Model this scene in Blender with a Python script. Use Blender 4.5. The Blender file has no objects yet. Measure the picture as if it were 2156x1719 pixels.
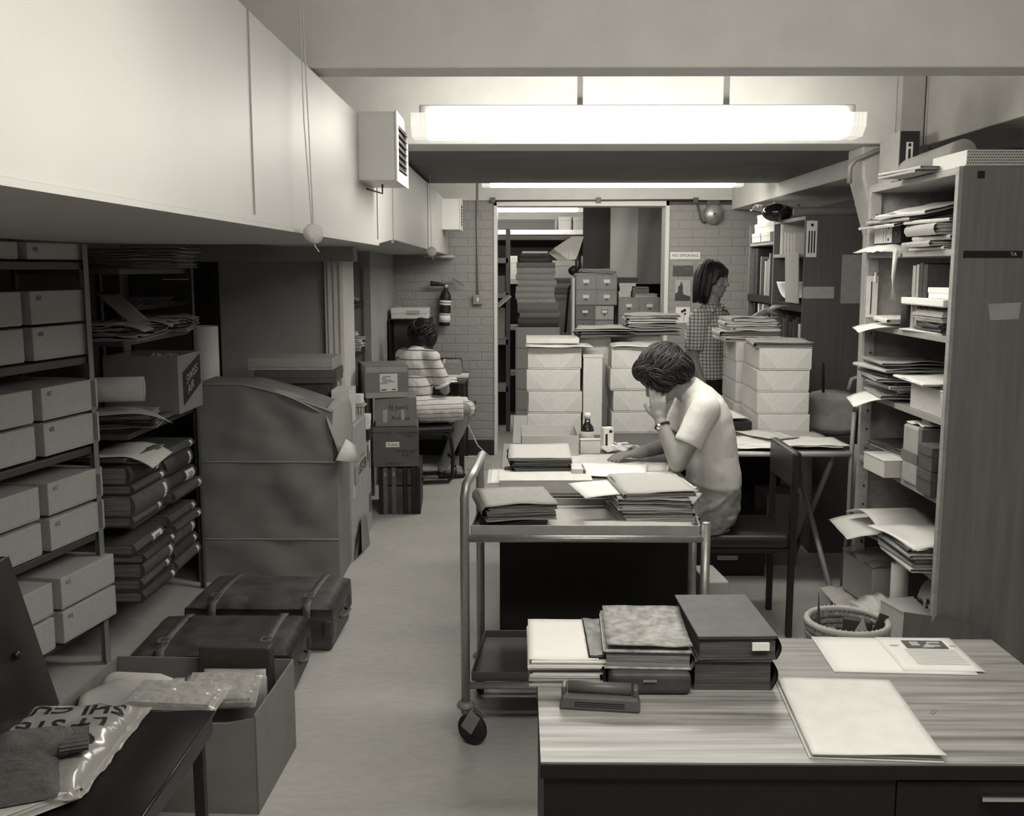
import bpy, bmesh, math, random
from mathutils import Vector, Matrix, noise
R = random.Random(7)
S = bpy.context.scene
COL = S.collection
PI = math.pi
# ---------------------------------------------------------------- camera, world, exposure
F, CX, CY, H = 2119.0, 1078.0, 859.5, 1.62
PITCH = math.atan((CY - 565) / F)
YAW = math.atan(17 / F)
cd = bpy.data.cameras.new('camera')
cam = bpy.data.objects.new('camera', cd)
COL.objects.link(cam)
cd.sensor_fit = 'HORIZONTAL'
cd.sensor_width = 36
cd.lens = F / 2156 * 36
cd.clip_start = .05
cam.location = (0, 0, H)
cam.rotation_euler = (PI / 2 - PITCH, 0, YAW)
S.camera = cam
w = bpy.data.worlds.new('world')
S.world = w
w.use_nodes = True
w.node_tree.nodes['Background'].inputs[0].default_value = (0.002, 0.002, 0.002, 1)
S.view_settings.view_transform = 'Standard'
S.view_settings.look = 'None'
S.view_settings.gamma = 1
S.view_settings.use_curve_mapping = False
S.view_settings.exposure = 1.85
LAMP = 6.6          # strength of the fluorescent diffusers
TINT = (1.0, .968, .868)
S.cycles.max_bounces = 6
S.cycles.sample_clamp_indirect = 6


def ray(px, py):
    a, b = (px - CX) / F, (CY - py) / F
    x, y, z = a, math.cos(PITCH) + b * math.sin(PITCH), -math.sin(PITCH) + b * math.cos(PITCH)
    c, s = math.cos(YAW), math.sin(YAW)
    return Vector((x * c - y * s, x * s + y * c, z))


def Zp(px, py, z):
    r = ray(px, py)
    return Vector((0, 0, H)) + r * ((z - H) / r.z)


def Yp(px, py, y):
    r = ray(px, py)
    return Vector((0, 0, H)) + r * (y / r.y)


def Xp(px, py, x):
    r = ray(px, py)
    return Vector((0, 0, H)) + r * (x / r.x)


# ---------------------------------------------------------------- materials
MATS = {}


def mat(name, v, rough=.7, metal=0, nz=0, sc=30, bump=0, bsc=None, stretch=(1, 1, 1), spec=.4, emit=0, alpha=1, trans=0, sheen=0, coord='Object'):
    if name in MATS:
        return MATS[name]
    m = bpy.data.materials.new(name)
    m.use_nodes = True
    n, l = m.node_tree.nodes, m.node_tree.links
    b = n['Principled BSDF']
    c = (v, v * .985, v * .955, 1)
    b.inputs['Base Color'].default_value = c
    b.inputs['Roughness'].default_value = rough
    b.inputs['Metallic'].default_value = metal
    b.inputs['Specular IOR Level'].default_value = spec
    if trans:
        b.inputs['Transmission Weight'].default_value = trans
        b.inputs['IOR'].default_value = 1.25
    if alpha < 1:
        b.inputs['Alpha'].default_value = alpha
    if sheen:
        b.inputs['Sheen Weight'].default_value = sheen
    if emit:
        b.inputs['Emission Color'].default_value = TINT + (1,)
        b.inputs['Emission Strength'].default_value = emit
    if nz or bump:
        tc = n.new('ShaderNodeTexCoord')
        mp = n.new('ShaderNodeMapping')
        mp.inputs['Scale'].default_value = stretch
        l.new(tc.outputs[coord], mp.inputs[0])
    if nz:
        t = n.new('ShaderNodeTexNoise')
        t.inputs['Scale'].default_value = sc
        t.inputs['Detail'].default_value = 5
        l.new(mp.outputs[0], t.inputs[0])
        r = n.new('ShaderNodeValToRGB')
        lo, hi = max(0, v * (1 - nz)), v * (1 + nz)
        r.color_ramp.elements[0].position = .3
        r.color_ramp.elements[1].position = .7
        r.color_ramp.elements[0].color = (lo, lo * .985, lo * .955, 1)
        r.color_ramp.elements[1].color = (hi, hi * .985, hi * .955, 1)
        l.new(t.outputs['Fac'], r.inputs[0])
        l.new(r.outputs[0], b.inputs['Base Color'])
    if bump:
        t2 = n.new('ShaderNodeTexNoise')
        t2.inputs['Scale'].default_value = bsc or sc
        t2.inputs['Detail'].default_value = 4
        l.new(mp.outputs[0], t2.inputs[0])
        bp = n.new('ShaderNodeBump')
        bp.inputs['Strength'].default_value = bump
        bp.inputs['Distance'].default_value = .01
        l.new(t2.outputs['Fac'], bp.inputs['Height'])
        l.new(bp.outputs[0], b.inputs['Normal'])
    MATS[name] = m
    return m


def mat_bricks():
    m = mat('painted_brick', .34, rough=.6)
    n, l = m.node_tree.nodes, m.node_tree.links
    b = n['Principled BSDF']
    tc = n.new('ShaderNodeTexCoord')
    mp = n.new('ShaderNodeMapping')
    mp.inputs['Rotation'].default_value = (PI / 2, 0, 0)
    l.new(tc.outputs['Object'], mp.inputs[0])
    t = n.new('ShaderNodeTexBrick')
    t.inputs['Scale'].default_value = 1
    t.inputs['Brick Width'].default_value = .225
    t.inputs['Row Height'].default_value = .075
    t.inputs['Mortar Size'].default_value = .006
    t.inputs['Mortar Smooth'].default_value = .7
    t.inputs['Color1'].default_value = (.29, .285, .275, 1)
    t.inputs['Color2'].default_value = (.282, .277, .268, 1)
    t.inputs['Mortar'].default_value = (.272, .267, .258, 1)
    l.new(mp.outputs[0], t.inputs[0])
    l.new(t.outputs['Color'], b.inputs['Base Color'])
    nz = n.new('ShaderNodeTexNoise')
    nz.inputs['Scale'].default_value = 40
    l.new(mp.outputs[0], nz.inputs[0])
    ad = n.new('ShaderNodeMath')
    ad.operation = 'MULTIPLY_ADD'
    ad.inputs[1].default_value = -1
    l.new(t.outputs['Fac'], ad.inputs[0])
    l.new(nz.outputs['Fac'], ad.inputs[2])
    bp = n.new('ShaderNodeBump')
    bp.inputs['Strength'].default_value = .55
    bp.inputs['Distance'].default_value = .008
    l.new(ad.outputs[0], bp.inputs['Height'])
    l.new(bp.outputs[0], b.inputs['Normal'])
    return m


def mat_floor():
    """worn lino: fine mottling and a few short dark scuffs"""
    m = mat('linoleum', .47, rough=.52, spec=.35)
    n, l = m.node_tree.nodes, m.node_tree.links
    b = n['Principled BSDF']
    tc = n.new('ShaderNodeTexCoord')
    cols = []
    for sc, st, lo, hi, p0, p1 in ((18, (1, 2.2, 1), .43, .50, .3, .7), (2.2, (1, 1.5, 1), .93, 1.05, .3, .7), (11, (.6, 2.5, 1), .4, 1.0, .215, .245)):
        mp = n.new('ShaderNodeMapping')
        mp.inputs['Scale'].default_value = st
        l.new(tc.outputs['Object'], mp.inputs[0])
        t = n.new('ShaderNodeTexNoise')
        t.inputs['Scale'].default_value = sc
        t.inputs['Detail'].default_value = 5 if sc != 9 else 1
        l.new(mp.outputs[0], t.inputs[0])
        r = n.new('ShaderNodeValToRGB')
        r.color_ramp.elements[0].position = p0
        r.color_ramp.elements[1].position = p1
        r.color_ramp.elements[0].color = (lo, lo * .985, lo * .955, 1) if hi < .6 else (lo, lo, lo, 1)
        r.color_ramp.elements[1].color = (hi, hi * .985, hi * .955, 1) if hi < .6 else (hi, hi, hi, 1)
        l.new(t.outputs['Fac'], r.inputs[0])
        cols.append(r.outputs[0])
    o = cols[0]
    for c in cols[1:]:
        x = n.new('ShaderNodeMix')
        x.data_type = 'RGBA'
        x.blend_type = 'MULTIPLY'
        x.inputs[0].default_value = 1
        l.new(o, x.inputs[6])
        l.new(c, x.inputs[7])
        o = x.outputs[2]
    l.new(o, b.inputs['Base Color'])
    return m


def mat_hair(name, lo, hi):
    """each strand (mesh island) has a tone of its own"""
    m = mat(name, lo, .5, spec=.3)
    n, l = m.node_tree.nodes, m.node_tree.links
    g = n.new('ShaderNodeNewGeometry')
    r = n.new('ShaderNodeValToRGB')
    r.color_ramp.elements[0].position = .35
    r.color_ramp.elements[0].color = (lo, lo, lo, 1)
    r.color_ramp.elements[1].color = (hi, hi, hi, 1)
    l.new(g.outputs['Random Per Island'], r.inputs[0])
    l.new(r.outputs[0], n['Principled BSDF'].inputs['Base Color'])
    return m


def mat_bands(name, v, dark, scale, axis=0, rough=.8, thin=.12, second=True, axes=(0, 1)):
    """cloth with thin dark lines: axes[0] and, when second, axes[1] (a check)"""
    m = mat(name, v, rough=rough, sheen=.2)
    n, l = m.node_tree.nodes, m.node_tree.links
    b = n['Principled BSDF']
    tc = n.new('ShaderNodeTexCoord')
    sp = n.new('ShaderNodeSeparateXYZ')
    l.new(tc.outputs['Object'], sp.inputs[0])
    outs = []
    for a in axes[:2 if second else 1]:
        mu = n.new('ShaderNodeMath')
        mu.operation = 'MULTIPLY'
        mu.inputs[1].default_value = scale
        l.new(sp.outputs[a], mu.inputs[0])
        fr = n.new('ShaderNodeMath')
        fr.operation = 'FRACT'
        l.new(mu.outputs[0], fr.inputs[0])
        lt = n.new('ShaderNodeMath')
        lt.operation = 'LESS_THAN'
        lt.inputs[1].default_value = thin
        l.new(fr.outputs[0], lt.inputs[0])
        outs.append(lt.outputs[0])
    if len(outs) == 2:
        mx = n.new('ShaderNodeMath')
        mx.operation = 'MAXIMUM'
        l.new(outs[0], mx.inputs[0])
        l.new(outs[1], mx.inputs[1])
        o = mx.outputs[0]
    else:
        o = outs[0]
    mi = n.new('ShaderNodeMix')
    mi.data_type = 'RGBA'
    mi.inputs[6].default_value = (v, v * .985, v * .955, 1)
    mi.inputs[7].default_value = (dark, dark * .985, dark * .955, 1)
    l.new(o, mi.inputs[0])
    l.new(mi.outputs[2], b.inputs['Base Color'])
    return m


def mat_grain(name, lo, hi, scale, stretch, rough=.4, spec=.5, bump=0, coat=0):
    m = mat(name, hi, rough=rough, spec=spec)
    n, l = m.node_tree.nodes, m.node_tree.links
    b = n['Principled BSDF']
    if coat:
        b.inputs['Coat Weight'].default_value = coat
        b.inputs['Coat Roughness'].default_value = .25
    tc = n.new('ShaderNodeTexCoord')
    mp = n.new('ShaderNodeMapping')
    mp.inputs['Scale'].default_value = stretch
    l.new(tc.outputs['Object'], mp.inputs[0])
    t = n.new('ShaderNodeTexNoise')
    t.inputs['Scale'].default_value = scale
    t.inputs['Detail'].default_value = 7
    t.inputs['Roughness'].default_value = .62
    t.inputs['Distortion'].default_value = .25
    l.new(mp.outputs[0], t.inputs[0])
    r = n.new('ShaderNodeValToRGB')
    r.color_ramp.elements[0].position = .34
    r.color_ramp.elements[1].position = .66
    r.color_ramp.elements[0].color = (lo, lo * .985, lo * .955, 1)
    r.color_ramp.elements[1].color = (hi, hi * .985, hi * .955, 1)
    l.new(t.outputs['Fac'], r.inputs[0])
    l.new(r.outputs[0], b.inputs['Base Color'])
    return m


plaster = mat('plaster', .62, .75, nz=.05, sc=6, bump=.15, bsc=60)
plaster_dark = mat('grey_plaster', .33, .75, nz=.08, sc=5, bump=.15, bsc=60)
soffit_m = mat('shaded_soffit', .16, .8, nz=.1, sc=4)  # same plaster as the beams; underside shade is put into this darker colour
concrete = mat('painted_concrete', .42, .7, nz=.12, sc=5, bump=.2, bsc=40)
floor_m = mat_floor()
brick = mat_bricks()
duct_m = mat('duct_sheet_metal', .47, .52, .10, nz=.03, sc=3, bump=.08, bsc=3, spec=.22)
white_paint = mat('white_enamel', .66, .4)
skirt_m = mat('black_skirting', .02, .5)
steel = mat('tube_steel', .40, .42, .75, nz=.12, sc=60)
punch_m = mat('grey_enamel', .085, .42, nz=.08, sc=60)
chrome = mat('chrome', .75, .18, 1)
dark_steel = mat('dark_grey_steel', .10, .45, .4)
grey_steel = mat('grey_steel', .26, .5, .2)
black_m = mat('black_paint', .012, .5)
black_panel = mat('black_laminate', .014, .55, spec=.25)
rubber = mat('black_rubber', .015, .6)
leather = mat('black_vinyl', .014, .36, bump=.05, bsc=140, spec=.5)
old_leather = mat('old_leather', .055, .5, nz=.5, sc=9, bump=.5, bsc=25)
old_leather2 = mat('brown_leather', .075, .5, nz=.45, sc=12, bump=.4, bsc=30)
strap_m = mat('leather_strap', .12, .55, nz=.3, sc=40)
paper = mat('white_paper', .78, .85)
paper2 = mat('cream_paper', .62, .85, nz=.06, sc=20)
paper3 = mat('grey_paper', .40, .85, nz=.08, sc=20)
pages_m = mat_grain('page_edges', .28, .74, 6, (1, 1, 90), rough=.9, spec=.1)
pages_d = mat_grain('old_page_edges', .07, .34, 6, (1, 1, 90), rough=.9, spec=.1)
buff = mat('buff_card', .47, .8, nz=.06, sc=60)
buff2 = mat('grey_card', .32, .8, nz=.08, sc=40)
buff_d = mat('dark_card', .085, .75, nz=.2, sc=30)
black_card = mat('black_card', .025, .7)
boxboard = mat('grey_boxboard', .60, .8, nz=.05, sc=50)
boxboard_f = mat('grey_boxboard_fold', .54, .8, nz=.05, sc=50)
boxL = mat('drab_boxboard', .43, .8, nz=.05, sc=50)
carton = mat('brown_carton', .21, .8, nz=.07, sc=14)
carton_l = mat('pale_carton', .36, .8, nz=.08, sc=14)
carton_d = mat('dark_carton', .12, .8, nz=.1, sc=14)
kraft = mat('kraft_paper', .19, .62, nz=.1, sc=7, bump=.25, bsc=6)
kraft_l = mat('kraft_paper_inside', .30, .62, nz=.1, sc=7, bump=.25, bsc=6)
cloth_bind = mat('book_cloth', .17, .7, nz=.15, sc=60)
cloth_bind_l = mat('pale_book_cloth', .31, .7, nz=.15, sc=60)
cloth_dark = mat('dark_book_cloth', .05, .6, nz=.2, sc=40)
marbled = mat('marbled_board', .30, .7, nz=.45, sc=46)
desk_top = mat_grain('teak_laminate', .11, .36, 4, (.35, 9, 1), rough=.36, spec=.5)
desk_far = mat('dark_desk_laminate', .10, .4)
ply = mat_grain('plywood', .155, .21, 5, (6, 6, .35), rough=.55, spec=.3)
ply_dark = mat_grain('dark_plywood', .085, .11, 5, (6, 6, .35), rough=.6, spec=.3)
ply_l = mat_grain('pale_shelf_board', .27, .36, 5, (6, .5, 6), rough=.55, spec=.3)
film = mat('clear_polythene', .9, .06, spec=1.0, alpha=.30)
film2 = mat('milky_polythene', .75, .22, spec=.8, alpha=.62)
ink = mat('black_ink', .015, .7)
ink_g = mat('grey_ink', .12, .7)
label_m = mat('white_label', .74, .7)
skin_m = mat('skin', .24, .5, nz=.05, sc=30)
skin_d = mat('tanned_skin', .22, .5, nz=.05, sc=30)
hair_m = mat_hair('brown_hair', .006, .06)
hair2_m = mat_hair('dark_hair', .006, .024)
canvas_m = mat('pale_canvas', .48, .8, nz=.12, sc=20, bump=.3, bsc=14)
pages_k = mat_grain('dark_page_edges', .03, .13, 6, (1, 1, 110), rough=.9, spec=.1)
boxboard_d = mat('drab_open_boxboard', .46, .8, nz=.05, sc=50)
tshirt = mat('white_jersey', .66, .85, bump=.35, bsc=16)
jeans = mat('faded_trousers', .26, .85, nz=.16, sc=14, bump=.7, bsc=16)
black_cloth = mat('black_cloth', .012, .85)
wool = mat('grey_wool', .12, .95, nz=.2, sc=60, bump=.4, bsc=120)
wicker = mat('woven_straw', .26, .8, nz=.4, sc=60)
glass_d = mat('brown_glass', .015, .12, spec=.8)
tape_m = mat('parcel_tape', .15, .35)
diff_m = mat('lit_diffuser', .8, .4, emit=LAMP)
string_m = mat('string', .6, .9, bump=.5, bsc=200)


# ---------------------------------------------------------------- mesh builder
class MB:
    def __init__(s):
        s.v, s.f, s.sm, s.mi = [], [], [], []

    def add(s, vs, fs, smooth=False, mi=0, M=None):
        o = len(s.v)
        s.v += [tuple(M @ Vector(p)) for p in vs] if M is not None else [tuple(p) for p in vs]
        for f in fs:
            s.f.append(tuple(i + o for i in f))
            s.sm.append(smooth)
            s.mi.append(mi)
        return s

    def box(s, x0, x1, y0, y1, z0, z1, mi=0, M=None):
        vs = [(x0, y0, z0), (x1, y0, z0), (x1, y1, z0), (x0, y1, z0), (x0, y0, z1), (x1, y0, z1), (x1, y1, z1), (x0, y1, z1)]
        return s.add(vs, [(0, 3, 2, 1), (4, 5, 6, 7), (0, 1, 5, 4), (1, 2, 6, 5), (2, 3, 7, 6), (3, 0, 4, 7)], False, mi, M)

    def bc(s, c, d, mi=0, M=None):
        return s.box(c[0] - d[0] / 2, c[0] + d[0] / 2, c[1] - d[1] / 2, c[1] + d[1] / 2, c[2] - d[2] / 2, c[2] + d[2] / 2, mi, M)

    def prism(s, poly, z0, z1, mi=0, M=None, smooth=False):
        n = len(poly)
        vs = [(p[0], p[1], z0) for p in poly] + [(p[0], p[1], z1) for p in poly]
        fs = [tuple(range(n - 1, -1, -1)), tuple(range(n, 2 * n))]
        s.add(vs, fs, False, mi, M)
        o = len(s.v) - 2 * n
        for i in range(n):
            j = (i + 1) % n
            s.f.append((o + i, o + j, o + n + j, o + n + i))
            s.sm.append(smooth)
            s.mi.append(mi)
        return s

    def tube(s, pts, r, n=10, mi=0, caps=True, M=None):
        pts = [Vector(p) for p in pts]
        rs = r if isinstance(r, (list, tuple)) else [r] * len(pts)
        t0 = (pts[1] - pts[0]).normalized()
        u = t0.orthogonal().normalized()
        vs = []
        for i, p in enumerate(pts):
            if i == 0:
                t = t0
            elif i == len(pts) - 1:
                t = (pts[i] - pts[i - 1]).normalized()
            else:
                t = ((pts[i + 1] - p).normalized() + (p - pts[i - 1]).normalized())
                t = t.normalized() if t.length > 1e-6 else t0
            u = (u - t * u.dot(t))
            u = u.normalized() if u.length > 1e-6 else t.orthogonal().normalized()
            w_ = t.cross(u)
            for k in range(n):
                a = 2 * PI * k / n
                vs.append(p + (u * math.cos(a) + w_ * math.sin(a)) * rs[i])
        fs = []
        for i in range(len(pts) - 1):
            for k in range(n):
                k2 = (k + 1) % n
                fs.append((i * n + k, i * n + k2, (i + 1) * n + k2, (i + 1) * n + k))
        s.add(vs, fs, True, mi, M)
        if caps:
            o = len(s.v) - len(vs)
            s.f += [tuple(o + k for k in range(n - 1, -1, -1)), tuple(o + (len(pts) - 1) * n + k for k in range(n))]
            s.sm += [False, False]
            s.mi += [mi, mi]
        return s

    def lathe(s, prof, n=24, c=(0, 0, 0), mi=0, M=None, sx=1, sy=1):
        vs = []
        for r, z in prof:
            for k in range(n):
                a = 2 * PI * k / n
                vs.append((c[0] + r * math.cos(a) * sx, c[1] + r * math.sin(a) * sy, c[2] + z))
        fs = []
        for i in range(len(prof) - 1):
            for k in range(n):
                k2 = (k + 1) % n
                fs.append((i * n + k, i * n + k2, (i + 1) * n + k2, (i + 1) * n + k))
        fs += [tuple(range(n - 1, -1, -1)), tuple((len(prof) - 1) * n + k for k in range(n))]
        return s.add(vs, fs, True, mi, M)

    def ell(s, c, r, nu=20, nv=12, M=None, mi=0, rot=None):
        vs, fs = [], []
        Rm = rot.to_matrix() if rot is not None else None
        c = Vector(c)
        for i in range(nv + 1):
            th = PI * i / nv
            for k in range(nu):
                a = 2 * PI * k / nu
                p = Vector((r[0] * math.sin(th) * math.cos(a), r[1] * math.sin(th) * math.sin(a), r[2] * math.cos(th)))
                if Rm:
                    p = Rm @ p
                vs.append(c + p)
        for i in range(nv):
            for k in range(nu):
                k2 = (k + 1) % nu
                fs.append((i * nu + k, (i + 1) * nu + k, (i + 1) * nu + k2, i * nu + k2))
        return s.add(vs, fs, True, mi, M)

    def cap(s, p0, p1, r0, r1=None, n=14, M=None, mi=0):
        """rounded, tapered limb piece"""
        r1 = r0 if r1 is None else r1
        p0, p1 = Vector(p0), Vector(p1)
        d = (p1 - p0)
        t = d.normalized() if d.length > 1e-6 else Vector((0, 0, 1))
        pts, rs = [], []
        for a in (-1.45, -1.1, -.7, -.3):
            pts.append(p0 + t * r0 * math.sin(a))
            rs.append(r0 * math.cos(a))
        for k in range(5):
            pts.append(p0.lerp(p1, k / 4))
            rs.append(r0 + (r1 - r0) * k / 4)
        for a in (.3, .7, 1.1, 1.45):
            pts.append(p1 + t * r1 * math.sin(a))
            rs.append(r1 * math.cos(a))
        return s.tube(pts, rs, n, mi, True, M)

    def sheet(s, w, d, fn, t=.0012, nu=10, nv=8, mi=0, M=None):
        """thin sheet, centred, bent by fn(x, y) -> z"""
        vs, fs = [], []
        for k in (1, 0):
            for i in range(nv + 1):
                for j in range(nu + 1):
                    x, y = w * (j / nu - .5), d * (i / nv - .5)
                    vs.append((x, y, fn(x, y) + k * t))
        W, N = nu + 1, (nu + 1) * (nv + 1)
        for i in range(nv):
            for j in range(nu):
                a = i * W + j
                fs.append((a, a + 1, a + W + 1, a + W))
                fs.append((N + a, N + a + W, N + a + W + 1, N + a + 1))
        s.add(vs, fs, True, mi, M)
        o = len(s.v) - 2 * N
        ring = [j for j in range(W)] + [i * W + nu for i in range(1, nv + 1)] + [nv * W + j for j in range(nu - 1, -1, -1)] + [i * W for i in range(nv - 1, 0, -1)]
        for k in range(len(ring)):
            a, b = ring[k], ring[(k + 1) % len(ring)]
            s.f.append((o + a, o + N + a, o + N + b, o + b))
            s.sm.append(False)
            s.mi.append(mi)
        return s


def loft(rings, n=30, cap=True):
    """closed skin through elliptical rings: (centre, u vector, v vector)"""
    mb = MB()
    vs, fs = [], []
    for c, u, v in rings:
        for k in range(n):
            a = 2 * PI * k / n
            vs.append(Vector(c) + Vector(u) * math.cos(a) + Vector(v) * math.sin(a))
    for i in range(len(rings) - 1):
        for k in range(n):
            k2 = (k + 1) % n
            fs.append((i * n + k, i * n + k2, (i + 1) * n + k2, (i + 1) * n + k))
    fs += [tuple(range(n - 1, -1, -1)), tuple((len(rings) - 1) * n + k for k in range(n))]
    return mb.add(vs, fs, True)


def T(x=0, y=0, z=0, rz=0, rx=0, ry=0):
    return Matrix.Translation((x, y, z)) @ Matrix.Rotation(rz, 4, 'Z') @ Matrix.Rotation(ry, 4, 'Y') @ Matrix.Rotation(rx, 4, 'X')


def ob(name, mb, m, parent=None, bevel=0, label=None, M=None, seg=2):
    me = bpy.data.meshes.new(name)
    me.from_pydata(mb.v, [], mb.f)
    for q, sm, mi in zip(me.polygons, mb.sm, mb.mi):
        q.use_smooth = sm
        q.material_index = mi
    for x in (m if isinstance(m, (list, tuple)) else [m]):
        me.materials.append(x)
    o = bpy.data.objects.new(name, me)
    COL.objects.link(o)
    if parent is not None:
        o.parent = parent
    if M is not None:
        o.matrix_local = M
    if bevel:
        b = o.modifiers.new('bevel', 'BEVEL')
        b.width = bevel
        b.segments = seg
        b.limit_method = 'ANGLE'
        b.angle_limit = .6
    if label:
        o['label'] = label
    return o


def tag(o, label, cat, group=None, kind=None):
    o['label'] = label
    o['category'] = cat
    if group:
        o['group'] = group
    if kind:
        o['kind'] = kind
    return o


def thing(name, label, cat, loc=(0, 0, 0), rz=0, group=None):
    o = bpy.data.objects.new(name, None)
    o.empty_display_size = .05
    COL.objects.link(o)
    o.location = loc
    o.rotation_euler = (0, 0, rz)
    return tag(o, label, cat, group)


def solo(name, mb, m, label, cat, loc=(0, 0, 0), rz=0, group=None, bevel=0, kind=None):
    o = ob(name, mb, m, None, bevel)
    o.location = loc
    o.rotation_euler = (0, 0, rz)
    return tag(o, label, cat, group, kind)


def struct(name, mb, m, bevel=0):
    o = ob(name, mb, m, None, bevel)
    o['kind'] = 'structure'
    return o


def dup(root, loc, rz=None, label=None, group=None):
    r = root.copy()
    COL.objects.link(r)
    r.location = loc
    if rz is not None:
        r.rotation_euler = (0, 0, rz)
    if label:
        r['label'] = label
    if group:
        r['group'] = group
    for ch in list(root.children):
        c = ch.copy()
        COL.objects.link(c)
        c.parent = r
        for g in ch.children:
            d = g.copy()
            COL.objects.link(d)
            d.parent = c
    return r


def text(body, size, m, parent, M, name='lettering', align='CENTER', ext=.0004, sx=1, shear=0, bold=0):
    """writing as thin raised letters, in the XY plane of M"""
    cu = bpy.data.curves.new(name, 'FONT')
    cu.body = body
    cu.size = size
    cu.align_x = align
    cu.align_y = 'CENTER'
    cu.extrude = ext
    cu.shear = shear
    cu.offset = bold * size
    cu.resolution_u = 3
    o = bpy.data.objects.new(name, cu)
    COL.objects.link(o)
    dg = bpy.context.evaluated_depsgraph_get()
    me = bpy.data.meshes.new_from_object(o.evaluated_get(dg))
    bpy.data.objects.remove(o)
    bpy.data.curves.remove(cu)
    me.materials.clear()
    me.materials.append(m)
    q = bpy.data.objects.new(name, me)
    COL.objects.link(q)
    q.parent = parent
    me.transform(M @ Matrix.Diagonal((sx, 1, 1, 1)))
    return q


FRONT = Matrix.Rotation(PI / 2, 4, 'X')                                    # letters upright, facing -Y
RIGHT = Matrix.Rotation(PI / 2, 4, 'Z') @ Matrix.Rotation(PI / 2, 4, 'X')   # upright, facing +X
LEFT = Matrix.Rotation(-PI / 2, 4, 'Z') @ Matrix.Rotation(PI / 2, 4, 'X')   # upright, facing -X


def at(M, x, y, z):
    return Matrix.Translation((x, y, z)) @ M


ORD = ['topmost', 'second from top', 'third from top', 'fourth from top', 'fifth from top', 'sixth from top', 'seventh from top', 'eighth from top', 'ninth from top', 'tenth from top', 'eleventh from top']


def layered(mb, w, d, t, n, jit, rnd, z0=0, droop=0):
    """a ragged block of papers: n slabs of slightly different outline"""
    h = t / n
    for k in range(n):
        a, b = rnd.uniform(-jit, jit), rnd.uniform(-jit, jit)
        mb.box(-w / 2 + a, w / 2 + a + rnd.uniform(-jit, jit) * .5, -d / 2 + b, d / 2 + b + rnd.uniform(-jit, jit) * .5, z0 + k * h, z0 + k * h + h * (.97 if k % 3 != 1 else .6), 0, T(rz=rnd.uniform(-1, 1) * jit * 1.5))


def folder(label, w, d, t, loc, rz=0, cover=None, inner=None, cat='folder', group=None, spine='L', rnd=R, name='document_folder', bend=.004, tilt=0):
    """card folder: bent top and bottom boards, a spine, and ragged papers between"""
    th = thing(name, label, cat, loc, rz, group)
    if tilt:
        th.rotation_euler = (0, tilt, rz)
    cover = cover or buff
    inner = inner or pages_m
    sd = rnd.random() * 9
    c = MB()
    ct = min(.0022, t * .2)
    f = lambda x, y: bend * (1.5 * noise.noise((x * 8 + sd, y * 8, sd)) + .5 * abs(y / d) * 2 - .4)
    c.sheet(w * rnd.uniform(.97, 1.02), d, lambda x, y: max(0, .6 * f(x, y)), ct)
    c.sheet(w, d, lambda x, y: t - ct * 1.2 + max(-.0012, f(x, y)), ct)
    s = -1 if spine == 'L' else 1
    pts = [(s * w / 2, t - ct), (s * (w / 2 + t * .22), t * .72), (s * (w / 2 + t * .25), t * .4), (s * w / 2, 0)]
    vs = [(p[0], yy, p[1]) for p in pts for yy in (-d / 2, d / 2)]
    c.add(vs, [(2 * i, 2 * i + 1, 2 * i + 3, 2 * i + 2) for i in range(3)], True)
    ob('cover', c, cover, th)
    if t > .004:
        p = MB()
        n = max(2, min(9, int(t / .005)))
        layered(p, w * .94, d * .96, t - 2.4 * ct - .0015, n, w * .03, rnd, ct * 1.1)
        ob('papers', p, inner, th)
    return th


def book(label, w, d, t, loc, rz=0, cover=None, inner=None, spine='L', cat='book', group=None, name='bound_volume', round_=.35):
    """hardback: two boards, rounded spine, page block"""
    th = thing(name, label, cat, loc, rz, group)
    s = {'L': 0, 'F': PI / 2, 'R': PI, 'B': -PI / 2}[spine]
    if spine in 'FB':
        w, d = d, w
    M = T(rz=s)
    b = min(.004, t * .12)
    c = MB()
    c.box(-w / 2, w / 2, -d / 2, d / 2, 0, b, 0, M).box(-w / 2, w / 2, -d / 2, d / 2, t - b, t, 0, M)
    prof = [(-w / 2 - t * round_ * math.sin(PI * k / 8) * .6, t * (k / 8)) for k in range(9)]
    vs = [(p[0], yy, p[1]) for p in prof for yy in (-d / 2, d / 2)]
    c.add(vs, [(2 * i, 2 * i + 2, 2 * i + 3, 2 * i + 1) for i in range(8)], True, 0, M)
    vs2 = [(min(p[0] + b, -w / 2 + b), yy, p[1]) for p in prof for yy in (-d / 2, d / 2)]
    c.add(vs2, [(2 * i, 2 * i + 1, 2 * i + 3, 2 * i + 2) for i in range(8)], True, 0, M)
    ob('cover', c, cover or cloth_bind, th, .0012)
    p = MB().box(-w / 2 + .002, w / 2 - w * .025, -d / 2 + d * .02, d / 2 - d * .02, b, t - b, 0, M)
    ob('pages', p, inner or pages_m, th)
    return th


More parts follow.
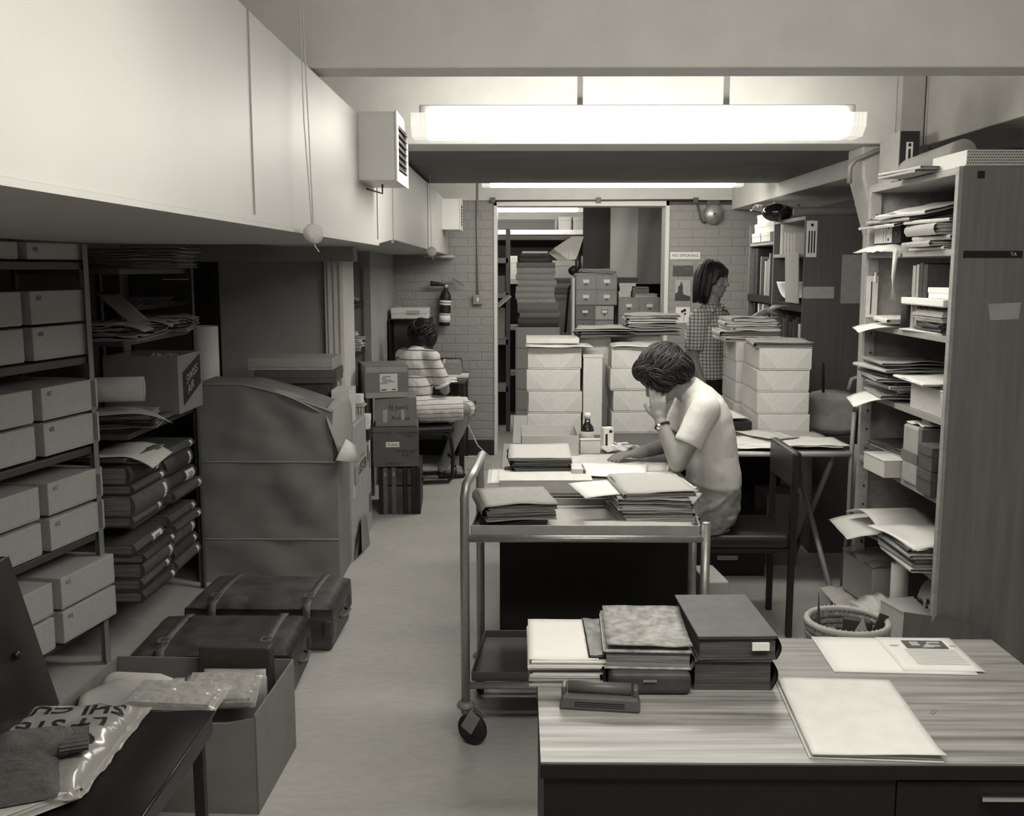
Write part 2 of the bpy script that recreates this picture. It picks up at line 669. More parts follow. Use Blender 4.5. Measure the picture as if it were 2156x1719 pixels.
def lid_box(label, w, d, h, loc, rz=0, m=None, group=None, cat='box', lid=.35, name='archive_box', fold=False, lidname='lid', folds=None):
    """carton with a slip-on lid (lid share of the height); fold shows glued corner flaps on the ends"""
    th = thing(name, label, cat, loc, rz, group)
    m = m or boxboard
    e = .0025
    lh = h * lid
    ob('body', MB().box(-w / 2 + e, w / 2 - e, -d / 2 + e, d / 2 - e, 0, h - .003), m, th, .002)
    l = MB().box(-w / 2, w / 2, -d / 2, d / 2, h - lh, h)
    lo = ob(lidname, l, m, th, .0025)
    if fold:
        q = w * .30
        zb = h - lh if lid > .7 else 0.002
        for sx in (-1, 1):
            a = MB()
            x = sx * (w / 2 - .004)
            a.add([(x, -d / 2 - .0006, zb + .002), (x - sx * q, -d / 2 - .0006, zb + .002), (x, -d / 2 - .0006, h - .006)], [(0, 1, 2) if sx > 0 else (0, 2, 1)])
            a.tube([(x - sx * q, -d / 2 - .0004, zb + .003), (x, -d / 2 - .0004, h - .006)], .0007, 4)
            ob('corner_flap', a, boxboard_f, lo if lid > .7 else th)
    return th


def fit(l, r, b, t, back, z0):
    """world box (x0,x1,y0,y1,z0,z1) of a block standing on height z0, from where its near face and top meet the eye"""
    p, q = Zp(l, b, z0), Zp(r, b, z0)
    y = (p.y + q.y) / 2
    z1 = Yp((l + r) / 2, t, y).z
    y1 = Zp((l + r) / 2, back, z1).y if back else y + .3
    return Yp(l, b, y).x, Yp(r, b, y).x, y, y1, z0, z1


# ---------------------------------------------------------------- lamps (the room's own fluorescent fittings)
def lamp(label, x, y, z, L, rods, d=diff_m, flip=0):
    th = thing('fluorescent_light', label, 'light', (x, y, z), 0, 'fluorescent ceiling lights')
    h = ob('housing', MB().box(-L / 2 + .03, L / 2 - .03, -.055, .055, .085, .125), grey_steel, th, .004)
    prof = [(-.105, .088), (-.10, .035), (-.06, 0), (.06, 0), (.10, .035), (.105, .088)]
    M = Matrix(((0, 0, 1, 0), (1, 0, 0, 0), (0, 1, 0, 0), (0, 0, 0, 1)))
    ob('diffuser', MB().prism(prof, -L / 2 + .06, L / 2 - .06, 0, M), d, th)
    for s in (-1, 1):
        e = MB()
        a, b = (L / 2 - .0595, L / 2) if s > 0 else (-L / 2, -L / 2 + .0595)
        for k in range(8):
            q = a + (b - a) * k / 8
            e.prism([(p[0] * (1.0 if k % 2 else .985), p[1]) for p in prof], q, q + (b - a) / 8, 0, M)
        ob('end_cap', e, end_m, th, label='ribbed end of the diffuser')
    for rx in rods:
        ob('hanging_rod', MB().box(rx - .011, rx + .011, -.01, .01, .12, 2.62 - z), grey_steel, th)
    return th


end_m = mat('ribbed_diffuser_end', .7, .4, emit=LAMP * .025)
lamp('long lit fluorescent light hung on two rods in front of the second beam', .466, 4.2, 2.142, 1.80, (-.225, .365))
lamp('lit fluorescent light half hidden behind the low dark soffit', .65, 7.3, 2.192, 1.84, (-.3, .4))
lamp('fluorescent light over the front desk, above the top of the photo', .47, 1.2, 2.145, 1.80, (-.3, .3))
lamp('lit fluorescent light seen through the doorway above the shelf boards', -.10, 10.6, 2.2, 1.5, (-.3, .3))

# ---------------------------------------------------------------- setting
struct('floor', MB().box(-3, 4, -1.5, 16, -.05, 0), floor_m)
struct('ceiling', MB().box(-3, 4, -1.5, 16, 2.62, 2.7), plaster)
WY = 8.67
struct('wall_back', MB().box(-1.09, -.2, WY, WY + .22, 0, 2.18).box(1.262, 2.45, WY, WY + .22, 0, 2.15).box(-1.09, -.2, WY, WY + .22, 2.18, 2.19), brick)
struct('beam_back', MB().box(-1.09, 2.45, WY - .012, WY + .21, 2.19, 2.62), plaster)
struct('trim_1', MB().box(-.225, -.195, WY - .012, WY + .23, 0, 2.19).box(1.23, 1.265, WY - .012, WY + .23, 0, 2.19).box(-.225, 1.265, WY - .012, WY + .23, 2.14, 2.19), white_paint, .004)
struct('baseboard_back', MB().box(-1.08, -.225, WY - .02, WY, 0, .135), skirt_m, .003)
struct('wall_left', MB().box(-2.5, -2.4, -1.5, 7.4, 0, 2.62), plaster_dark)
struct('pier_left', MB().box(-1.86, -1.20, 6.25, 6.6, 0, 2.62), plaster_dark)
pp = MB().box(-1.20, -1.085, 6.2, 6.6, 0, 2.62)
for k in range(3):
    pp.box(-1.18 + k * .035, -1.165 + k * .035, 6.188, 6.2, 0, 2.62)
struct('trim_2', pp, plaster, .003)
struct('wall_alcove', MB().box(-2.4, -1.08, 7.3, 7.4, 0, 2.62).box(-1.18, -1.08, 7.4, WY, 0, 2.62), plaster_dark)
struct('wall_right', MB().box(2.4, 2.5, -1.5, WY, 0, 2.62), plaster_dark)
struct('wall_front', MB().box(-2.5, 2.5, -1.6, -1.5, 0, 2.62), plaster)
struct('beam_front', MB().box(-2.4, 2.4, 3.05, 3.19, 2.2, 2.62), plaster, .006)
struct('beam_middle', MB().box(-2.4, 2.4, 4.87, 5.16, 2.2, 2.62), plaster, .006)
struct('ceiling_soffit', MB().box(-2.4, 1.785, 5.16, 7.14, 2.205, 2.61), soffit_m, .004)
struct('beam_right', MB().box(1.87, 2.4, 3.19, 4.87, 2.18, 2.62).box(1.87, 2.4, -1.5, 3.05, 2.2, 2.62), concrete, .005)
struct('beam_right_rear', MB().box(1.785, 2.4, 5.16, WY - .012, 2.11, 2.62), plaster, .005)
struct('bulkhead_left', MB().box(-2.4, -1.0, 6.1, 6.25, 1.66, 2.62), plaster_dark, .004)
# tapered concrete column at the right of the bay
cp = [Yp(x, y, 5.15) for x, y in ((1785, 330), (1787, 385), (1815, 497))]
pl = [(p.x, p.z) for p in cp] + [(cp[2].x + .01, 0), (2.06, 0), (2.06, 2.2), (cp[0].x, 2.2)]
Mxz = Matrix(((1, 0, 0, 0), (0, 0, 1, 0), (0, 1, 0, 0), (0, 0, 0, 1)))
struct('column_right', MB().prism(pl, 4.94, 5.15, 0, Mxz), concrete, .012)
struct('column_upper', MB().box(1.755, 1.865, 4.80, 4.869, 2.18, 2.62), concrete, .004)
# the room beyond the doorway
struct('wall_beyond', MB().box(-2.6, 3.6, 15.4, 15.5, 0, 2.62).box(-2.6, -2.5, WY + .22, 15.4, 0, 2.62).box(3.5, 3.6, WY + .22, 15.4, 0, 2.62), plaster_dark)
struct('beam_beyond', MB().box(-2.5, 3.5, 12.0, 12.3, 1.95, 2.62), plaster)

# conduits and wall fittings that belong to the building
cb = MB().tube([(1.765, 4.855, 2.2), (1.765, 4.855, 2.62)], .012, 8)
cb.tube([(1.88, 4.78, 2.15), (1.88, 4.78, 2.62)], .012, 8)
a, b = Yp(1845, 318, 4.93), Yp(1792, 337, 4.93)
cb.tube([(a.x + .1, 4.93, a.z + .03), (a.x, 4.93, a.z), (b.x + .02, 4.93, b.z), (b.x - .004, 4.93, b.z - .03), (b.x - .004, 4.93, b.z - .11)], .012, 8)
solo('conduit', cb, grey_steel, 'grey electrical conduit running down and along the right hand column', 'conduit')
c = Yp(1632, 400, 7.6)
cb = MB().tube([(c.x, 7.6, 2.6), (c.x, 7.6, 1.97)], .016, 8).box(c.x - .03, c.x + .03, 7.57, 7.63, 1.97, 2.05)
solo('conduit_drop', cb, plaster, 'pale vertical conduit above the far bookcase', 'conduit')

sw = thing('light_switch', 'grey metal light switch on the brick wall below its conduit', 'switch', (Yp(1006, 631, WY).x, WY, Yp(1006, 631, WY).z))
ob('box', MB().bc((0, -.02, 0), (.085, .04, .085)), grey_steel, sw, .008)
ob('rocker', MB().bc((0, -.045, 0), (.016, .014, .034)), label_m, sw, .003)
ob('conduit', MB().tube([(0, -.012, .04), (0, -.012, 1.02)], .01, 8), grey_steel, sw)

# rail above the doorway
a, b, c = Yp(1038, 423, WY - .03), Yp(1260, 423, WY - .03), Yp(1465, 420, WY - .03)
rl = thing('curtain_rail', 'thin dark rail on three brackets above the doorway', 'rail', (b.x, WY - .03, b.z))
ob('rod', MB().tube([(a.x - b.x, 0, 0), (c.x - b.x, 0, .008)], .007, 8), dark_steel, rl)
for q in (a, b, c):
    ob('bracket', MB().bc((q.x - b.x, .004, .005), (.04, .03, .045)), dark_steel, rl, .003)

# electric bell
p = Yp(1500, 452, WY)
bl = thing('alarm_bell', 'round metal alarm bell on the brick wall beside the far bookcase', 'bell', (p.x, WY, p.z))
Mb = T(rx=PI / 2)
ob('back_box', MB().lathe([(.06, 0), (.06, .035)], 20, M=Mb).box(-.05, .05, -.04, 0, .055, .115), dark_steel, bl, .004)
ob('gong', MB().lathe([(.083, .03), (.083, .045), (.075, .066), (.05, .085), (.02, .092), (.004, .094)], 32, M=Mb), steel, bl)
ob('nut', MB().lathe([(.011, .09), (.011, .104), (.004, .106)], 10, M=Mb), dark_steel, bl)
q1, q2 = Yp(1466, 425, WY), Yp(1476, 468, WY)
ob('conduit', MB().tube([(q1.x - p.x, -.03, q1.z - p.z), (q2.x - p.x - .005, -.02, q2.z - p.z + .02), (q2.x - p.x + .01, -.02, q2.z - p.z), (-.06, -.02, q2.z - p.z - .003)], .009, 8), dark_steel, bl)

# ---------------------------------------------------------------- ventilation duct with its outlets
dt = thing('ventilation_duct', 'big pale sheet metal ventilation duct running the length of the left wall', 'duct', (-.6, 0, 1.72))
DX = -1.75 + .6
s1 = MB().prism([(DX, 0), (0, 0), (0, .468), (DX, .468)], .25, 4.285, 0, Matrix(((1, 0, 0, 0), (0, 0, 1, 0), (0, 1, 0, 0), (0, 0, 0, 1))))
ob('section', s1, duct_m, dt, .006)
tr = MB()
A = [(DX, 4.285, 0), (0, 4.285, 0), (0, 4.285, .468), (DX, 4.285, .468)]
B = [(DX + .3, 4.9, .035), (-.012, 4.9, .035), (-.012, 4.9, .462), (DX + .3, 4.9, .462)]
tr.add(A + B, [(3, 2, 1, 0), (4, 5, 6, 7), (0, 1, 5, 4), (1, 2, 6, 5), (2, 3, 7, 6), (3, 0, 4, 7)])
ob('taper', tr, duct_m, dt, .003)
B2 = [(DX + .3, 8.60, .012), (-.012, 8.60, .012), (-.012, 8.60, .455), (DX + .3, 8.60, .455)]
s2 = MB().add(B + B2, [(3, 2, 1, 0), (4, 5, 6, 7), (0, 1, 5, 4), (1, 2, 6, 5), (2, 3, 7, 6), (3, 0, 4, 7)])
ob('section', s2, duct_m, dt, .004)
for y, x in ((2.305, .003), (4.285, .004), (4.9, -.008), (6.75, -.008)):
    ob('seam', MB().box(-.02, x, y - .003, y + .003, .02, .466), grey_steel, dt)
ob('lower_flange', MB().box(-.05, .007, .3, 4.28, -.006, .004), duct_m, dt)
ob('end_flange', MB().box(-.2, .05, 8.4, 8.62, -.012, .005), duct_m, dt)


def outlet(py0, y0, y1, out, z0, z1):
    o = ob('outlet_box', MB().box(-.02, out, y0, y1, z0, z1), white_paint, dt, .005)
    fr = MB().box(out, out + .008, y0 - .004, y0 + .05, z0 - .004, z1 + .004).box(out, out + .008, y1 - .05, y1 + .004, z0 - .004, z1 + .004)
    fr.box(out, out + .008, y0 + .05, y1 - .05, z0 - .004, z0 + .04).box(out, out + .008, y0 + .05, y1 - .05, z1 - .04, z1 + .004)
    ob('frame', fr, white_paint, o, .002)
    lv = MB().box(out - .001, out + .001, y0 + .05, y1 - .05, z0 + .04, z1 - .04)
    ob('opening', lv, black_m, o)
    sl = MB()
    n = 7
    for k in range(n):
        z = z0 + .05 + (z1 - z0 - .1) * k / (n - 1)
        sl.bc((0, 0, 0), (.016, y1 - y0 - .1, .003), 0, T(out + .006, (y0 + y1) / 2, z, 0, 0, .7))
    ob('louvre', sl, grey_steel, o)


outlet(0, 3.83, 4.20, .135, .225, .475)
outlet(0, 8.02, 8.32, .125, .20, .44)
ob('damper_handle', MB().tube([(-.01, 4.0, .21), (.06, 4.02, .19), (.06, 4.02, .225)], .004, 6), dark_steel, dt)

# cord pulls ending in balls of string
for lb, x, y, z, r, two in (('ball of string on two long cords hanging in front of the duct', Yp(660, 492, 2.75).x, 2.75, Yp(660, 492, 2.75).z, .027, 1),
                            ('small far ball of string on a single cord beside the duct', Yp(909, 530, 6.4).x, 6.4, Yp(909, 530, 6.4).z, .03, 0)):
    th = thing('light_pull', lb, 'light pull', (x, y, z))
    bm = MB().ell((0, 0, 0), (r, r, r * 1.02), 20, 14)
    rr = random.Random(3)
    for k in range(9):
        ax = Vector((rr.uniform(-1, 1), rr.uniform(-1, 1), rr.uniform(-1, 1))).normalized()
        u = ax.orthogonal().normalized()
        v_ = ax.cross(u)
        off = rr.uniform(-.4, .4) * r
        q = math.sqrt(r * r - off * off)
        bm.tube([ax * off + (u * math.cos(t * PI / 8) + v_ * math.sin(t * PI / 8)) * q for t in range(17)], .0013, 5)
    ob('ball', bm, string_m, th)
    ob('cord', MB().tube([(0, 0, r), (-.006, 0, .3), (-.022 if two else 0, .0, 2.62 - z)], .0018, 6), string_m, th)
    if two:
        ob('cord', MB().tube([(-.004, 0, r), (-.018, .002, .3), (-.024, 0, 2.62 - z)], .0018, 6), string_m, th)
    ob('tail', MB().tube([(0, 0, -r), (.004, 0, -r - .008), (.014, 0, -r - .022)], .0016, 5), string_m, th)


# ================================================================ LEFT SIDE
def wav(k=.006, sd=None):
    sd = R.random() * 20 if sd is None else sd
    return lambda x, y: k * noise.noise((x * 9 + sd, y * 9, sd))


def curl(k=.02, e=2.2, w=.2, sx=1, sy=0, base=.003):
    """sheet whose edge (sx, sy) lifts"""
    sd = R.random() * 20
    return lambda x, y: base * noise.noise((x * 9 + sd, y * 9, sd)) + base * .5 + k * max(0, (x * sx + y * sy) / w) ** e


def droop(k=.03, w=.2, sx=1, sy=0):
    sd = R.random() * 20
    return lambda x, y: .002 * noise.noise((x * 9 + sd, y * 9, sd)) - k * max(0, (x * sx + y * sy) / w) ** 2


def sheets(label, w, d, n, loc, rz=0, m=None, t=.0015, fn=None, cat='papers', group=None, name='loose_papers', jit=.012):
    """a few loose sheets lying on one another: one thing"""
    m = m or paper
    b = MB()
    f = fn or wav(.004)
    for k in range(n):
        b.sheet(w, d, lambda x, y, q=k * (t * 1.3): f(x, y) + q + .001, t, 10, 8, 0, T(R.uniform(-jit, jit), R.uniform(-jit, jit), 0, R.uniform(-1, 1) * jit * 4))
    return solo(name, b, m, label, cat, loc, rz, group)


def pile(where, x, y, z, rz, spec, group, rnd=None, rev=False):
    """folders lying on one another, bottom first; spec rows: (w, d, t, cover, words, dx, dy, drot, spine)"""
    rnd = rnd or random.Random(len(where))
    n = len(spec)
    c, s = math.cos(rz), math.sin(rz)
    for i, q in enumerate(spec):
        w_, d_, t_, cov, words, dx, dy, dr, sp = q
        od = 'bottom' if i == 0 and n > 1 else ORD[n - 1 - i]
        lb = (words + ', ' + od + ' ' + where) if n > 1 else words + ' ' + where
        folder(lb, w_, d_, t_, (x + dx * c - dy * s, y + dx * s + dy * c, z), rz + dr, cov, pages_m if cov not in (buff_d, black_card, cloth_dark) and rnd.random() < .55 else pages_d, 'folder', group, sp, rnd, bend=.007)
        z += t_ * 1.04 + .0008
    return z


# ---------------------------------------------------------------- shelving with grey storage boxes (turned a little to the room)
AX, AY, ARZ = -1.694, 4.0, -math.atan(.183)
ca, sa = math.cos(ARZ), math.sin(ARZ)


def Aw(x, y, z):
    return (AX + x * ca - y * sa, AY + x * sa + y * ca, z)


th = thing('steel_shelving', 'open slotted steel shelving holding the numbered grey boxes', 'shelving', (AX, AY, 0), ARZ)
SH = [.20, .56, .915, 1.275, 1.645]
for x, y in ((-.02, -.02), (-.02, -1.25), (-.42, -.02), (-.42, -1.25)):
    p = MB().box(x - .02, x + .02, y - .0015, y + .0015, 0, 1.71).box(x + .017, x + .02, y - .03, y + .0015, 0, 1.71)
    ob('post', p, dark_steel if x < -.1 else grey_steel, th)
for z in SH:
    ob('shelf', MB().box(-.44, -.012, -1.26, -.012, z - .03, z - .001), dark_steel, th, .003)
NUM = {0: ('400', None), 1: ('404', '403'), 2: ('408', '407'), 3: ('412', '411'), 4: ('416', '415')}
zrow = {0: [1.652], 1: [1.282, 1.415], 2: [.927, 1.061], 3: [.565, .702], 4: [.205, .339]}
for r, zs in zrow.items():
    for c in (0, 1):
        for j, z in enumerate(zs):
            num = NUM[r][j]
            wd = .348
            y = -.004 - wd / 2 - c * .392
            xo = {0: -.02, 1: -.02, 2: .0, 3: .0, 4: .03}[r] + (-.005 if c else 0)
            dep, h = .36, (.062 if r == 0 else .122)
            if c == 0:
                lb = 'grey cardboard storage box numbered ' + num + ' on the steel shelving'
            else:
                lb = 'grey storage box left of box %s on the steel shelving' % num
            b = thing('storage_box', lb, 'box', Aw(xo, y, z), ARZ, 'grey storage boxes on the left shelving')
            ob('body', MB().box(-dep + .002, -.002, -wd / 2 + .002, wd / 2 - .002, 0, h - .004), boxL, b, .002)
            lid = ob('lid', MB().box(-dep, 0, -wd / 2, wd / 2, .006, h), boxL, b, .0035)
            if c == 0:
                text(num, .026, ink_g, b, at(RIGHT, .0006, -wd / 2 + .045, h - .026), 'number', sx=.8)

# ---------------------------------------------------------------- second shelving with labelled binders
BX = -1.60
th = thing('binder_shelving', 'dark steel shelving of labelled binders beyond the grey boxes', 'shelving', (BX, 4.45, 0))
for x, y in ((0, .52), (-.45, .52), (-.45, -.31)):
    ob('post', MB().box(x - .035, x - .005, y - .0015, y + .0015, 0, 1.72).box(x - .008, x - .005, y - .03, y, 0, 1.72), dark_steel, th)
BZ = [.225, .555, .935, 1.325, 1.62]
for z in BZ:
    ob('shelf', MB().box(-.47, -.03, -.33, .53, z - .025, z - .001), dark_steel, th, .003)
ob('back_sheet', MB().box(-.475, -.471, -.30, .53, 0, 1.70), black_m, th)


def binder(label, y0, y1, z0, z1, xf=0.0, m=cloth_dark, lab=1, big=0):
    t = z1 - z0
    b = thing('binder', label, 'binder', (BX + xf, (y0 + y1) / 2, z0), R.uniform(-.03, .03), 'binders lying on the dark shelving')
    wd = (y1 - y0)
    n = 8
    prof = [(-.3, 0), (-.012, 0)] + [(-.012 + .016 * math.sin(PI * k / n), t * k / n) for k in range(1, n)] + [(-.012, t), (-.3, t)]
    inn = [(-.3, t - .004), (-.014, t - .004), (-.014, .004), (-.3, .004)]
    M = Matrix(((1, 0, 0, 0), (0, 0, 1, 0), (0, 1, 0, 0), (0, 0, 0, 1)))
    ob('cover', MB().prism(prof + inn, -wd / 2, wd / 2, 0, M, smooth=False), m, b)
    ob('papers', MB().box(-.29, -.016, -wd / 2 + .006, wd / 2 - .006, .0045, t - .0045), pages_d, b)
    if lab:
        lw = .11 if big else .028
        yy = wd / 2 - .03 - lw / 2
        l = MB()
        vs, fs = [], []
        for k in range(1, n):
            x = -.0105 + .016 * math.sin(PI * k / n)
            vs += [(x, yy - lw / 2, t * k / n), (x, yy + lw / 2, t * k / n)]
        fs = [(2 * i, 2 * i + 1, 2 * i + 3, 2 * i + 2) for i in range(n - 2)]
        l.add(vs, fs, True)
        o = ob('spine_label', l, label_m, b)
        k = MB()
        for q in range(3 if big else 2):
            k.bc((.0062, yy + R.uniform(-.3, .3) * lw * .4, t * (.35 + .15 * q)), (.0012, lw * (.5 if big else .35), .003))
        ob('ink_mark', k, ink, o)


BND = [  # nearer column, upper group then lower; farther column
    ('dark binder with white spine label, topmost in the nearer upper pile', 4.04, 4.39, .735, .81, 0, 1, 0),
    ('thin worn binder, second from top in the nearer upper pile', 4.05, 4.40, .692, .733, .012, 1, 0),
    ('thick dark binder with curled label, third in the nearer upper pile', 4.03, 4.41, .603, .690, .02, 1, 0),
    ('thin dark binder at the bottom of the nearer upper pile', 4.05, 4.39, .556, .601, 0, 1, 0),
    ('binder with a big white spine label, topmost in the nearer lower pile', 4.06, 4.39, .432, .478, 0, 1, 1),
    ('thin binder under the big white label in the nearer lower pile', 4.08, 4.46, .392, .430, .03, 1, 0),
    ('thick binder in the middle of the nearer lower pile', 4.09, 4.45, .324, .390, .02, 1, 0),
    ('dark binder second from bottom in the nearer lower pile', 4.08, 4.44, .276, .322, .01, 1, 0),
    ('thin binder at the bottom of the nearer lower pile', 4.06, 4.43, .226, .274, .03, 1, 0),
    ('thin dark binder on top of the farther upper pile', 4.47, 4.84, .758, .80, 0, 1, 0),
    ('dark binder with a white label, second in the farther upper pile', 4.46, 4.82, .675, .755, 0, 1, 0),
    ('binder with wide white label low in the farther upper pile', 4.46, 4.82, .608, .672, .01, 1, 1),
    ('thin binder at the bottom of the farther upper pile', 4.48, 4.86, .556, .605, .03, 1, 0),
    ('thin dark binder on top of the farther lower pile', 4.48, 4.84, .447, .49, 0, 1, 0),
    ('thin binder second from top of the farther lower pile', 4.50, 4.86, .405, .445, .02, 1, 0),
    ('thick binder with white label amid the farther lower pile', 4.49, 4.83, .335, .402, .0, 1, 0),
    ('dark binder second from bottom of the farther lower pile', 4.47, 4.83, .282, .333, .01, 1, 0),
    ('thin binder at the bottom of the farther lower pile', 4.48, 4.83, .226, .280, .02, 1, 0)]
for lb, y0, y1, z0, z1, xf, la, bg in BND:
    binder(lb, y0, y1, z0, z1, xf, [cloth_dark, buff_d][len(lb) % 2], la, bg)

# papers and files over the binders
pile('of the untidy files above the binders', BX - .13, 4.26, .812, 0, [
    (.24, .34, .016, buff2, 'grey paper file', .02, .02, .08, 'L'), (.25, .35, .014, buff_d, 'dark paper file', .0, -.03, -.1, 'L')], 'files above the binders')
sheets('bright curled papers on the near pile of binders', .26, .36, 2, (BX - .08, 4.25, .846), .1, paper2, fn=droop(.05, .13))
pile('of the untidy stack beneath the airline carton', BX - .13, 4.42, .936, .1, [
    (.26, .34, .02, buff2, 'worn paper file', .0, 0, .1, 'L'), (.25, .35, .016, buff_d, 'dark file', .03, .02, -.15, 'L'), (.25, .33, .02, buff2, 'creased file', -.01, -.02, .12, 'L')], 'files under the airline carton')
sheets('pale stiff paper sheet jutting out from the binder shelving', .34, .24, 1, (BX - .06, 4.16, 1.03), .5, paper3, fn=droop(.06, .18))
rl = solo('paper_roll', MB().lathe([(.052, 0), (.052, .40)], 24, M=T(ry=PI / 2)).lathe([(.044, .401), (.044, .402)], 24, M=T(ry=PI / 2)), paper3, 'thick roll of paper sticking out beside the grey boxes', 'roll', (BX - .36, 4.07, 1.12), .25)

# airline carton, written on its side
c = thing('airline_carton', 'open carton printed SWISS AIR on the binder shelving', 'carton', (BX + .05, 4.695, .96))
w_, d_, h_ = .34, .34, .265
e = .005
b = MB().box(-w_, 0, -d_ / 2, d_ / 2, 0, e).box(-w_, -w_ + e, -d_ / 2, d_ / 2, e, h_).box(-e, 0, -d_ / 2, d_ / 2, e, h_).box(-w_ + e, -e, -d_ / 2, -d_ / 2 + e, e, h_).box(-w_ + e, -e, d_ / 2 - e, d_ / 2, e, h_)
ob('body', b, carton, c)
ob('printed_band', MB().add([(.0008, -d_ / 2 + .06, .03), (.0008, d_ / 2 - .02, .11), (.0008, d_ / 2 - .02, .255), (.0008, -d_ / 2 + .06, .185)], [(0, 1, 2, 3)]), ink, c)
sk = Matrix(((1, 0, 0, 0), (0, 1, 0, 0), (0, .3, 1, 0), (0, 0, 0, 1)))
text('SWISS', .058, paper3, c, sk @ at(RIGHT, .0018, .022, .160), 'lettering', sx=1.05)
text('AIR', .058, paper3, c, sk @ at(RIGHT, .0018, .0, .108), 'lettering', sx=1.05)
sheets('crumpled papers poking out of the airline carton', .2, .2, 2, (BX - .08, 4.72, 1.16), .3, paper3, fn=lambda x, y: .06 * abs(noise.noise((x * 14, y * 14, 3))) + .02)

# papers on the two upper shelves
rr = random.Random(5)
for k, (y, wd) in enumerate(((4.17, .3), (4.50, .32), (4.80, .26))):
    z = 1.326
    w3 = ['nearest', 'middle', 'farthest'][k]
    for j in range(3):
        folder('%s crumpled file in the %s heap on the upper binder shelf' % (['bottom', 'middle', 'top'][j], w3), .27, wd, .013 + .005 * rr.random(), (BX - .12 + rr.uniform(-.02, .04), y, z), rr.uniform(-.2, .2), [buff2, buff_d][j % 2], pages_d, 'folder', 'heaps on the upper binder shelf', 'L', rr, bend=.02)
        z += .021
    sheets('curled loose sheets over the %s heap on the upper binder shelf' % w3, .2, .24, 2, (BX - .05, y, z + .002), rr.uniform(-.4, .4), paper3, fn=droop(.035, .11))
z = 1.621
for k in range(5):
    folder(['bottom', 'second', 'third', 'fourth', 'top'][k] + ' wad of old papers in the drooping stack under the duct', .42, .25, .016, (BX - .05 + rr.uniform(-.01, .01), 4.40 + rr.uniform(-.02, .02), z), rr.uniform(-.04, .04), buff2, pages_d, 'folder', 'papers stacked under the duct', 'L', rr, bend=.006)
    z += .0172
sheets('white slip of paper hanging from the stack under the duct', .1, .09, 1, (BX + .1, 4.42, 1.60), .2, paper2, fn=lambda x, y: -.03)
sheets('propped grey sheets leaning on the upper binder shelf', .1, .3, 2, (BX - .15, 4.45, 1.375), .9, paper3, fn=lambda x, y: (y + .15) * .45)

# third, darker shelving in the recess
th = thing('recess_shelving', 'unlit shelving deep in the recess behind the binders', 'shelving', (-2.02, 5.6, 0))
for z in (.5, .95, 1.40):
    ob('shelf', MB().box(-.36, 0, -.5, .6, z, z + .025), dark_steel, th)
for y in (-.5, .575):
    ob('side', MB().box(-.36, 0, y, y + .025, 0, 1.64), dark_steel, th)
for k in range(2):
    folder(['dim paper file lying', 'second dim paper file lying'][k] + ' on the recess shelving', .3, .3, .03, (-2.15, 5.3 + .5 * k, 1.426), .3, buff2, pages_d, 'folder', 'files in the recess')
ob('rear_panel', MB().box(-.38, .15, .605, .62, 0, 1.65), black_m, th)  # black sheet added to make the recess behind look dark
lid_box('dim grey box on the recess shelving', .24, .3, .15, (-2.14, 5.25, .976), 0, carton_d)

solo('paper_tube', MB().lathe([(.072, 0), (.072, 1.30), (.066, 1.305), (.062, 1.25), (.001, 1.24)], 32), boxboard, 'tall upright roll of thick paper beside the brown parcels', 'roll', (-1.745, 5.56, 0))

# ---------------------------------------------------------------- brown paper parcels
def parcel(label, x0, x1, y0, y1, z0, z1, sd, sag=0):
    """big wrapped block: soft dented faces and folded end flaps"""
    th = thing('wrapped_parcel', label, 'parcel', ((x0 + x1) / 2, (y0 + y1) / 2, z0), 0, 'brown paper parcels by the pier')
    b = MB()
    w_, d_, h_ = x1 - x0, y1 - y0, z1 - z0
    n = 14

    def face(o, u, v, nrm, amp):
        vs, fs = [], []
        for i in range(n + 1):
            for j in range(n + 1):
                a, c_ = i / n, j / n
                edge = min(a, 1 - a, c_, 1 - c_) * 2
                p = Vector(o) + Vector(u) * a + Vector(v) * c_
                q = noise.noise((p.x * 4 + sd, p.y * 4, p.z * 4 + a * 2)) + .4 * noise.noise((p.x * 11 + sd, p.y * 11, p.z * 11))
                p += Vector(nrm) * amp * q * min(1, edge * 3)
                sg = max(0, (p.x / w_ + .5 - .33) / .67) ** 1.25
                p.z -= sag * sg * max(0, p.z / h_ - .35) / .65
                vs.append(p)
        for i in range(n):
            for j in range(n):
                k = i * (n + 1) + j
                fs.append((k, k + n + 1, k + n + 2, k + 1))
        b.add(vs, fs, True)
    x, y = w_ / 2, d_ / 2
    face((-x, -y, 0), (w_, 0, 0), (0, 0, h_), (0, -1, 0), .030)
    face((x, -y, 0), (0, d_, 0), (0, 0, h_), (1, 0, 0), .012)
    face((x, y, 0), (-w_, 0, 0), (0, 0, h_), (0, 1, 0), .012)
    face((-x, y, 0), (0, -d_, 0), (0, 0, h_), (-1, 0, 0), .012)
    face((-x, -y, h_), (w_, 0, 0), (0, d_, 0), (0, 0, 1), .008)
    face((-x, y, 0), (w_, 0, 0), (0, -d_, 0), (0, 0, -1), .0)
    ob('wrapping', b, kraft, th)
    ob('crease', MB().tube([(-x + w_ * k / 12, -y - .001, h_ - .002 - sag * max(0, (k / 12 - .33) / .67) ** 1.25) for k in range(13)], .004, 6), kraft_l, th)
    return th


parcel('lowest of the three big brown paper parcels', -1.665, -.935, 5.05, 5.40, 0, .234, 1.0)
parcel('middle one of the three big brown paper parcels', -1.655, -.935, 5.05, 5.40, .236, .64, 4.3)
tp = parcel('top brown paper parcel with its torn wrapping standing open', -1.645, -.955, 5.05, 5.40, .642, 1.04, 8.1, .14)
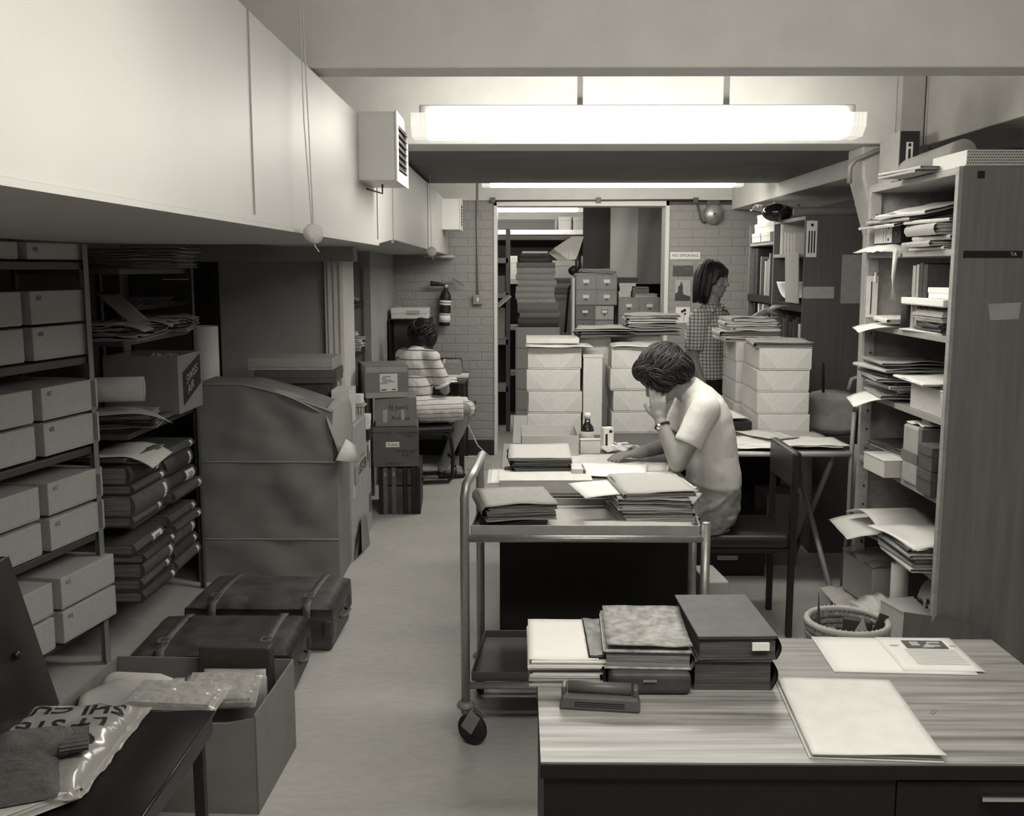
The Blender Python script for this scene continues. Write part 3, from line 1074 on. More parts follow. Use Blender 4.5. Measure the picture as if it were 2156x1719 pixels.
# torn flaps of the top parcel
def shell(pts, fs, m, name, parent, t=.002, sub=2):
    b = MB().add(pts, fs, True)
    o = ob(name, b, m, parent)
    if sub:
        s = o.modifiers.new('subdivision', 'SUBSURF')
        s.levels = s.render_levels = sub
    k = o.modifiers.new('thickness', 'SOLIDIFY')
    k.thickness = t
    return o


L = Vector(tp.location)


def lp(px, py, y):
    return Yp(px, py, y) - L


fl = [lp(560, 822, 5.045), lp(620, 838, 5.03), lp(684, 876, 5.03), lp(565, 815, 5.16), lp(632, 826, 5.16), lp(688, 866, 5.14)]
shell(fl, [(0, 1, 4, 3), (1, 2, 5, 4)], kraft_l, 'torn_flap', tp)
fl = [lp(678, 872, 5.04), lp(700, 840, 5.12), lp(740, 822, 5.3), lp(706, 930, 5.02), lp(735, 905, 5.12), lp(742, 905, 5.3), lp(715, 972, 5.04), lp(735, 950, 5.2), lp(742, 945, 5.32)]
shell(fl, [(0, 1, 4, 3), (1, 2, 5, 4), (3, 4, 7, 6), (4, 5, 8, 7)], kraft_l, 'torn_flap', tp)
fl = [lp(728, 925, 5.0), lp(748, 938, 5.2), lp(706, 970, 4.98), lp(755, 975, 5.05)]
shell(fl, [(0, 1, 3, 2)], boxboard, 'loose_label', tp, sub=0)

# printed cartons behind the parcels
def printed(label, x0, x1, y0, y1, h, prints, m=carton_l, open_=False):
    th = thing('printed_carton', label, 'carton', ((x0 + x1) / 2, (y0 + y1) / 2, 0), 0)
    w_, d_ = (x1 - x0) / 2, (y1 - y0) / 2
    ob('body', MB().box(-w_, w_, -d_, d_, 0, h), m, th, .006)
    if open_:
        ob('flap', MB().box(-.002, .002, -d_ + .01, d_ - .01, 0, .16, 0, T(w_ - .004, 0, h - .002, 0, 0, -.35)), m, th)
        ob('flap', MB().box(-w_ + .01, w_ - .01, -.002, .002, 0, .08, 0, T(0, d_ - .004, h - .002, 0, .4, 0)), m, th)
    for s, z, y, wd, mm in prints:
        if isinstance(s, str):
            text(s, wd, mm, th, at(RIGHT, w_ + .0012, y, z), 'lettering', sx=1.2)
        else:
            ob('printed_mark', MB().bc((w_ + .0006, y, z), (.0012, s[0], s[1])), mm, th)
    return th


printed('tall pale carton with printed lettering next to the brown parcels', -1.50, -.925, 5.42, 5.96, .75, [('LISTER', .47, .12, .085, ink), ((.05, .1), .47, -.10, 0, tape_m), ((.012, .06), .49, -.055, 0, label_m), ((.03, .012), .42, -.05, 0, label_m), ((.012, .05), .40, -.2, 0, label_m), ((.02, .02), .36, -.19, 0, label_m), ((.14, .004), .535, .12, 0, ink)])
printed('second pale carton with open top and printed bars by the trim post', -1.07, -.93, 5.98, 6.17, .585, [((.10, .12), .30 - .12, .03, 0, ink_g), ((.03, .10), .50, -.03, 0, ink), ((.03, .08), .53, .04, 0, label_m), ((.02, .11), .45, .035, 0, ink)])
solo('tape_fold', MB().bc((0, 0, 0), (.012, .08, .10)), kraft_l, 'stuck paper wad on the side of the tall pale carton', 'paper', (-.918, 5.56, .47), bevel=.003)
solo('kraft_scrap', MB().add([(0, 0, 0), (.03, .1, .02), (.04, .34, .0), (.02, .05, .12), (.012, .2, .19), (.012, .42, .16)], [(0, 1, 4, 3), (1, 2, 5, 4), (3, 4, 1, 0)], True), kraft, 'torn brown paper scrap at the foot of the tall pale carton', 'paper', (-.925, 5.43, 0.005))

# boxes on top, behind the torn parcel
solo('document_case', MB().box(-.14, .14, -.14, .14, 0, .235), cloth_dark, 'dark upright document case supporting the flat boxes', 'box', (-1.2, 5.66, .752), bevel=.004)
lid_box('small pale box under the overhanging edge of the flat boxes', .10, .22, .20, (-.99, 5.60, .755), 0, boxboard, lid=.3)
lid_box('lower flat dark box, overhanging, above the brown parcels', .45, .32, .07, (-1.245, 5.66, .99), .06, buff_d, None, 'box', .6, 'flat_box')
lid_box('upper flat grey box on top of the dark flat box', .47, .30, .066, (-1.27, 5.66, 1.062), .02, buff2, None, 'box', .75, 'flat_box')

# small stack on the second carton
x, y = -1.0, 6.08
lid_box('small glossy black box in the gap beside the carton tower', .14, .16, .065, (x + .02, y, .587), 0, glass_d, None, 'box', .5, 'small_box')
b = lid_box('small white box with printed digits in the gap beside the carton tower', .15, .17, .075, (x + .01, y, .654), .1, label_m, None, 'box', .5, 'small_box')
text('1980', .018, ink_g, b, at(FRONT, .03, -.0865, .02), 'lettering')
bs = thing('small_basket', 'little woven basket in the stack beside the carton tower', 'basket', (x - .005, y, .731))
bb = MB().box(-.05, .05, -.05, .05, 0, .055)
ob('body', bb, wicker, bs, .004)
wv = MB()
for k in range(7):
    wv.tube([(-.048 + k * .016, -.052, 0), (-.048 + k * .016, -.052, .055)], .003, 5)
ob('weave', wv, boxboard, bs)
ob('rim', MB().box(-.064, .064, -.06, .06, .056, .066), boxL, bs, .003)
pad = thing('paper_pad', 'bright pad of paper on top of the little basket', 'paper', (x - .01, y, .798))
ob('pages', MB().box(-.05, .05, -.05, .05, 0, .06), paper, pad, .004)
ob('backing', MB().box(-.056, .056, -.055, .055, 0, .014), boxL, pad, .002)

# ---------------------------------------------------------------- tower of cartons on a ribbed trunk
def domed_trunk(label, x0, x1, y0, y1, h, rz):
    th = thing('cabin_trunk', label, 'trunk', ((x0 + x1) / 2, (y0 + y1) / 2, 0), rz)
    w_, d_ = (x1 - x0) / 2, (y1 - y0) / 2
    ob('body', MB().box(-w_, w_, -d_, d_, .0, h * .6), old_leather, th, .008)
    ob('lid', MB().box(-w_, w_, -d_, d_, h * .615, h), old_leather, th, .015, None, None, 4)
    ob('end_panel', MB().box(w_ - .002, w_ + .004, -d_ + .03, d_ - .03, .03, h - .03), old_leather2, th, .004)
    for k in (-.75, -.3, .3, .75):
        ob('slat', MB().box(w_ * k - .016, w_ * k + .016, -d_ - .009, d_ + .009, -.0, h + .006), black_m if k > 0 else strap_m, th, .006)
    for sx in (-1, 1):
        ob('edge_binding', MB().box(sx * w_ - .012, sx * w_ + .012, -d_ - .005, d_ + .005, 0, h + .004), black_m, th, .004)
    for k in (-.75, -.3):
        ob('catch', MB().bc((w_ * k, -d_ - .012, h * .88), (.012, .008, .03)), steel, th, .002)
    ob('handle', MB().tube([(w_ + .004, -.05, h * .6), (w_ + .022, -.04, h * .58), (w_ + .022, .04, h * .58), (w_ + .004, .05, h * .6)], .007, 7), black_m, th)
    return th


domed_trunk('dark ribbed cabin trunk under the tower of cartons', -.935, -.685, 6.52, 6.97, .312, .06)
def tcarton(label, xc, w_, d_, y, z, h, rz, m):
    c, s = math.cos(rz), math.sin(rz)
    th = thing('packing_carton', label, 'carton', (xc - d_ / 2 * s, y + d_ / 2 * c, z), rz)
    ob('body', MB().box(-w_ / 2, w_ / 2, -d_ / 2, d_ / 2, 0, h), m, th, .005)
    ob('top_flap', MB().box(-w_ / 2 + .004, w_ / 2 - .004, -d_ / 2 + .01, -.004, h, h + .004).box(-w_ / 2 + .004, w_ / 2 - .004, .004, d_ / 2 - .01, h, h + .004), m, th)
    return th


t3 = tcarton('carton with a white name label above the ribbed trunk', -.815, .30, .36, 6.50, .324, .262, .10, carton_d)
y = -.1814
ob('name_label', MB().bc((-.02, y, .15), (.088, .0012, .036), 0, T(0, 0, 0)), label_m, t3)
text('St Joan', .024, ink, t3, at(FRONT, -.02, y - .0012, .15), 'handwriting', sx=.9)
text('THIS WAY UP', .018, ink, t3, at(FRONT, -.09, y, .228), 'lettering')
text('DUAL WIRING\n21908-0', .020, ink, t3, at(FRONT, .085, y, .215), 'lettering')
text('AICON 525\nACE', .026, ink, t3, at(FRONT, .06, y, .09), 'lettering')
text('CHAPE 27', .024, ink, t3, at(FRONT, -.02, y, .022), 'lettering')
ob('top_fold', MB().box(.02, .145, -.1, .1, .262, .282, 0, T(ry=-.1)), carton, t3)
t2 = tcarton('carton handwritten with a saint\'s name, middle of the carton tower', -.812, .27, .34, 6.51, .592, .186, .11, carton)
y = -.1712
text("St Joan's", .045, ink, t2, at(FRONT, .02, y, .125), 'handwriting', sx=.85)
text('Archives', .04, ink, t2, at(FRONT, .03, y, .055), 'handwriting', sx=.85)
ob('torn_label', MB().bc((-.07, y, .07), (.03, .0014, .085)), paper3, t2, .006)
ob('torn_label', MB().bc((.045, y, .08), (.022, .0014, .07)), paper3, t2, .006)
text('C T\nL.A', .05, ink_g, t2, at(RIGHT, .1358, -.04, .10), 'lettering')
t1 = tcarton('topmost carton of the tower, with a typed white address label', -.865, .285, .36, 6.49, .784, .205, .28, carton)
y = -.1812
ob('parcel_tape', MB().bc((0, y + .0002, .185), (.27, .0012, .035)).bc((0, y + .0002, .018), (.27, .0012, .034)), carton_l, t1)
lb = ob('address_label', MB().bc((.012, y, .10), (.115, .0014, .115)), label_m, t1)
k = MB()
for q, (wd, xx) in enumerate(((.05, 0), (.03, -.02), (.06, -.0), (.08, .01), (.05, -.02))):
    k.bc((.0 + xx, y - .001, .138 - .011 * q), (wd, .001, .004))
k.bc((-.02, y - .001, .053), (.035, .001, .007)).bc((.045, y - .001, .053), (.025, .001, .007))
ob('typing', k, ink, lb)

# ---------------------------------------------------------------- old suitcases on the floor
def suitcase(label, x0, x1, y0, y1, h, rz, m):
    th = thing('old_suitcase', label, 'suitcase', ((x0 + x1) / 2, (y0 + y1) / 2, 0), rz, 'old suitcases on the floor')
    w_, d_ = (x1 - x0) / 2, (y1 - y0) / 2
    ob('base', MB().box(-w_ + .006, w_ - .006, -d_ + .006, d_ - .006, 0, h * .72), m, th, .018, None, None, 3)
    l = MB()
    n = 16
    vs, fs = [], []
    for i in range(n + 1):
        for j in range(n + 1):
            a, b = i / n * 2 - 1, j / n * 2 - 1
            rx = math.copysign(abs(a) ** .75, a)
            z = h + .022 * (1 - a * a) * (1 - b * b) + .006 * noise.noise((a * 3 + x0 * 9, b * 3, 0)) - .035 * max(0, max(abs(a), abs(b)) - .9) / .1 * .5
            vs.append((rx * w_, math.copysign(abs(b) ** .75, b) * d_, z))
    for i in range(n):
        for j in range(n):
            q = i * (n + 1) + j
            fs.append((q, q + n + 1, q + n + 2, q + 1))
    l.add(vs, fs, True)
    ring = [i * (n + 1) for i in range(n + 1)] + [n * (n + 1) + j for j in range(1, n + 1)] + [i * (n + 1) + n for i in range(n - 1, -1, -1)] + [j for j in range(n - 1, 0, -1)]
    o = len(l.v)
    for q in ring:
        p = l.v[q]
        bul = .008
        l.v.append((p[0] * (1 + bul), p[1] * (1 + bul), h * .66))
    N = len(ring)
    for k in range(N):
        a, b = ring[k], ring[(k + 1) % N]
        l.f.append((a, b, o + (k + 1) % N, o + k))
        l.sm.append(True)
        l.mi.append(0)
    ob('lid', l, m, th)
    for k in (-.62, .66):
        s = MB()
        pts = [(w_ * k, d_ + .006, .05), (w_ * k, d_ + .008, h - .03)] + [(w_ * k, d_ * (1 - q * 2), h + .022 * (1 - k * k) * (1 - (1 - q * 2) ** 2) + .006) for q in [i / 10 for i in range(11)]] + [(w_ * k, -d_ - .012, h - .03), (w_ * k, -d_ - .010, .06)]
        vs = []
        for p in pts:
            vs += [(p[0] - .016, p[1], p[2]), (p[0] + .016, p[1], p[2])]
        s.add(vs, [(2 * i, 2 * i + 1, 2 * i + 3, 2 * i + 2) for i in range(len(pts) - 1)], True)
        so = ob('strap', s, strap_m, th)
        t = so.modifiers.new('thickness', 'SOLIDIFY')
        t.thickness = .005
        t.offset = 1
        ob('buckle', MB().box(-.02, .02, -.022, -.017, 0, .005).box(-.02, .02, .017, .022, 0, .005).box(-.021, -.016, -.02, .02, 0, .005).box(.016, .021, -.02, .02, 0, .005), steel, so, 0, None, T(w_ * k, -d_ * .72, h + .022))
    ob('handle', MB().tube([(w_ + .002, -.06, h * .5), (w_ + .025, -.045, h * .5), (w_ + .025, .045, h * .5), (w_ + .002, .06, h * .5)], .008, 8), strap_m, th)
    for a, b in ((1, 1), (1, -1), (-1, -1)):
        ob('corner_patch', MB().bc((a * (w_ - .02), b * (d_ - .02), h * .5), (.05, .05, h * .4)), m, th, .012)
    return th


suitcase('worn leather suitcase with two straps, the farther one on the floor', -1.42, -.79, 4.10, 4.52, .205, -.02, old_leather2)
suitcase('worn leather suitcase with two straps, nearer, behind the big carton', -1.46, -.86, 3.58, 3.98, .205, .03, old_leather)

# ---------------------------------------------------------------- big open carton in the foreground
th = thing('open_carton', 'large open cardboard carton full of packets beside the black chair', 'carton', (-1.075, 3.035, 0), -.04)
w_, d_, h_, e = .305, .215, .315, .006
M = T
ob('side', MB().box(w_ - e, w_, -d_, d_, 0, h_), carton, th, .002)
ob('side', MB().box(-w_, -w_ + e, -d_, d_, 0, h_), carton, th, .002)
fr = MB().prism([(-w_, 0), (w_, 0), (w_, h_ - .01), (w_ - .09, h_ - .03), (0, h_ - .035), (-w_, h_ - .02)], -d_, -d_ + e, 0, Mxz)
ob('front', fr, carton, th)
ob('back', MB().box(-w_ + e, w_ - e, d_ - e, d_, 0, h_), carton, th, .002)
ob('bottom', MB().box(-w_ + e, w_ - e, -d_ + e, d_ - e, 0.001, e), carton, th)
ob('divider', MB().box(-.005, 0, -d_ + e, d_ - e, e, h_ - .04, 0, T(0, 0, 0, -.3)), carton, th)
ob('hand_hole', MB().lathe([(.03, 0), (.03, .0015)], 20, M=T(.095, -d_ + .0005, .2, 0, PI / 2), sx=1.3), black_m, th)
bx = Vector((-1.075, 3.035, 0))
solo('black_case', MB().box(-.12, .12, -.03, .03, 0, .365), cloth_dark, 'black worn case standing upright at the back of the big carton', 'case', bx + Vector((.13, .172, .012)), -.04, bevel=.008)
for k, (m, wd, h) in enumerate(((paper2, .2, .30), (boxboard, .21, .285), (buff, .2, .28), (paper3, .2, .275))):
    folder(['white', 'grey', 'buff', 'plain'][k] + ' file standing upright in the big carton', wd, h, .014, bx + Vector((.14, .125 - .02 * k, .012 + h / 2)), 0, m, pages_m, 'folder', 'files standing in the big carton').rotation_euler = (PI / 2, 0, .02 * k)


def packet(label, w_, d_, t, loc, rz, tilt=0, inner=paper3):
    th = thing('plastic_packet', label, 'packet', loc, rz, 'clear plastic packets in the big carton')
    th.rotation_euler = (tilt, 0, rz)
    p = MB()
    layered(p, w_ * .86, d_ * .86, t * .7, 4, .006, R, .004)
    ob('papers', p, inner, th)
    b = MB()
    n = 26
    vs, fs = [], []
    sd = R.random() * 30
    for s in (1, -1):
        for i in range(n + 1):
            for j in range(n + 1):
                a, c = i / n * 2 - 1, j / n * 2 - 1
                e2 = max(0, 1 - max(abs(a), abs(c)) ** 6)
                q = noise.noise((a * 4 + sd, c * 4, s)) + .6 * noise.noise((a * 9 + sd, c * 9, s))
                vs.append((a * w_ / 2, c * d_ / 2, t * .4 + s * (t * .5 * e2 + .0015) + .013 * q * e2 * (1.25 - e2 * .4)))
    for s in range(2):
        o = s * (n + 1) ** 2
        for i in range(n):
            for j in range(n):
                k = o + i * (n + 1) + j
                fs.append((k, k + n + 1, k + n + 2, k + 1) if s == 0 else (k, k + 1, k + n + 2, k + n + 1))
    b.add(vs, fs, False)
    ob('plastic_wrap', b, film, th)
    return th


packet('clear wrapped packet of papers, upper one in the big carton', .24, .13, .05, bx + Vector((.12, .03, .262)), .05, .42)
packet('clear wrapped packet of papers, lying at the front of the big carton', .30, .15, .055, bx + Vector((.02, -.10, .29)), -.08, .12)
solo('milk_bottle', MB().lathe([(.001, 0), (.05, .004), (.062, .03), (.062, .18), (.05, .22), (.03, .24), (.001, .25)], 28, M=T(ry=PI / 2)), boxboard, 'pale rounded plastic jar lying in the big carton', 'jar', bx + Vector((-.27, .06, .262)), -.1)
solo('grey_envelope', MB().sheet(.3, .22, wav(.03), .003, 14, 10), paper3, 'rumpled grey envelope beside the pale jar in the big carton', 'envelope', bx + Vector((-.13, -.07, .30)), .25)
sc = lid_box('small drab box under the steel shelving beside the black chair', .22, .28, .13, (-1.60, 3.05, 0), -.2, boxL, None, 'box', .5, 'storage_box')

# ---------------------------------------------------------------- black chair at the lower left with bag, books and jumper
cx, cy = -1.04, 2.27
th = thing('padded_chair', 'black vinyl chair in the lower left corner under a plastic bag', 'chair', (cx, cy, 0))
sm = MB()
n = 14
vs, fs = [], []
for i in range(n + 1):
    for j in range(n + 1):
        a, b = i / n * 2 - 1, j / n * 2 - 1
        r = .96
        vs.append((a * .225, b * .27, .45 + .018 * (1 - a ** 4) * (1 - b ** 4) - .006 * math.sin(a * 6) * .4))
for i in range(n):
    for j in range(n):
        q = i * (n + 1) + j
        fs.append((q, q + n + 1, q + n + 2, q + 1))
sm.add(vs, fs, True)
sm.box(-.224, .224, -.269, .269, .385, .45)
ob('seat', sm, leather, th, .012)
ob('piping', MB().tube([(.226, -.27, .447), (.226, .27, .447)], .005, 7).tube([(-.22, .271, .447), (.226, .271, .447)], .005, 7), leather, th)
bk = MB()
vs, fs = [], []
for i in range(n + 1):
    for j in range(n + 1):
        a, b = i / n * 2 - 1, j / n
        vs.append((.02 + .02 * (1 - a ** 4) - .008 * math.exp(-((a * 4 - 1.2) ** 2 + (b * 6 - 3) ** 2) * 3), a * .27, .005 + b * .42))
for i in range(n):
    for j in range(n):
        q = i * (n + 1) + j
        fs.append((q, q + n + 1, q + n + 2, q + 1))
bk.add(vs, fs, True).box(-.03, .022, -.268, .268, .0, .43)
bo = ob('backrest', bk, leather, th, .012, None, T(-.205, 0, .46, 0, 0, -.26))
ob('button', MB().ell((.046, .12, .20), (.008, .012, .012), 10, 6), leather, bo)
for x, y in ((.19, .24), (.19, -.24), (-.19, .24), (-.19, -.24)):
    ob('leg', MB().box(x - .014, x + .014, y - .014, y + .014, 0, .39), black_m, th, .003)
# things on the seat
film3 = mat('grey_polythene', .42, .16, spec=.9, alpha=.75)
bag = thing('plastic_bag', 'clear plastic bag with big black letters on the black chair', 'bag', (-1.12, 2.25, .472), .03)
bw, bd = .30, .44
n = 26


def bagz(x, y):
    a, c = x / bw * 2, y / bd * 2
    e2 = max(0, 1 - max(abs(a), abs(c)) ** 8)
    return .045 * e2 * (1 - .25 * max(0, -c)) + .008 * noise.noise((a * 3, c * 3, 2)) + .006 * noise.noise((a * 8, c * 8, 5)) * (abs(a) + .2) + .006


ob('plastic', MB().sheet(bw, bd, bagz, .0008, 30, 36), film3, bag)
ob('books_inside', MB().box(-.11, .09, -.12, .20, 0, .034), paper2, bag, .004)
ob('plastic_rim', MB().sheet(bw * 1.12, bd * 1.06, lambda x, y: .008 + .016 * abs(noise.noise((x * 22, y * 22, 1))), .0006, 28, 32), film, bag)
for s_, x, y, sz, rz in (('SHI CUE', .0, .135, .072, .12), ('LT STE', .01, .055, .072, .16), ('CUL', .05, -.025, .072, .2)):
    o = text(s_, sz, ink, bag, Matrix(), 'lettering', ext=.0003, bold=.022)
    Mt = T(x, y, 0, PI + rz) @ Matrix.Diagonal((1.0, 1, 1, 1))
    bmx = bmesh.new()
    bmx.from_mesh(o.data)
    for _ in range(2):
        bmesh.ops.subdivide_edges(bmx, edges=[e_ for e_ in bmx.edges if e_.calc_length() > .012], cuts=1)
    for v_ in bmx.verts:
        p_ = Mt @ v_.co
        v_.co = (p_.x, p_.y, bagz(p_.x, p_.y) + .0016 + v_.co.z)
    bmx.to_mesh(o.data)
    bmx.free()
    o.matrix_local = Matrix()
jp = thing('knitted_jumper', 'grey ribbed woollen jumper lying across the plastic bag', 'jumper', (-1.185, 2.075, .497), .28)
jb = MB()
n = 34
vs, fs = [], []
for i in range(n + 1):
    for j in range(n * 6 + 1):
        a, c = i / n * 2 - 1, j / (n * 3) - 1
        e2 = max(0, 1 - max(abs(a), abs(c)) ** 5)
        rib = .005 * math.sin(c * 80) if a > -.05 else 0
        vs.append((a * .17, c * .135 * (1 - .15 * a), .07 * e2 + rib * e2 + .014 * noise.noise((a * 3, c * 3, 1)) * e2))
W2 = n * 6 + 1
for i in range(n):
    for j in range(n * 6):
        q = i * W2 + j
        fs.append((q, q + W2, q + W2 + 1, q + 1))
jb.add(vs, fs, True)
ob('body', jb, wool, jp)
cf = MB()
vs, fs = [], []
for i in range(9):
    for j in range(61):
        a, c = i / 8, j / 60 * 2 * PI
        r = .026 + .0025 * math.sin(c * 18)
        vs.append((a * .06, r * math.cos(c) * 1.7, .03 + r * .8 * math.sin(c)))
for i in range(8):
    for j in range(60):
        q = i * 61 + j
        fs.append((q, q + 1, q + 62, q + 61))
cf.add(vs, fs, True)
ob('cuff', cf, wool, jp, 0, None, T(.155, .045, .022, .1))
ob('sleeve', MB().cap((.06, .02, .055), (.155, .045, .052), .045, .036, 16), wool, jp)
book('thick paperback jutting out from under the grey jumper', .11, .17, .026, (-1.06, 2.04, .466), -.75, paper2, pages_m, 'B', 'book', None, 'paperback')


# ================================================================ RIGHT SIDE
FX, FB = 1.60, 2.02          # bookcase front and back
Y0, Y1 = 3.73, 4.72
th = thing('bookcase', 'tall plywood bookcase with its plain end towards the front desk', 'bookcase', (FX, Y0, 0))
ob('end_panel', MB().box(0, FB - FX, 0, .022, 0, 1.985), ply, th, .002)
ob('front_edge', MB().box(-.016, .0, -.002, .028, 0, 1.985), ply_l, th, .002)
fe = MB().box(.0, .05, Y1 - Y0 - .03, Y1 - Y0, 0, 1.985).box(0.05, .42, Y1 - Y0 - .012, Y1 - Y0, 0, 1.985)
ob('end_panel', fe, ply_l, th, .002)
hl = MB()
for k in range(20):
    hl.bc((.03, Y1 - Y0 - .031, .15 + k * .09), (.008, .003, .008))
ob('peg_hole', hl, black_m, th)
ob('back_panel', MB().box(FB - FX - .012, FB - FX, .022, Y1 - Y0, .05, 1.98), ply_dark, th)
ob('back_batten', MB().box(FB - FX - .03, FB - FX - .012, .52, .58, .05, 1.98), ply, th)
RS = [.08, .44, .745, 1.05, 1.365, 1.69, 1.985]
for z in RS:
    ob('shelf', MB().box(.002, FB - FX - .013, .023, Y1 - Y0 - .03, z - .024, z), ply_l, th, .002)
ob('square_sticker', MB().bc((.065, -.0008, 1.955), (.026, .0014, .026)), black_m, th)
tp = ob('embossed_tape', MB().bc((.125, -.0008, 1.67), (.215, .0014, .026)), black_m, th)
text('TA', .018, label_m, tp, at(FRONT, .20, -.0018, 1.67), 'lettering')
ob('torn_sticker', MB().prism([(.13, 0), (.235, .005), (.24, .065), (.12, .06), (.125, .03)], -.0005, .0009, 0, T(0, 0, 1.43, 0, PI / 2)), paper3, th)
pt = ob('paper_strip', MB().box(-.001, .05, Y1 - Y0 - .034, Y1 - Y0 - .031, 1.395, 1.585), paper2, th)
ob('black_line', MB().box(.018, .022, Y1 - Y0 - .036, Y1 - Y0 - .034, 1.41, 1.56), ink, pt)
ob('clip', MB().box(.03, .04, Y1 - Y0 - .038, Y1 - Y0 - .03, 1.555, 1.60), label_m, th, .002)

X_ = FX + .16
# top of the bookcase
b = thing('box_file', 'tall box file with dark labelled spine standing on the bookcase top', 'box file', (1.735, 4.60, 1.987), 0)
ob('case', MB().box(-.055, .035, .0, .24, 0.02, .235), paper3, b, .003)
ob('spine', MB().box(-.05, .035, -.004, .0, 0.02, .235), black_card, b, .001)
lb = ob('spine_label', MB().bc((-.008, -.005, .145), (.03, .001, .085)), label_m, b)
ob('label_mark', MB().bc((-.008, -.006, .175), (.012, .001, .014)).bc((-.008, -.006, .135), (.010, .001, .045)), ink, lb)
ob('foot', MB().box(-.09, .035, -.02, .24, 0, .019), ply_l, b, .002)
solo('map_roll', MB().lathe([(.03, 0), (.05, .006), (.052, .02), (.05, .62), (.001, .62)], 28, M=T(rx=-PI / 2 + .02)), buff2, 'fat brown paper roll lying on top of the bookcase', 'roll', (1.70, 4.52, 2.04), PI + .05).rotation_euler = (0, 0, PI - .05)
b = thing('woven_tray', 'upturned white tray with a woven pattern on top of the bookcase', 'tray', (1.80, 3.90, 1.987), 0)
ob('body', MB().box(-.185, .24, -.155, .15, .004, .058), mat('woven_plastic', .6, .6, coord='Object'), b, .003)
wv = MB()
for k in range(44):
    for j in range(5):
        x = -.18 + k * .0096 + (.0048 if j % 2 else 0)
        wv.bc((x, -.1555, .011 + j * .0098), (.0052, .002, .0045), 0)
ob('perforation', wv, ink_g, b)
ob('rim', MB().box(-.19, .245, -.16, .155, 0, .006), boxboard, b, .002)
for k, (m, dx, dz) in enumerate(((buff2, 0, .001), (paper3, .02, .013))):
    folder(['lower', 'upper'][k] + ' thin folder between the roll and the woven tray', .22, .32, .01, (1.615 + .1 + dx * 0 - .02, 4.22, 1.987 + dz), .1 + dx * 3, m, pages_m, 'folder', 'thin folders on the bookcase top').location = (1.62, 4.16 - .02 * k, 1.987 + dz)

# shelf 1.69
z = 1.6905
solo('soft_packet', MB().sheet(.22, .38, lambda x, y: .028 * max(0, 1 - abs(y / .19) ** 4) * max(0, 1 - abs(x / .11) ** 4) + .006 * noise.noise((x * 20, y * 20, 0)), .004, 12, 16), paper2, 'soft white padded packet under the lying box file', 'packet', (FX + .05, 4.53, z))
b = thing('lying_box_file', 'black box file lying with its white label outwards on the bookcase', 'box file', (FX + .02, 4.56, z + .036))
ob('case', MB().box(0, .26, -.20, .12, 0, .088), black_card, b, .003)
lb = ob('spine_label', MB().box(-.0012, 0, -.10, .115, .004, .085), label_m, b)
ob('label_line', MB().box(-.002, -.001, -.035, -.032, .006, .083).box(-.002, -.001, .0, .002, .006, .083).bc((-.0016, -.06, .07), (.001, .015, .012)).bc((-.0016, -.06, .018), (.001, .015, .012)), ink, lb)
ob('finger_hole', MB().lathe([(.012, 0), (.012, .001)], 14, M=T(-.0005, -.15, .045, 0, 0, -PI / 2)), ink_g, b)
for k in range(3):
    folder(['lower', 'middle', 'topmost'][k] + ' big folder splayed open over the lying box file', .30, .44 - .03 * k, .014, (FX + .09, 4.44 - .12 * k, z + .13 + .019 * k), .08 * k, [buff, buff2, buff][k], pages_d, 'folder', 'folders over the lying box file', 'L', R, bend=.018).rotation_euler = (0, -.2, .08 * k)
pile('in the right hand heap of the upper bookcase shelf', FX + .12, 3.99, z, 0, [
    (.26, .30, .012, paper2, 'thin papers file', 0, .02, .05, 'L'), (.26, .36, .022, buff2, 'crushed paper file', -.02, .06, -.08, 'L'), (.25, .32, .018, paper3, 'thin grey file', 0, -.01, .06, 'L'),
    (.27, .34, .045, buff2, 'bulging envelope file', -.01, .03, -.05, 'L'), (.28, .36, .014, buff, 'top folder', .0, .02, .1, 'L')], 'files at the right of the upper bookcase shelf')
# shelf 1.365
z = 1.3655
sheets('white papers jutting far out over the shelf edge', .26, .40, 2, (FX + .05, 4.52, z + .002), -.25, paper, fn=droop(.03, .14, -1, 0))
folder('white paper file on the jutting papers', .22, .30, .02, (FX + .09, 4.42, z + .022), -.15, paper2, pages_m, 'folder')
bt = thing('tied_bundle', 'hanging bundle of pale string loops before the upright books', 'string', (FX - .022, 4.29, z + .1))
tb = MB()
for k in range(9):
    a = k * .7
    tb.tube([(.008 * math.sin(a), .012 * math.cos(a), .23), (-.006 + .008 * math.sin(a + 1), .02 * math.cos(a), .12), (.006 * math.cos(a), .016 * math.sin(a), .02)], .0032, 5)
ob('strand', tb, string_m, bt)
ob('knot', MB().ell((0, 0, .225), (.009, .013, .010), 10, 6), string_m, bt)
solo('dark_tube', MB().lathe([(.022, 0), (.022, .14), (.02, .142)], 20), cloth_dark, 'short dark upright tube below the hanging string', 'tube', (FX + .03, 4.275, z))
for k, (y, t, h, m) in enumerate(((4.225, .03, .265, cloth_bind_l), (4.185, .022, .27, buff2), (4.15, .03, .275, cloth_dark), (4.11, .035, .27, cloth_dark))):
    o = book(['pale', 'grey', 'dark', 'second dark'][k] + ' book standing upright behind the little boxes', .2, h, t, (FX + .13, y, z + h / 2), 0, m, pages_m, 'L', 'book', 'upright books on the bookcase')
    o.rotation_euler = (PI / 2, 0, 0)
pile('under the bubble wrapped packet', FX + .12, 3.99, z, 0, [(.24, .38, .008, paper2, 'white folder', 0, .06, .06, 'L'), (.22, .30, .014, buff_d, 'dark notebook', 0, 0, -.05, 'L'), (.20, .2, .014, cloth_dark, 'small dark book', -.02, -.03, .0, 'L')], 'notebooks under the wrapped packet')
packet('bubble wrapped packet below the white tray on the bookcase', .20, .31, .06, (FX + .10, 4.0, z + .042), 0)
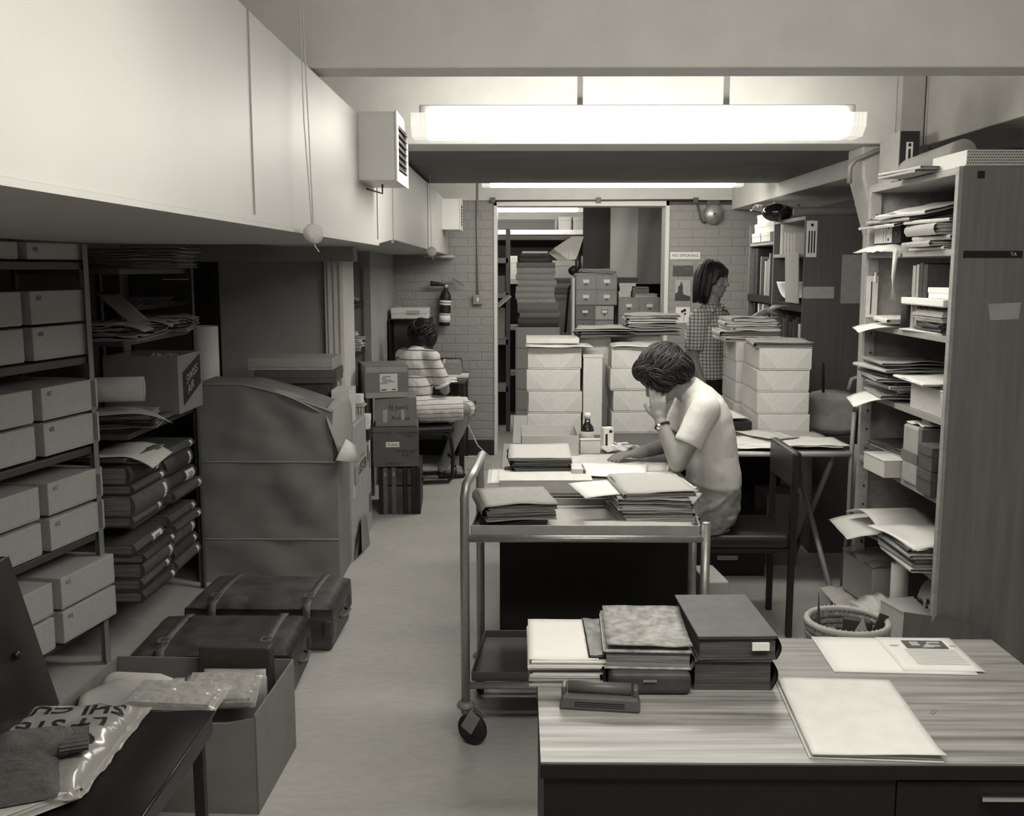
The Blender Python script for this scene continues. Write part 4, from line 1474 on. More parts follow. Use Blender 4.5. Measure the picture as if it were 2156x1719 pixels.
lid_box('flat white tray on the bubble wrapped packet', .24, .42, .028, (FX + .10, 4.0, z + .108), 0, paper, None, 'tray', .9, 'white_tray')
lid_box('small white card box on the flat white tray', .10, .22, .042, (FX + .07, 3.93, z + .137), 0, paper, None, 'box', .5, 'small_box')
o = thing('printed_catalogue', 'pale catalogue with lines of heavy print behind the white box', 'book', (FX + .13, 3.93, z + .137))
ob('cover', MB().box(-.012, .012, -.17, .17, 0, .115), paper2, o, .002)
for k in range(3):
    text('DIREC', .026, ink_g, o, at(LEFT, -.0135, -.09, .094 - .026 * k), 'lettering')
# shelf 1.05
z = 1.0505
rr = random.Random(9)
sp = []
for k in range(11):
    sp.append((.26, .36, .013, [buff2, buff_d, paper3, buff, cloth_dark][k % 5], ['grey', 'dark', 'pale', 'buff', 'black'][k % 5] + ' file', rr.uniform(-.05, .03), rr.uniform(-.03, .03), rr.uniform(-.18, .18), 'L'))
sheets('white curled sheets hanging out beneath the tall pile of files', .28, .34, 2, (FX + .02, 4.45, z + .012), -.2, paper, fn=droop(.05, .16, -1, 0))
pile('of the tall bookcase pile', FX + .11, 4.45, z + .016, 0, sp, 'files in the tall bookcase pile', rr)
lid_box('white card box with a grey tape patch on the middle bookcase shelf', .26, .33, .105, (FX + .14, 3.975, z), 0, boxboard, None, 'box', .06, 'card_box')
pile('lying on the white card box', FX + .13, 3.98, z + .106, .05, [(.26, .30, .012, cloth_dark, 'dark thin file', .01, -.01, 0, 'L'), (.28, .36, .008, paper, 'white file', -.03, .05, -.1, 'L')], 'files on the white card box')
# shelf .745
z = .7455
sp = [(.26, .34, .013, [buff_d, buff2][k % 2], ['dark', 'grey'][k % 2] + ' folder', rr.uniform(-.02, .02), rr.uniform(-.02, .02), rr.uniform(-.1, .1), 'L') for k in range(7)]
pile('of the stack low in the bookcase', FX + .13, 4.40, z, 0, sp, 'folders low in the bookcase', rr)
lid_box('small pale box jutting over the shelf edge by the taped parcel', .28, .22, .075, (FX + .06, 4.275, z - .0), .06, boxboard, None, 'box', .08, 'card_box').location = (FX + .06, 4.28, z)
tpc = thing('taped_parcel', 'tall taped paper parcel standing on the lower bookcase shelf', 'parcel', (FX + .12, 4.055, z), .04)
ob('wrapping', MB().box(-.13, .13, -.10, .08, 0, .24), carton_l, tpc, .01)
ob('tape', MB().box(-.133, .132, -.104, .083, .09, .135).box(-.133, .132, -.104, -.07, 0, .243), tape_m, tpc, .003)
ob('torn_top', MB().sheet(.24, .17, lambda x, y: .022 * abs(noise.noise((x * 22, y * 22, 4))), .003, 10, 8), paper2, tpc, 0, None, T(0, -.01, .243))
ob('folded_ends', MB().box(-.08, .08, -.05, .03, .24, .285), buff2, tpc, .01)
for k in range(2):
    lid_box(['lower', 'upper'][k] + ' of two dark boxes stacked beside the taped parcel', .25, .135, .095, (FX + .10, 3.868, z + .097 * k), 0, buff_d, 'dark boxes on the bookcase', 'box', .4, 'dark_box')
# shelf .44
z = .4405
sheets('white sheets sliding out over the lowest shelf edge', .30, .36, 3, (FX + .0, 4.46, z + .03), -.1, paper, fn=droop(.03, .16, -1, 0))
pile('under the arched white brochure', FX + .09, 4.44, z + .001, .1, [(.28, .40, .012, buff2, 'grey folder', -.02, 0, .1, 'L'), (.28, .36, .014, buff_d, 'dark folder', 0, -.02, -.05, 'L')], 'folders under the brochure')
solo('arched_brochure', MB().sheet(.26, .36, lambda x, y: .045 * math.cos(y / .36 * PI) + .003, .004, 8, 20), paper2, 'open white brochure arched like a bridge on the lowest shelf', 'brochure', (FX + .05, 4.38, z + .062), .08)
sp = [(.27, .34, .017, [paper2, buff2, buff_d, buff2, buff_d][k], ['white', 'grey', 'dark', 'drab', 'black'][k] + ' thick file', -.02 + rr.uniform(-.02, .02), rr.uniform(-.01, .01), rr.uniform(-.06, .06), 'L') for k in range(5)]
zt = pile('of the stack by the bookcase end', FX + .08, 3.99, z, 0, sp, 'thick files by the bookcase end', rr)
sheets('bright white papers on the thick files by the bookcase end', .30, .36, 3, (FX + .06, 4.02, zt), .15, paper, fn=wav(.012))
# bottom shelf
z = .0805
b = lid_box('drab box with plastic film on top on the bottom shelf', .34, .30, .18, (FX + .0 + .12, 4.52, z + .03), .12, boxL, None, 'box', .05, 'open_box')
ob('plastic_film', MB().sheet(.35, .32, lambda x, y: .014 + .022 * noise.noise((x * 13, y * 13, 1)), .0008, 18, 16), film, b, 0, None, T(0, 0, .18))
solo('crumpled_newspaper', MB().sheet(.36, .34, lambda x, y: .012 + .02 * abs(noise.noise((x * 12, y * 12, 7))), .004, 16, 16), paper2, 'crumpled white paper spilling out beneath the drab box', 'paper', (FX + .02, 4.53, z))
solo('white_tube', MB().lathe([(.038, 0), (.038, .27), (.03, .272), (.03, .26), (.02, .27), (.001, .27)], 24), paper2, 'white upright roll with a dark rim on the bottom shelf', 'roll', (FX + .05, 4.24, z))
hb = thing('written_bag', 'pale paper bag with black handwriting leaning at the bookcase end', 'bag', (FX + .16, 4.02, z))
ob('bag_body', MB().ell((0, 0, .14), (.10, .17, .14), 22, 14), paper3, hb)
for k in range(5):
    text(['Maps', 'long', 'roll', 'store', 'shelf'][k], .045, ink, hb, T(-.0985 + .002 * abs(k - 2), .10 - .045 * k, .13 + .01 * k) @ LEFT @ Matrix.Rotation(1.2, 4, 'Z'), 'handwriting', ext=.002)
solo('fluted_packet', MB().sheet(.2, .16, lambda x, y: .05 * math.cos(x / .2 * PI) * math.cos(y / .16 * PI) + .006 * math.sin(x * 120), .004, 26, 10), paper2, 'ribbed white paper wad between the drab box and white roll', 'paper', (FX - .02, 4.30, z + .06), .3)
solo('white_crumple', MB().ell((0, 0, .045), (.06, .05, .045), 14, 10), paper3, 'crumpled white ball of paper at the shelf foot', 'paper', (FX - .02, 4.21, z - .02))
lid_box('long low carton sticking out of the bookcase bottom', .16, .34, .16, (FX + .035, 3.95, .081), .25, boxL, None, 'carton', .06, 'low_carton')
solo('flat_board', MB().box(-.15, .15, -.003, .003, 0, .3, 0, T(rx=-.2)), ply_dark, 'thin board leaning at the foot of the bookcase end', 'board', (1.60, 3.66, .0), -.5)

# waste basket of coiled straw
bk = thing('straw_basket', 'coiled straw waste basket behind the front desk', 'basket', (1.168, 3.46, -.0))
co = MB()
n = 16
for k in range(n):
    z = .012 + k * .0225
    r = .10 + .036 * math.sin(min(1, k / n * 1.1) * PI / 2)
    co.tube([(r * math.cos(2 * PI * j / 36), r * math.sin(2 * PI * j / 36), z) for j in range(37)], .0125, 7, 0, False)
    st = MB()
ob('coils', co, wicker, bk)
ob('bottom', MB().lathe([(.001, 0), (.10, 0), (.10, .01), (.001, .01)], 24), wicker, bk)
ob('rim', MB().tube([(.139 * math.cos(2 * PI * j / 40), .139 * math.sin(2 * PI * j / 40), .372) for j in range(41)], .012, 8, 0, False), boxL, bk)
st = MB()
for j in range(48):
    a = 2 * PI * j / 48
    st.tube([(.15 * math.cos(a), .15 * math.sin(a), .36), (.139 * math.cos(a + .05), .139 * math.sin(a + .05), .386), (.126 * math.cos(a + .1), .126 * math.sin(a + .1), .36)], .0022, 4)
ob('stitching', st, boxboard, bk)
solo('card_offcut', MB().prism([(-.1, -.1), (.1, -.1), (.03, .11)], -.001, .001, 0, T(0, 0, 0, 0, PI / 2)), boxL, 'pointed grey card offcut standing in the straw basket', 'card', (1.17, 3.385, .30), .15)
solo('pointed_strip', MB().prism([(-.018, -.25), (.018, -.25), (.012, .02), (-.012, .21)], -.001, .001, 0, T(0, 0, 0, 0, PI / 2)), buff_d, 'tall dark pointed strip sticking up in the straw basket', 'card', (1.075, 3.47, .27), .3)
solo('pale_strip', MB().box(-.016, .016, -.002, .002, -.2, .13), boxL, 'short pale card strip standing in the straw basket', 'card', (1.105, 3.455, .22), .1)
solo('dark_packet', MB().box(-.05, .05, -.012, .012, -.12, .10), cloth_dark, 'dark crumpled carton tilted in the straw basket', 'carton', (1.215, 3.49, .27), -.5, bevel=.006)
solo('dark_strip', MB().box(-.02, .02, -.003, .003, -.12, .14, 0, T(ry=.4)), cloth_dark, 'dark strip slanting across the right of the straw basket', 'card', (1.245, 3.44, .27), .3)

# ---------------------------------------------------------------- far bookcase on the right
GX = 1.70
GA, GB = 6.1, 7.58
th = thing('far_bookcase', 'far dark bookcase with broad end panel behind the box stacks', 'bookcase', (GX, GA, 0))
ob('end_panel', MB().box(0, .68, 0, .022, 0, 1.93), ply_dark, th, .002)
for y in (.74, GB - GA - .022):
    ob('upright', MB().box(0, .3, y, y + .022, 0, 1.93), ply, th)
ob('back_panel', MB().box(.30, .31, .022, GB - GA, 0, 1.93), ply_dark, th)
for z, y0, y1 in ((1.93, .02, .74), (1.71, .02, .74), (1.405, .02, .74), (1.80, .762, GB - GA), (1.43, .762, GB - GA), (.7, .02, GB - GA), (.35, .02, GB - GA)):
    ob('shelf', MB().box(0, .30, y0, y1, z - (.05 if 1.4 < z < 1.45 else .022), z), ply_l if z > 1.5 else black_panel, th, .002)
ch = ob('bar_chart', MB().box(.005, .07, -.006, -.001, 1.685, 1.90), label_m, th, .002)
cm = MB()
for k in range(3):
    cm.bc((.022 + k * .016, -.0065, 1.775), (.008, .001, .13))
cm.lathe([(.009, 0), (.009, .001)], 14, M=T(.038, -.0065, 1.875, 0, PI / 2))
ob('chart_mark', cm, ink, ch)
ob('pinned_note', MB().box(.0, .185, -.003, -.001, 1.44, 1.51), paper3, th)
ob('pinned_sheet', MB().box(.225, .39, -.003, -.001, 1.41, 1.70), buff2, th)
# contents
for k in range(6):
    r, c = divmod(k, 2)
    lid_box(['bottom', 'middle', 'top'][r] + [' far', ' near'][c] + ' white box in the stack high on the far bookcase', .26, .26, .065, (GX + .12 + .02 * r, 7.33 - .28 * c, 1.8015 + .0665 * r), .03 * r, paper2, 'white boxes high on the far bookcase', 'box', .4)
for k, (y, t, h) in enumerate(((6.74, .05, .20), (6.64, .032, .14), (6.57, .035, .135), (6.49, .03, .13), (6.42, .035, .12), (6.16, .03, .14))):
    o = book(['tallest', 'first short', 'second short', 'third short', 'fourth short', 'lone'][k] + ' white file box in the top bay of the far bookcase', .2, h, t, (GX + .12, y, 1.711 + h / 2), 0, paper2, pages_m, 'L', 'file', 'white files in the far bookcase')
    o.rotation_euler = (PI / 2, 0, 0)
solo('grey_board', MB().box(-.004, .004, -.16, .14, 0, .31, 0, T(ry=-.04)), boxL, 'rounded grey board leaning in the middle bay of the far bookcase', 'board', (GX - .01, 6.31, 1.406), bevel=.003)
solo('bowed_paper', MB().sheet(.2, .24, lambda x, y: .10 * ((y + .12) / .24) ** 2, .002, 6, 14), paper, 'bowed white paper in the middle bay of the far bookcase', 'paper', (GX + .10, 6.62, 1.43))
solo('dark_photo', MB().box(.0, .004, -.05, .05, 0, .07), ink_g, 'small dark picture at the back of the far bookcase bay', 'picture', (GX + .27, 6.56, 1.56))
for k, (y, t, h, m) in enumerate(((7.50, .04, .33, cloth_dark), (7.42, .05, .33, cloth_dark), (7.28, .012, .27, buff), (7.20, .035, .25, cloth_dark), (7.15, .02, .24, paper2), (7.11, .025, .235, buff2), (7.07, .03, .25, buff2), (7.03, .012, .29, paper2), (6.98, .04, .29, black_card), (6.93, .04, .29, black_card))):
    o = book('%s upright volume in the dark far bay of the far bookcase' % ['farthest', 'second', 'third', 'fourth', 'fifth', 'sixth', 'seventh', 'eighth', 'ninth', 'nearest'][k], .22, h, t, (GX + .13, y, 1.431 + h / 2), 0, m, pages_d, 'L', 'book', 'volumes in the far bay')
    o.rotation_euler = (PI / 2, 0, 0)
for k in range(6):
    h = .58 + .02 * (k % 3)
    o = book('%s tall dark ledger low in the near bay of the far bookcase' % ['farthest', 'second', 'third', 'fourth', 'fifth', 'nearest'][k], .24, h, .05, (GX + .14, 6.68 - .08 * k, .701 + h / 2), 0, [cloth_dark, buff_d, black_card][k % 3], pages_d, 'L', 'ledger', 'tall ledgers low in the near bay')
    o.rotation_euler = (PI / 2, 0, 0)
solo('paper_bundle', MB().box(-.09, .09, -.02, .02, 0, .58), paper2, 'tall pale bundle of papers beside the dark ledgers', 'papers', (GX + .10, 6.20, .701), .05, bevel=.004)
for k, (y, m) in enumerate(((7.40, black_card), (7.27, paper2), (7.14, paper2), (7.0, buff_d))):
    o = solo('spiral_notebook', MB().box(-.09, .09, -.02, .02, 0, .22), m, ['dark', 'white ringed', 'white patterned', 'brown'][k] + ' notebook standing under the dark shelf edge', 'notebook', (GX + .10, y, 1.15), 0, 'notebooks under the dark shelf edge', .003)
ob('lower_shelf', MB().box(0, .30, .762, GB - GA, 1.125, 1.148), black_panel, th)
# rolls and rags on top of the far bookcase
for k, (px, py, y, r, m) in enumerate(((1700, 452, 6.25, .028, cloth_bind), (1700, 436, 6.35, .03, buff_d), (1690, 425, 6.5, .026, cloth_dark), (1720, 418, 6.6, .03, buff2))):
    p = Yp(px, py, y)
    zz = max(1.933 + r, p.z)
    solo('map_roll', MB().lathe([(r * .7, 0), (r, .004), (r, .62), (r * .7, .624)], 18, M=T(ry=PI / 2)), m, ['front', 'second', 'third', 'rear'][k] + ' long roll lying across the top of the far bookcase', 'roll', (1.66 + .03 * k, 6.24 + .085 * k, 1.932 + r + (.0 if k < 4 else .05)), .05 * (k - 1.5), 'rolls on the far bookcase')
solo('dark_bag', MB().ell((0, 0, .055), (.10, .09, .06), 18, 12), glass_d, 'dark shiny bag bulging over the top edge of the far bookcase', 'bag', (GX - .02, 6.70, 1.925))
solo('white_rag', MB().sheet(.3, .34, lambda x, y: .05 + .03 * noise.noise((x * 12, y * 12, 2)) - .04 * abs(y) * 4, .004, 14, 14), paper3, 'rumpled white plastic sheet on the far bookcase top', 'sheet', (GX + .05, 6.98, 1.99))

# canvas bag behind the far table and the small cabinet under it
cb = solo('small_cabinet', MB().box(-.17, .17, -.16, .16, 0, .68), dark_steel, 'low grey cabinet standing behind the folding table end', 'cabinet', (1.83, 5.78, 0), bevel=.004)
bg = thing('canvas_bag', 'bulky pale canvas bag on the low cabinet by the column', 'bag', (1.82, 5.76, .682))
bb = MB()
n = 22
vs, fs = [], []
for i in range(n + 1):
    for j in range(n):
        t, a = i / n, 2 * PI * j / n
        rr2 = min(1.0, .80 + t * 1.6) if t < .8 else (1.0 if t < .93 else .86)
        q = 1 + .1 * noise.noise((math.cos(a) * 2, math.sin(a) * 2, t * 3))
        vs.append((.165 * rr2 * q * math.copysign(abs(math.cos(a)) ** .8, math.cos(a)), .13 * rr2 * q * math.sin(a), t * .23 + .012 * noise.noise((a, t * 5, 1))))
for i in range(n):
    for j in range(n):
        k2 = (j + 1) % n
        fs.append((i * n + j, i * n + k2, (i + 1) * n + k2, (i + 1) * n + j))
fs += [tuple(range(n - 1, -1, -1)), tuple(n * n + j for j in range(n))]
bb.add(vs, fs, True)
ob('body', bb, canvas_m, bg)
ob('handle', MB().tube([(.06, -.03, .25), (.07, -.04, .31), (.11, -.04, .33), (.12, -.02, .25)], .013, 8), canvas_m, bg)
ob('stick', MB().tube([(-.075, 0, .22), (-.085, 0, .40)], .008, 6), black_m, bg)

# stacking chair between the table and the bookcase
ch = thing('stacking_chair', 'dark backed tube chair folded in the gap beyond the bookcase', 'chair', (1.785, 4.835, 0), .12)
bc_ = MB()
n = 14
vs, fs = [], []
for s in (0, 1):
    for i in range(n + 1):
        for j in range(n + 1):
            a, b = i / n * 2 - 1, j / n * 2 - 1
            e2 = math.sqrt(max(0, 1 - .32 * b * b))
            vs.append((a * .17 * (1 - .12 * max(0, b) ** 3), .035 * a * a - .012 + s * .014, .87 + b * .105 * (1 - .10 * a * a)))
N = (n + 1) ** 2
for i in range(n):
    for j in range(n):
        q = i * (n + 1) + j
        fs.append((q, q + n + 1, q + n + 2, q + 1))
        fs.append((N + q, N + q + 1, N + q + n + 2, N + q + n + 1))
for i in range(n):
    for a, b in ((i, i + 1), ):
        fs += [(a * (n + 1), N + a * (n + 1), N + b * (n + 1), b * (n + 1)), (a * (n + 1) + n, b * (n + 1) + n, N + b * (n + 1) + n, N + a * (n + 1) + n), (a, b, N + b, N + a), (n * (n + 1) + a, N + n * (n + 1) + a, N + n * (n + 1) + b, n * (n + 1) + b)]
bc_.add(vs, fs, True)
ob('backrest', bc_, leather, ch)
ob('seat', MB().box(-.17, .17, -.062, -.045, .38, .70), leather, ch, .006)
for s in (-1, 1):
    ob('side_tube', MB().tube([(s * .185, .03, 0), (s * .18, .0, .40), (s * .18, .0, .72), (s * .17, .01, .93)], .011, 9), grey_steel, ch)
    ob('folded_leg', MB().tube([(s * .16, -.03, 0.01), (s * .155, -.03, .60)], .011, 8), grey_steel, ch)


# ---------------------------------------------------------------- signs on the brick wall
def wallpaper(name, label, cat, px0, py0, px1, py1, m):
    a, b = Yp(px0, py0, WY - .004), Yp(px1, py1, WY - .004)
    th = thing(name, label, cat, ((a.x + b.x) / 2, WY - .003, (a.z + b.z) / 2))
    w_, h_ = abs(b.x - a.x), abs(a.z - b.z)
    ob('sheet', MB().bc((0, 0, 0), (w_, .003, h_)), m, th)
    return th, w_, h_


t, w_, h_ = wallpaper('no_smoking_sign', 'white NO SMOKING sign on the brick wall', 'sign', 1411, 531, 1474, 546, label_m)
text('NO SMOKING', h_ * .56, ink, t, at(FRONT, 0, -.002, 0), 'lettering', sx=1.05)
t, w_, h_ = wallpaper('landscape_picture', 'dark landscape photograph under the no smoking sign', 'picture', 1417, 552, 1459, 582, buff_d)
ob('sky', MB().bc((0, -.002, h_ * .38), (w_, .001, h_ * .24)), buff2, t)
ob('roofs', MB().bc((-w_ * .15, -.002, h_ * .2), (w_ * .5, .001, h_ * .06)).bc((w_ * .25, -.002, h_ * .05), (w_ * .35, .001, h_ * .08)), ink_g, t)
t, w_, h_ = wallpaper('tower_picture', 'picture of a dark tower below the landscape photograph', 'picture', 1422, 590, 1453, 633, paper3)
ob('tower', MB().prism([(-w_ / 2, -h_ / 2), (w_ * .5, -h_ / 2), (w_ * .5, -h_ * .3), (w_ * .05, -h_ * .2), (0, -h_ * .05), (0, h_ * .2), (-w_ * .12, h_ * .46), (-w_ * .2, h_ * .22), (-w_ * .3, h_ * .2), (-w_ * .32, -h_ * .1), (-w_ / 2, -h_ * .15)], 0, .001, 0, T(0, -.0025, 0, 0, PI / 2)), cloth_dark, t)
t, w_, h_ = wallpaper('flower_picture', 'white card with dark flowers behind the standing woman', 'picture', 1423, 647, 1452, 680, label_m)
fm = MB()
for x, zz, r in ((-.005, .03, .012), (.015, .04, .013), (.02, .01, .009)):
    fm.lathe([(r, 0), (r, .001)], 12, M=T(x, -.0018, zz, 0, PI / 2))
fm.bc((.01, -.002, -.02), (.003, .001, .07))
ob('flowers', fm, ink, t)
# wall socket
so = thing('wall_socket', 'dark double power socket low on the brick wall by the desk', 'socket', (-.442, WY, .435))
ob('box', MB().bc((0, -.025, 0), (.12, .05, .085)), black_m, so, .006)
ob('plug', MB().bc((-.02, -.06, .02), (.04, .03, .03)).bc((-.045, -.06, -.01), (.03, .03, .03)), label_m, so, .004)
ob('switch', MB().bc((.022, -.052, -.012), (.014, .006, .014)).bc((.042, -.052, -.012), (.014, .006, .014)), label_m, so)
ob('cable', MB().tube([(-.03, -.06, -.02), (-.01, -.1, -.15), (.08, -.14, -.33), (.18, -.12, -.425), (.10, -.16, -.43), (-.05, -.12, -.428), (-.1, -.1, -.40)], .006, 6), boxboard, so)
solo('floor_mat', MB().box(-.16, .16, -.12, .12, 0, .012), paper3, 'flat pale pad on the floor under the back desk', 'pad', (-.39, 8.10, 0), .05)

# fire extinguisher
p = Yp(935, 640, 8.58)
ex = thing('fire_extinguisher', 'black fire extinguisher with white labels hanging on the brick wall', 'fire extinguisher', (p.x, 8.59, 1.135), 0)
ex.rotation_euler = (0, .05, 0)
ob('cylinder', MB().lathe([(.03, 0), (.046, .006), (.048, .02), (.048, .23), (.045, .255), (.032, .285), (.018, .30), (.016, .32)], 24), black_m, ex)
for z0, z1 in ((.03, .09), (.095, .105), (.175, .19), (.195, .215)):
    ob('label_band', MB().lathe([(.0485, z0), (.0485, z1)], 24), label_m, ex)
ob('valve', MB().lathe([(.018, .315), (.022, .325), (.022, .345), (.01, .355)], 14), steel, ex)
ob('lever', MB().box(-.0, .085, -.012, .012, .352, .36, 0, T(ry=-.05)), dark_steel, ex, .002)
ob('lever', MB().box(.01, .115, -.010, .010, .330, .338, 0, T(0, 0, 0, 0, 0, .55) @ T(-.17, 0, .04)), dark_steel, ex, .002)
ob('horn', MB().lathe([(.012, 0), (.014, .03), (.021, .11), (.022, .118)], 16, M=T(-.015, -.0, .345, 0, 0, -PI / 2 + .05)), black_m, ex)
ob('bracket', MB().box(-.03, .03, .045, .078, .1, .26), dark_steel, ex)


# ================================================================ CENTRE
# ---------------------------------------------------------------- front desk
dx0, dx1, dy0, dy1, dz = .038, 1.128, 1.705, 2.318, .74
th = thing('front_desk', 'wood grained desk with black front in the lower right corner', 'desk', (dx0, dy0, 0))
W_, D_ = dx1 - dx0, dy1 - dy0
ob('desktop', MB().box(0, W_, .0, D_, dz - .004, dz), desk_top, th)
ob('desktop_edge', MB().box(-.001, W_ + .001, -.001, D_ + .001, dz - .032, dz - .0045), black_panel, th, .002)
ob('front_panel', MB().box(.006, W_ - .45, .004, .022, .05, dz - .033), black_panel, th)
ob('end_panel', MB().box(.006, .026, .023, D_ - .02, 0, dz - .033), black_panel, th)
ob('end_panel', MB().box(W_ - .026, W_ - .006, .023, D_ - .02, 0, dz - .033), black_panel, th)
ob('back_panel', MB().box(.027, W_ - .027, D_ - .06, D_ - .04, .2, dz - .033), black_panel, th)
for k in range(3):
    z1 = dz - .036 - k * .21
    d = ob('drawer', MB().box(W_ - .447, W_ - .01, .004, .4, z1 - (.075 if k == 0 else .20), z1) if k == 0 else MB().box(W_ - .447, W_ - .01, .004, .4, z1 + .135 - .19 if k == 1 else z1 - .19 + .135, z1 + .13), black_panel, th, .002)
    zh = z1 - .022 if k == 0 else z1 + .135 - .025
    ob('handle', MB().box(W_ - .30, W_ - .05, -.012, .003, zh - .009, zh), chrome, d, .002)

# things on the front desk
pa = thing('manuscript_pile', 'white bundle of papers, leftmost of the three old stacks on the desk', 'papers', (.099, 2.155, dz))
rq = random.Random(21)
b = MB()
layered(b, .15, .245, .034, 5, .005, rq, .0005)
ob('lower_pages', b, pages_m, pa)
b = MB()
layered(b, .155, .25, .022, 6, .006, rq, .037)
ob('upper_pages', b, paper, pa)
ob('top_sheet', MB().sheet(.148, .245, wav(.0015), .0015), paper, pa, 0, None, T(-.006, 0, .0605))
ob('dark_strip_binding', MB().sheet(.042, .235, lambda x, y: 1 * .004 * noise.noise((x * 50, y * 30, 1)), .002, 8, 24), leather, pa, 0, None, T(.068, .0, .064))
ob('worn_cover', MB().box(-.078, .082, -.12, .125, .032, .0375), cloth_bind, pa, .002)
cs = thing('black_case', 'black case with a small clasp under the marbled volume', 'case', (.272, 2.13, dz))
ob('body', MB().box(-.085, .085, -.14, .12, 0, .048), cloth_dark, cs, .012, None, None, 3)
ob('clasp', MB().box(-.016, .012, -.1425, -.139, .03, .0345), steel, cs)
bm_ = book('marbled old volume with curled cover, middle of the three stacks on the desk', .18, .25, .04, (.272, 2.135, dz + .0485), -.04, marbled, pages_d, 'R', 'book')
ob('loose_flyleaf', MB().sheet(.16, .23, wav(.002), .001), paper, bm_, 0, None, T(-.012, -.004, .0365))
ob('lifted_board', MB().sheet(.178, .245, lambda x, y: .006 + .012 * (y / .25) ** 2 * 2 + .003 * noise.noise((x * 20, y * 20, 3)), .003), marbled, bm_, 0, None, T(.004, 0, .039))
book('thick dark ledger at the bottom of the right stack on the desk', .165, .26, .065, (.447, 2.15, dz), 0, cloth_dark, pages_k, 'R', 'book', None, 'ledger')
worn_m = mat('worn_grey_board', .085, .6, nz=.15, sc=20)
bt2 = book('dark cloth ledger with a white slip, on top of the right stack', .165, .27, .05, (.452, 2.155, dz + .0655), .03, cloth_dark, pages_k, 'R', 'book', None, 'ledger')
ob('paper_slip', MB().box(.03, .066, -.139, -.132, .022, .038), label_m, bt2)
ob('worn_board', MB().box(-.084, .084, -.136, .136, .0502, .0532), worn_m, bt2, .0015)

hp = thing('hole_punch', 'grey desk hole punch with a long lever in front of the old stacks', 'hole punch', (.163, 1.94, dz), -.12)
base = [(-.082, -.028), (.082, -.028), (.082, .028), (-.082, .028)]
bm = MB()
vs = [(x, y, 0) for x, y in base] + [(x * .93, y * .80, .028) for x, y in base]
bm.add(vs, [(3, 2, 1, 0), (4, 5, 6, 7), (0, 1, 5, 4), (1, 2, 6, 5), (2, 3, 7, 6), (3, 0, 4, 7)])
ob('base', bm, punch_m, hp, .005)
lv = MB().tube([(-.065, .004, .036), (.062, .004, .036)], .0135, 16)
ob('lever', lv, punch_m, hp)
ob('cheek', MB().box(-.078, -.068, -.016, .018, .024, .044), punch_m, hp, .003)
ob('cheek', MB().box(.066, .076, -.016, .018, .024, .044), punch_m, hp, .003)
ob('groove', MB().box(-.05, .05, -.0268, -.0250, .008, .0095).box(-.05, .05, -.0262, -.0244, .012, .0135).box(-.05, .05, -.0256, -.0238, .016, .0175), black_m, hp)

fo = thing('foolscap_folder', 'large pale folder with a curled front edge lying on the front desk', 'folder', (.655, 1.885, dz), -.07)
ob('cover', MB().sheet(.238, .345, lambda x, y: .001 + .0, .0015, 10, 14), paper2, fo)
ob('papers', MB().sheet(.23, .335, lambda x, y: .003, .004, 6, 6), pages_m, fo)
ob('top_leaf', MB().sheet(.236, .35, lambda x, y: .0085 + .016 * max(0, -(y + .13) / .05) * max(0, .5 + x / .2) * .5 + .001 * noise.noise((x * 12, y * 12, 2)), .001, 16, 24), paper2, fo, 0, None, T(.004, .002, 0))
nl = thing('newsletter', 'open white newsletter with a dark photograph at the back of the desk', 'papers', (.87, 2.215, dz), -.05)
ob('lower_sheet', MB().sheet(.31, .21, lambda x, y: .0008, .002, 6, 6), paper, nl, 0, None, T(-.02, -.003, 0))
pg = ob('printed_page', MB().sheet(.175, .2, lambda x, y: .0032 + .001 * noise.noise((x * 14, y * 14, 1)), .0012, 8, 8), label_m, nl, 0, None, T(.065, .004, 0, .02))
ob('photograph', MB().box(-.035, .06, .03, .078, .0056, .0060), buff_d, pg)
ob('photo_detail', MB().box(-.02, .0, .045, .07, .0061, .0063).box(.01, .045, .04, .05, .0061, .0063).box(.02, .05, .06, .07, .0061, .0063).prism([(.0, .032), (.02, .06), (.03, .035)], .0064, .0066), paper3, pg)
tl = MB()
for k in range(10):
    tl.box(-.045, .07, .02 - .0095 * k, .0222 - .0095 * k, .0056, .0059)
tl.box(-.07, -.05, .045, .05, .0056, .0059).box(.068, .082, .045, .05, .0056, .0059)
ob('text_lines', tl, mat('pale_print', .5, .8), pg)
pc = [(0, 0), (.022, 0), (.026, .003), (.022, .006), (.004, .006), (.001, .003), (.004, .0012), (.018, .0012)]
solo('paper_clip', MB().tube([(x, y, .0012) for x, y in pc], .0008, 5), steel, 'single small paper clip lying on the wood grained desk', 'paper clip', (.822, 1.905, dz), .9)

# ---------------------------------------------------------------- trolley
tr = thing('book_trolley', 'grey tubular steel book trolley on castors before the writing desk', 'trolley', (0, 3.28, 0))
xl, xr, yb, sk_ = -.185, .622, .44, .035
rt = .0155


def upr(x, y, top):
    return [(x + .006, y, .135), (x, y, top)]


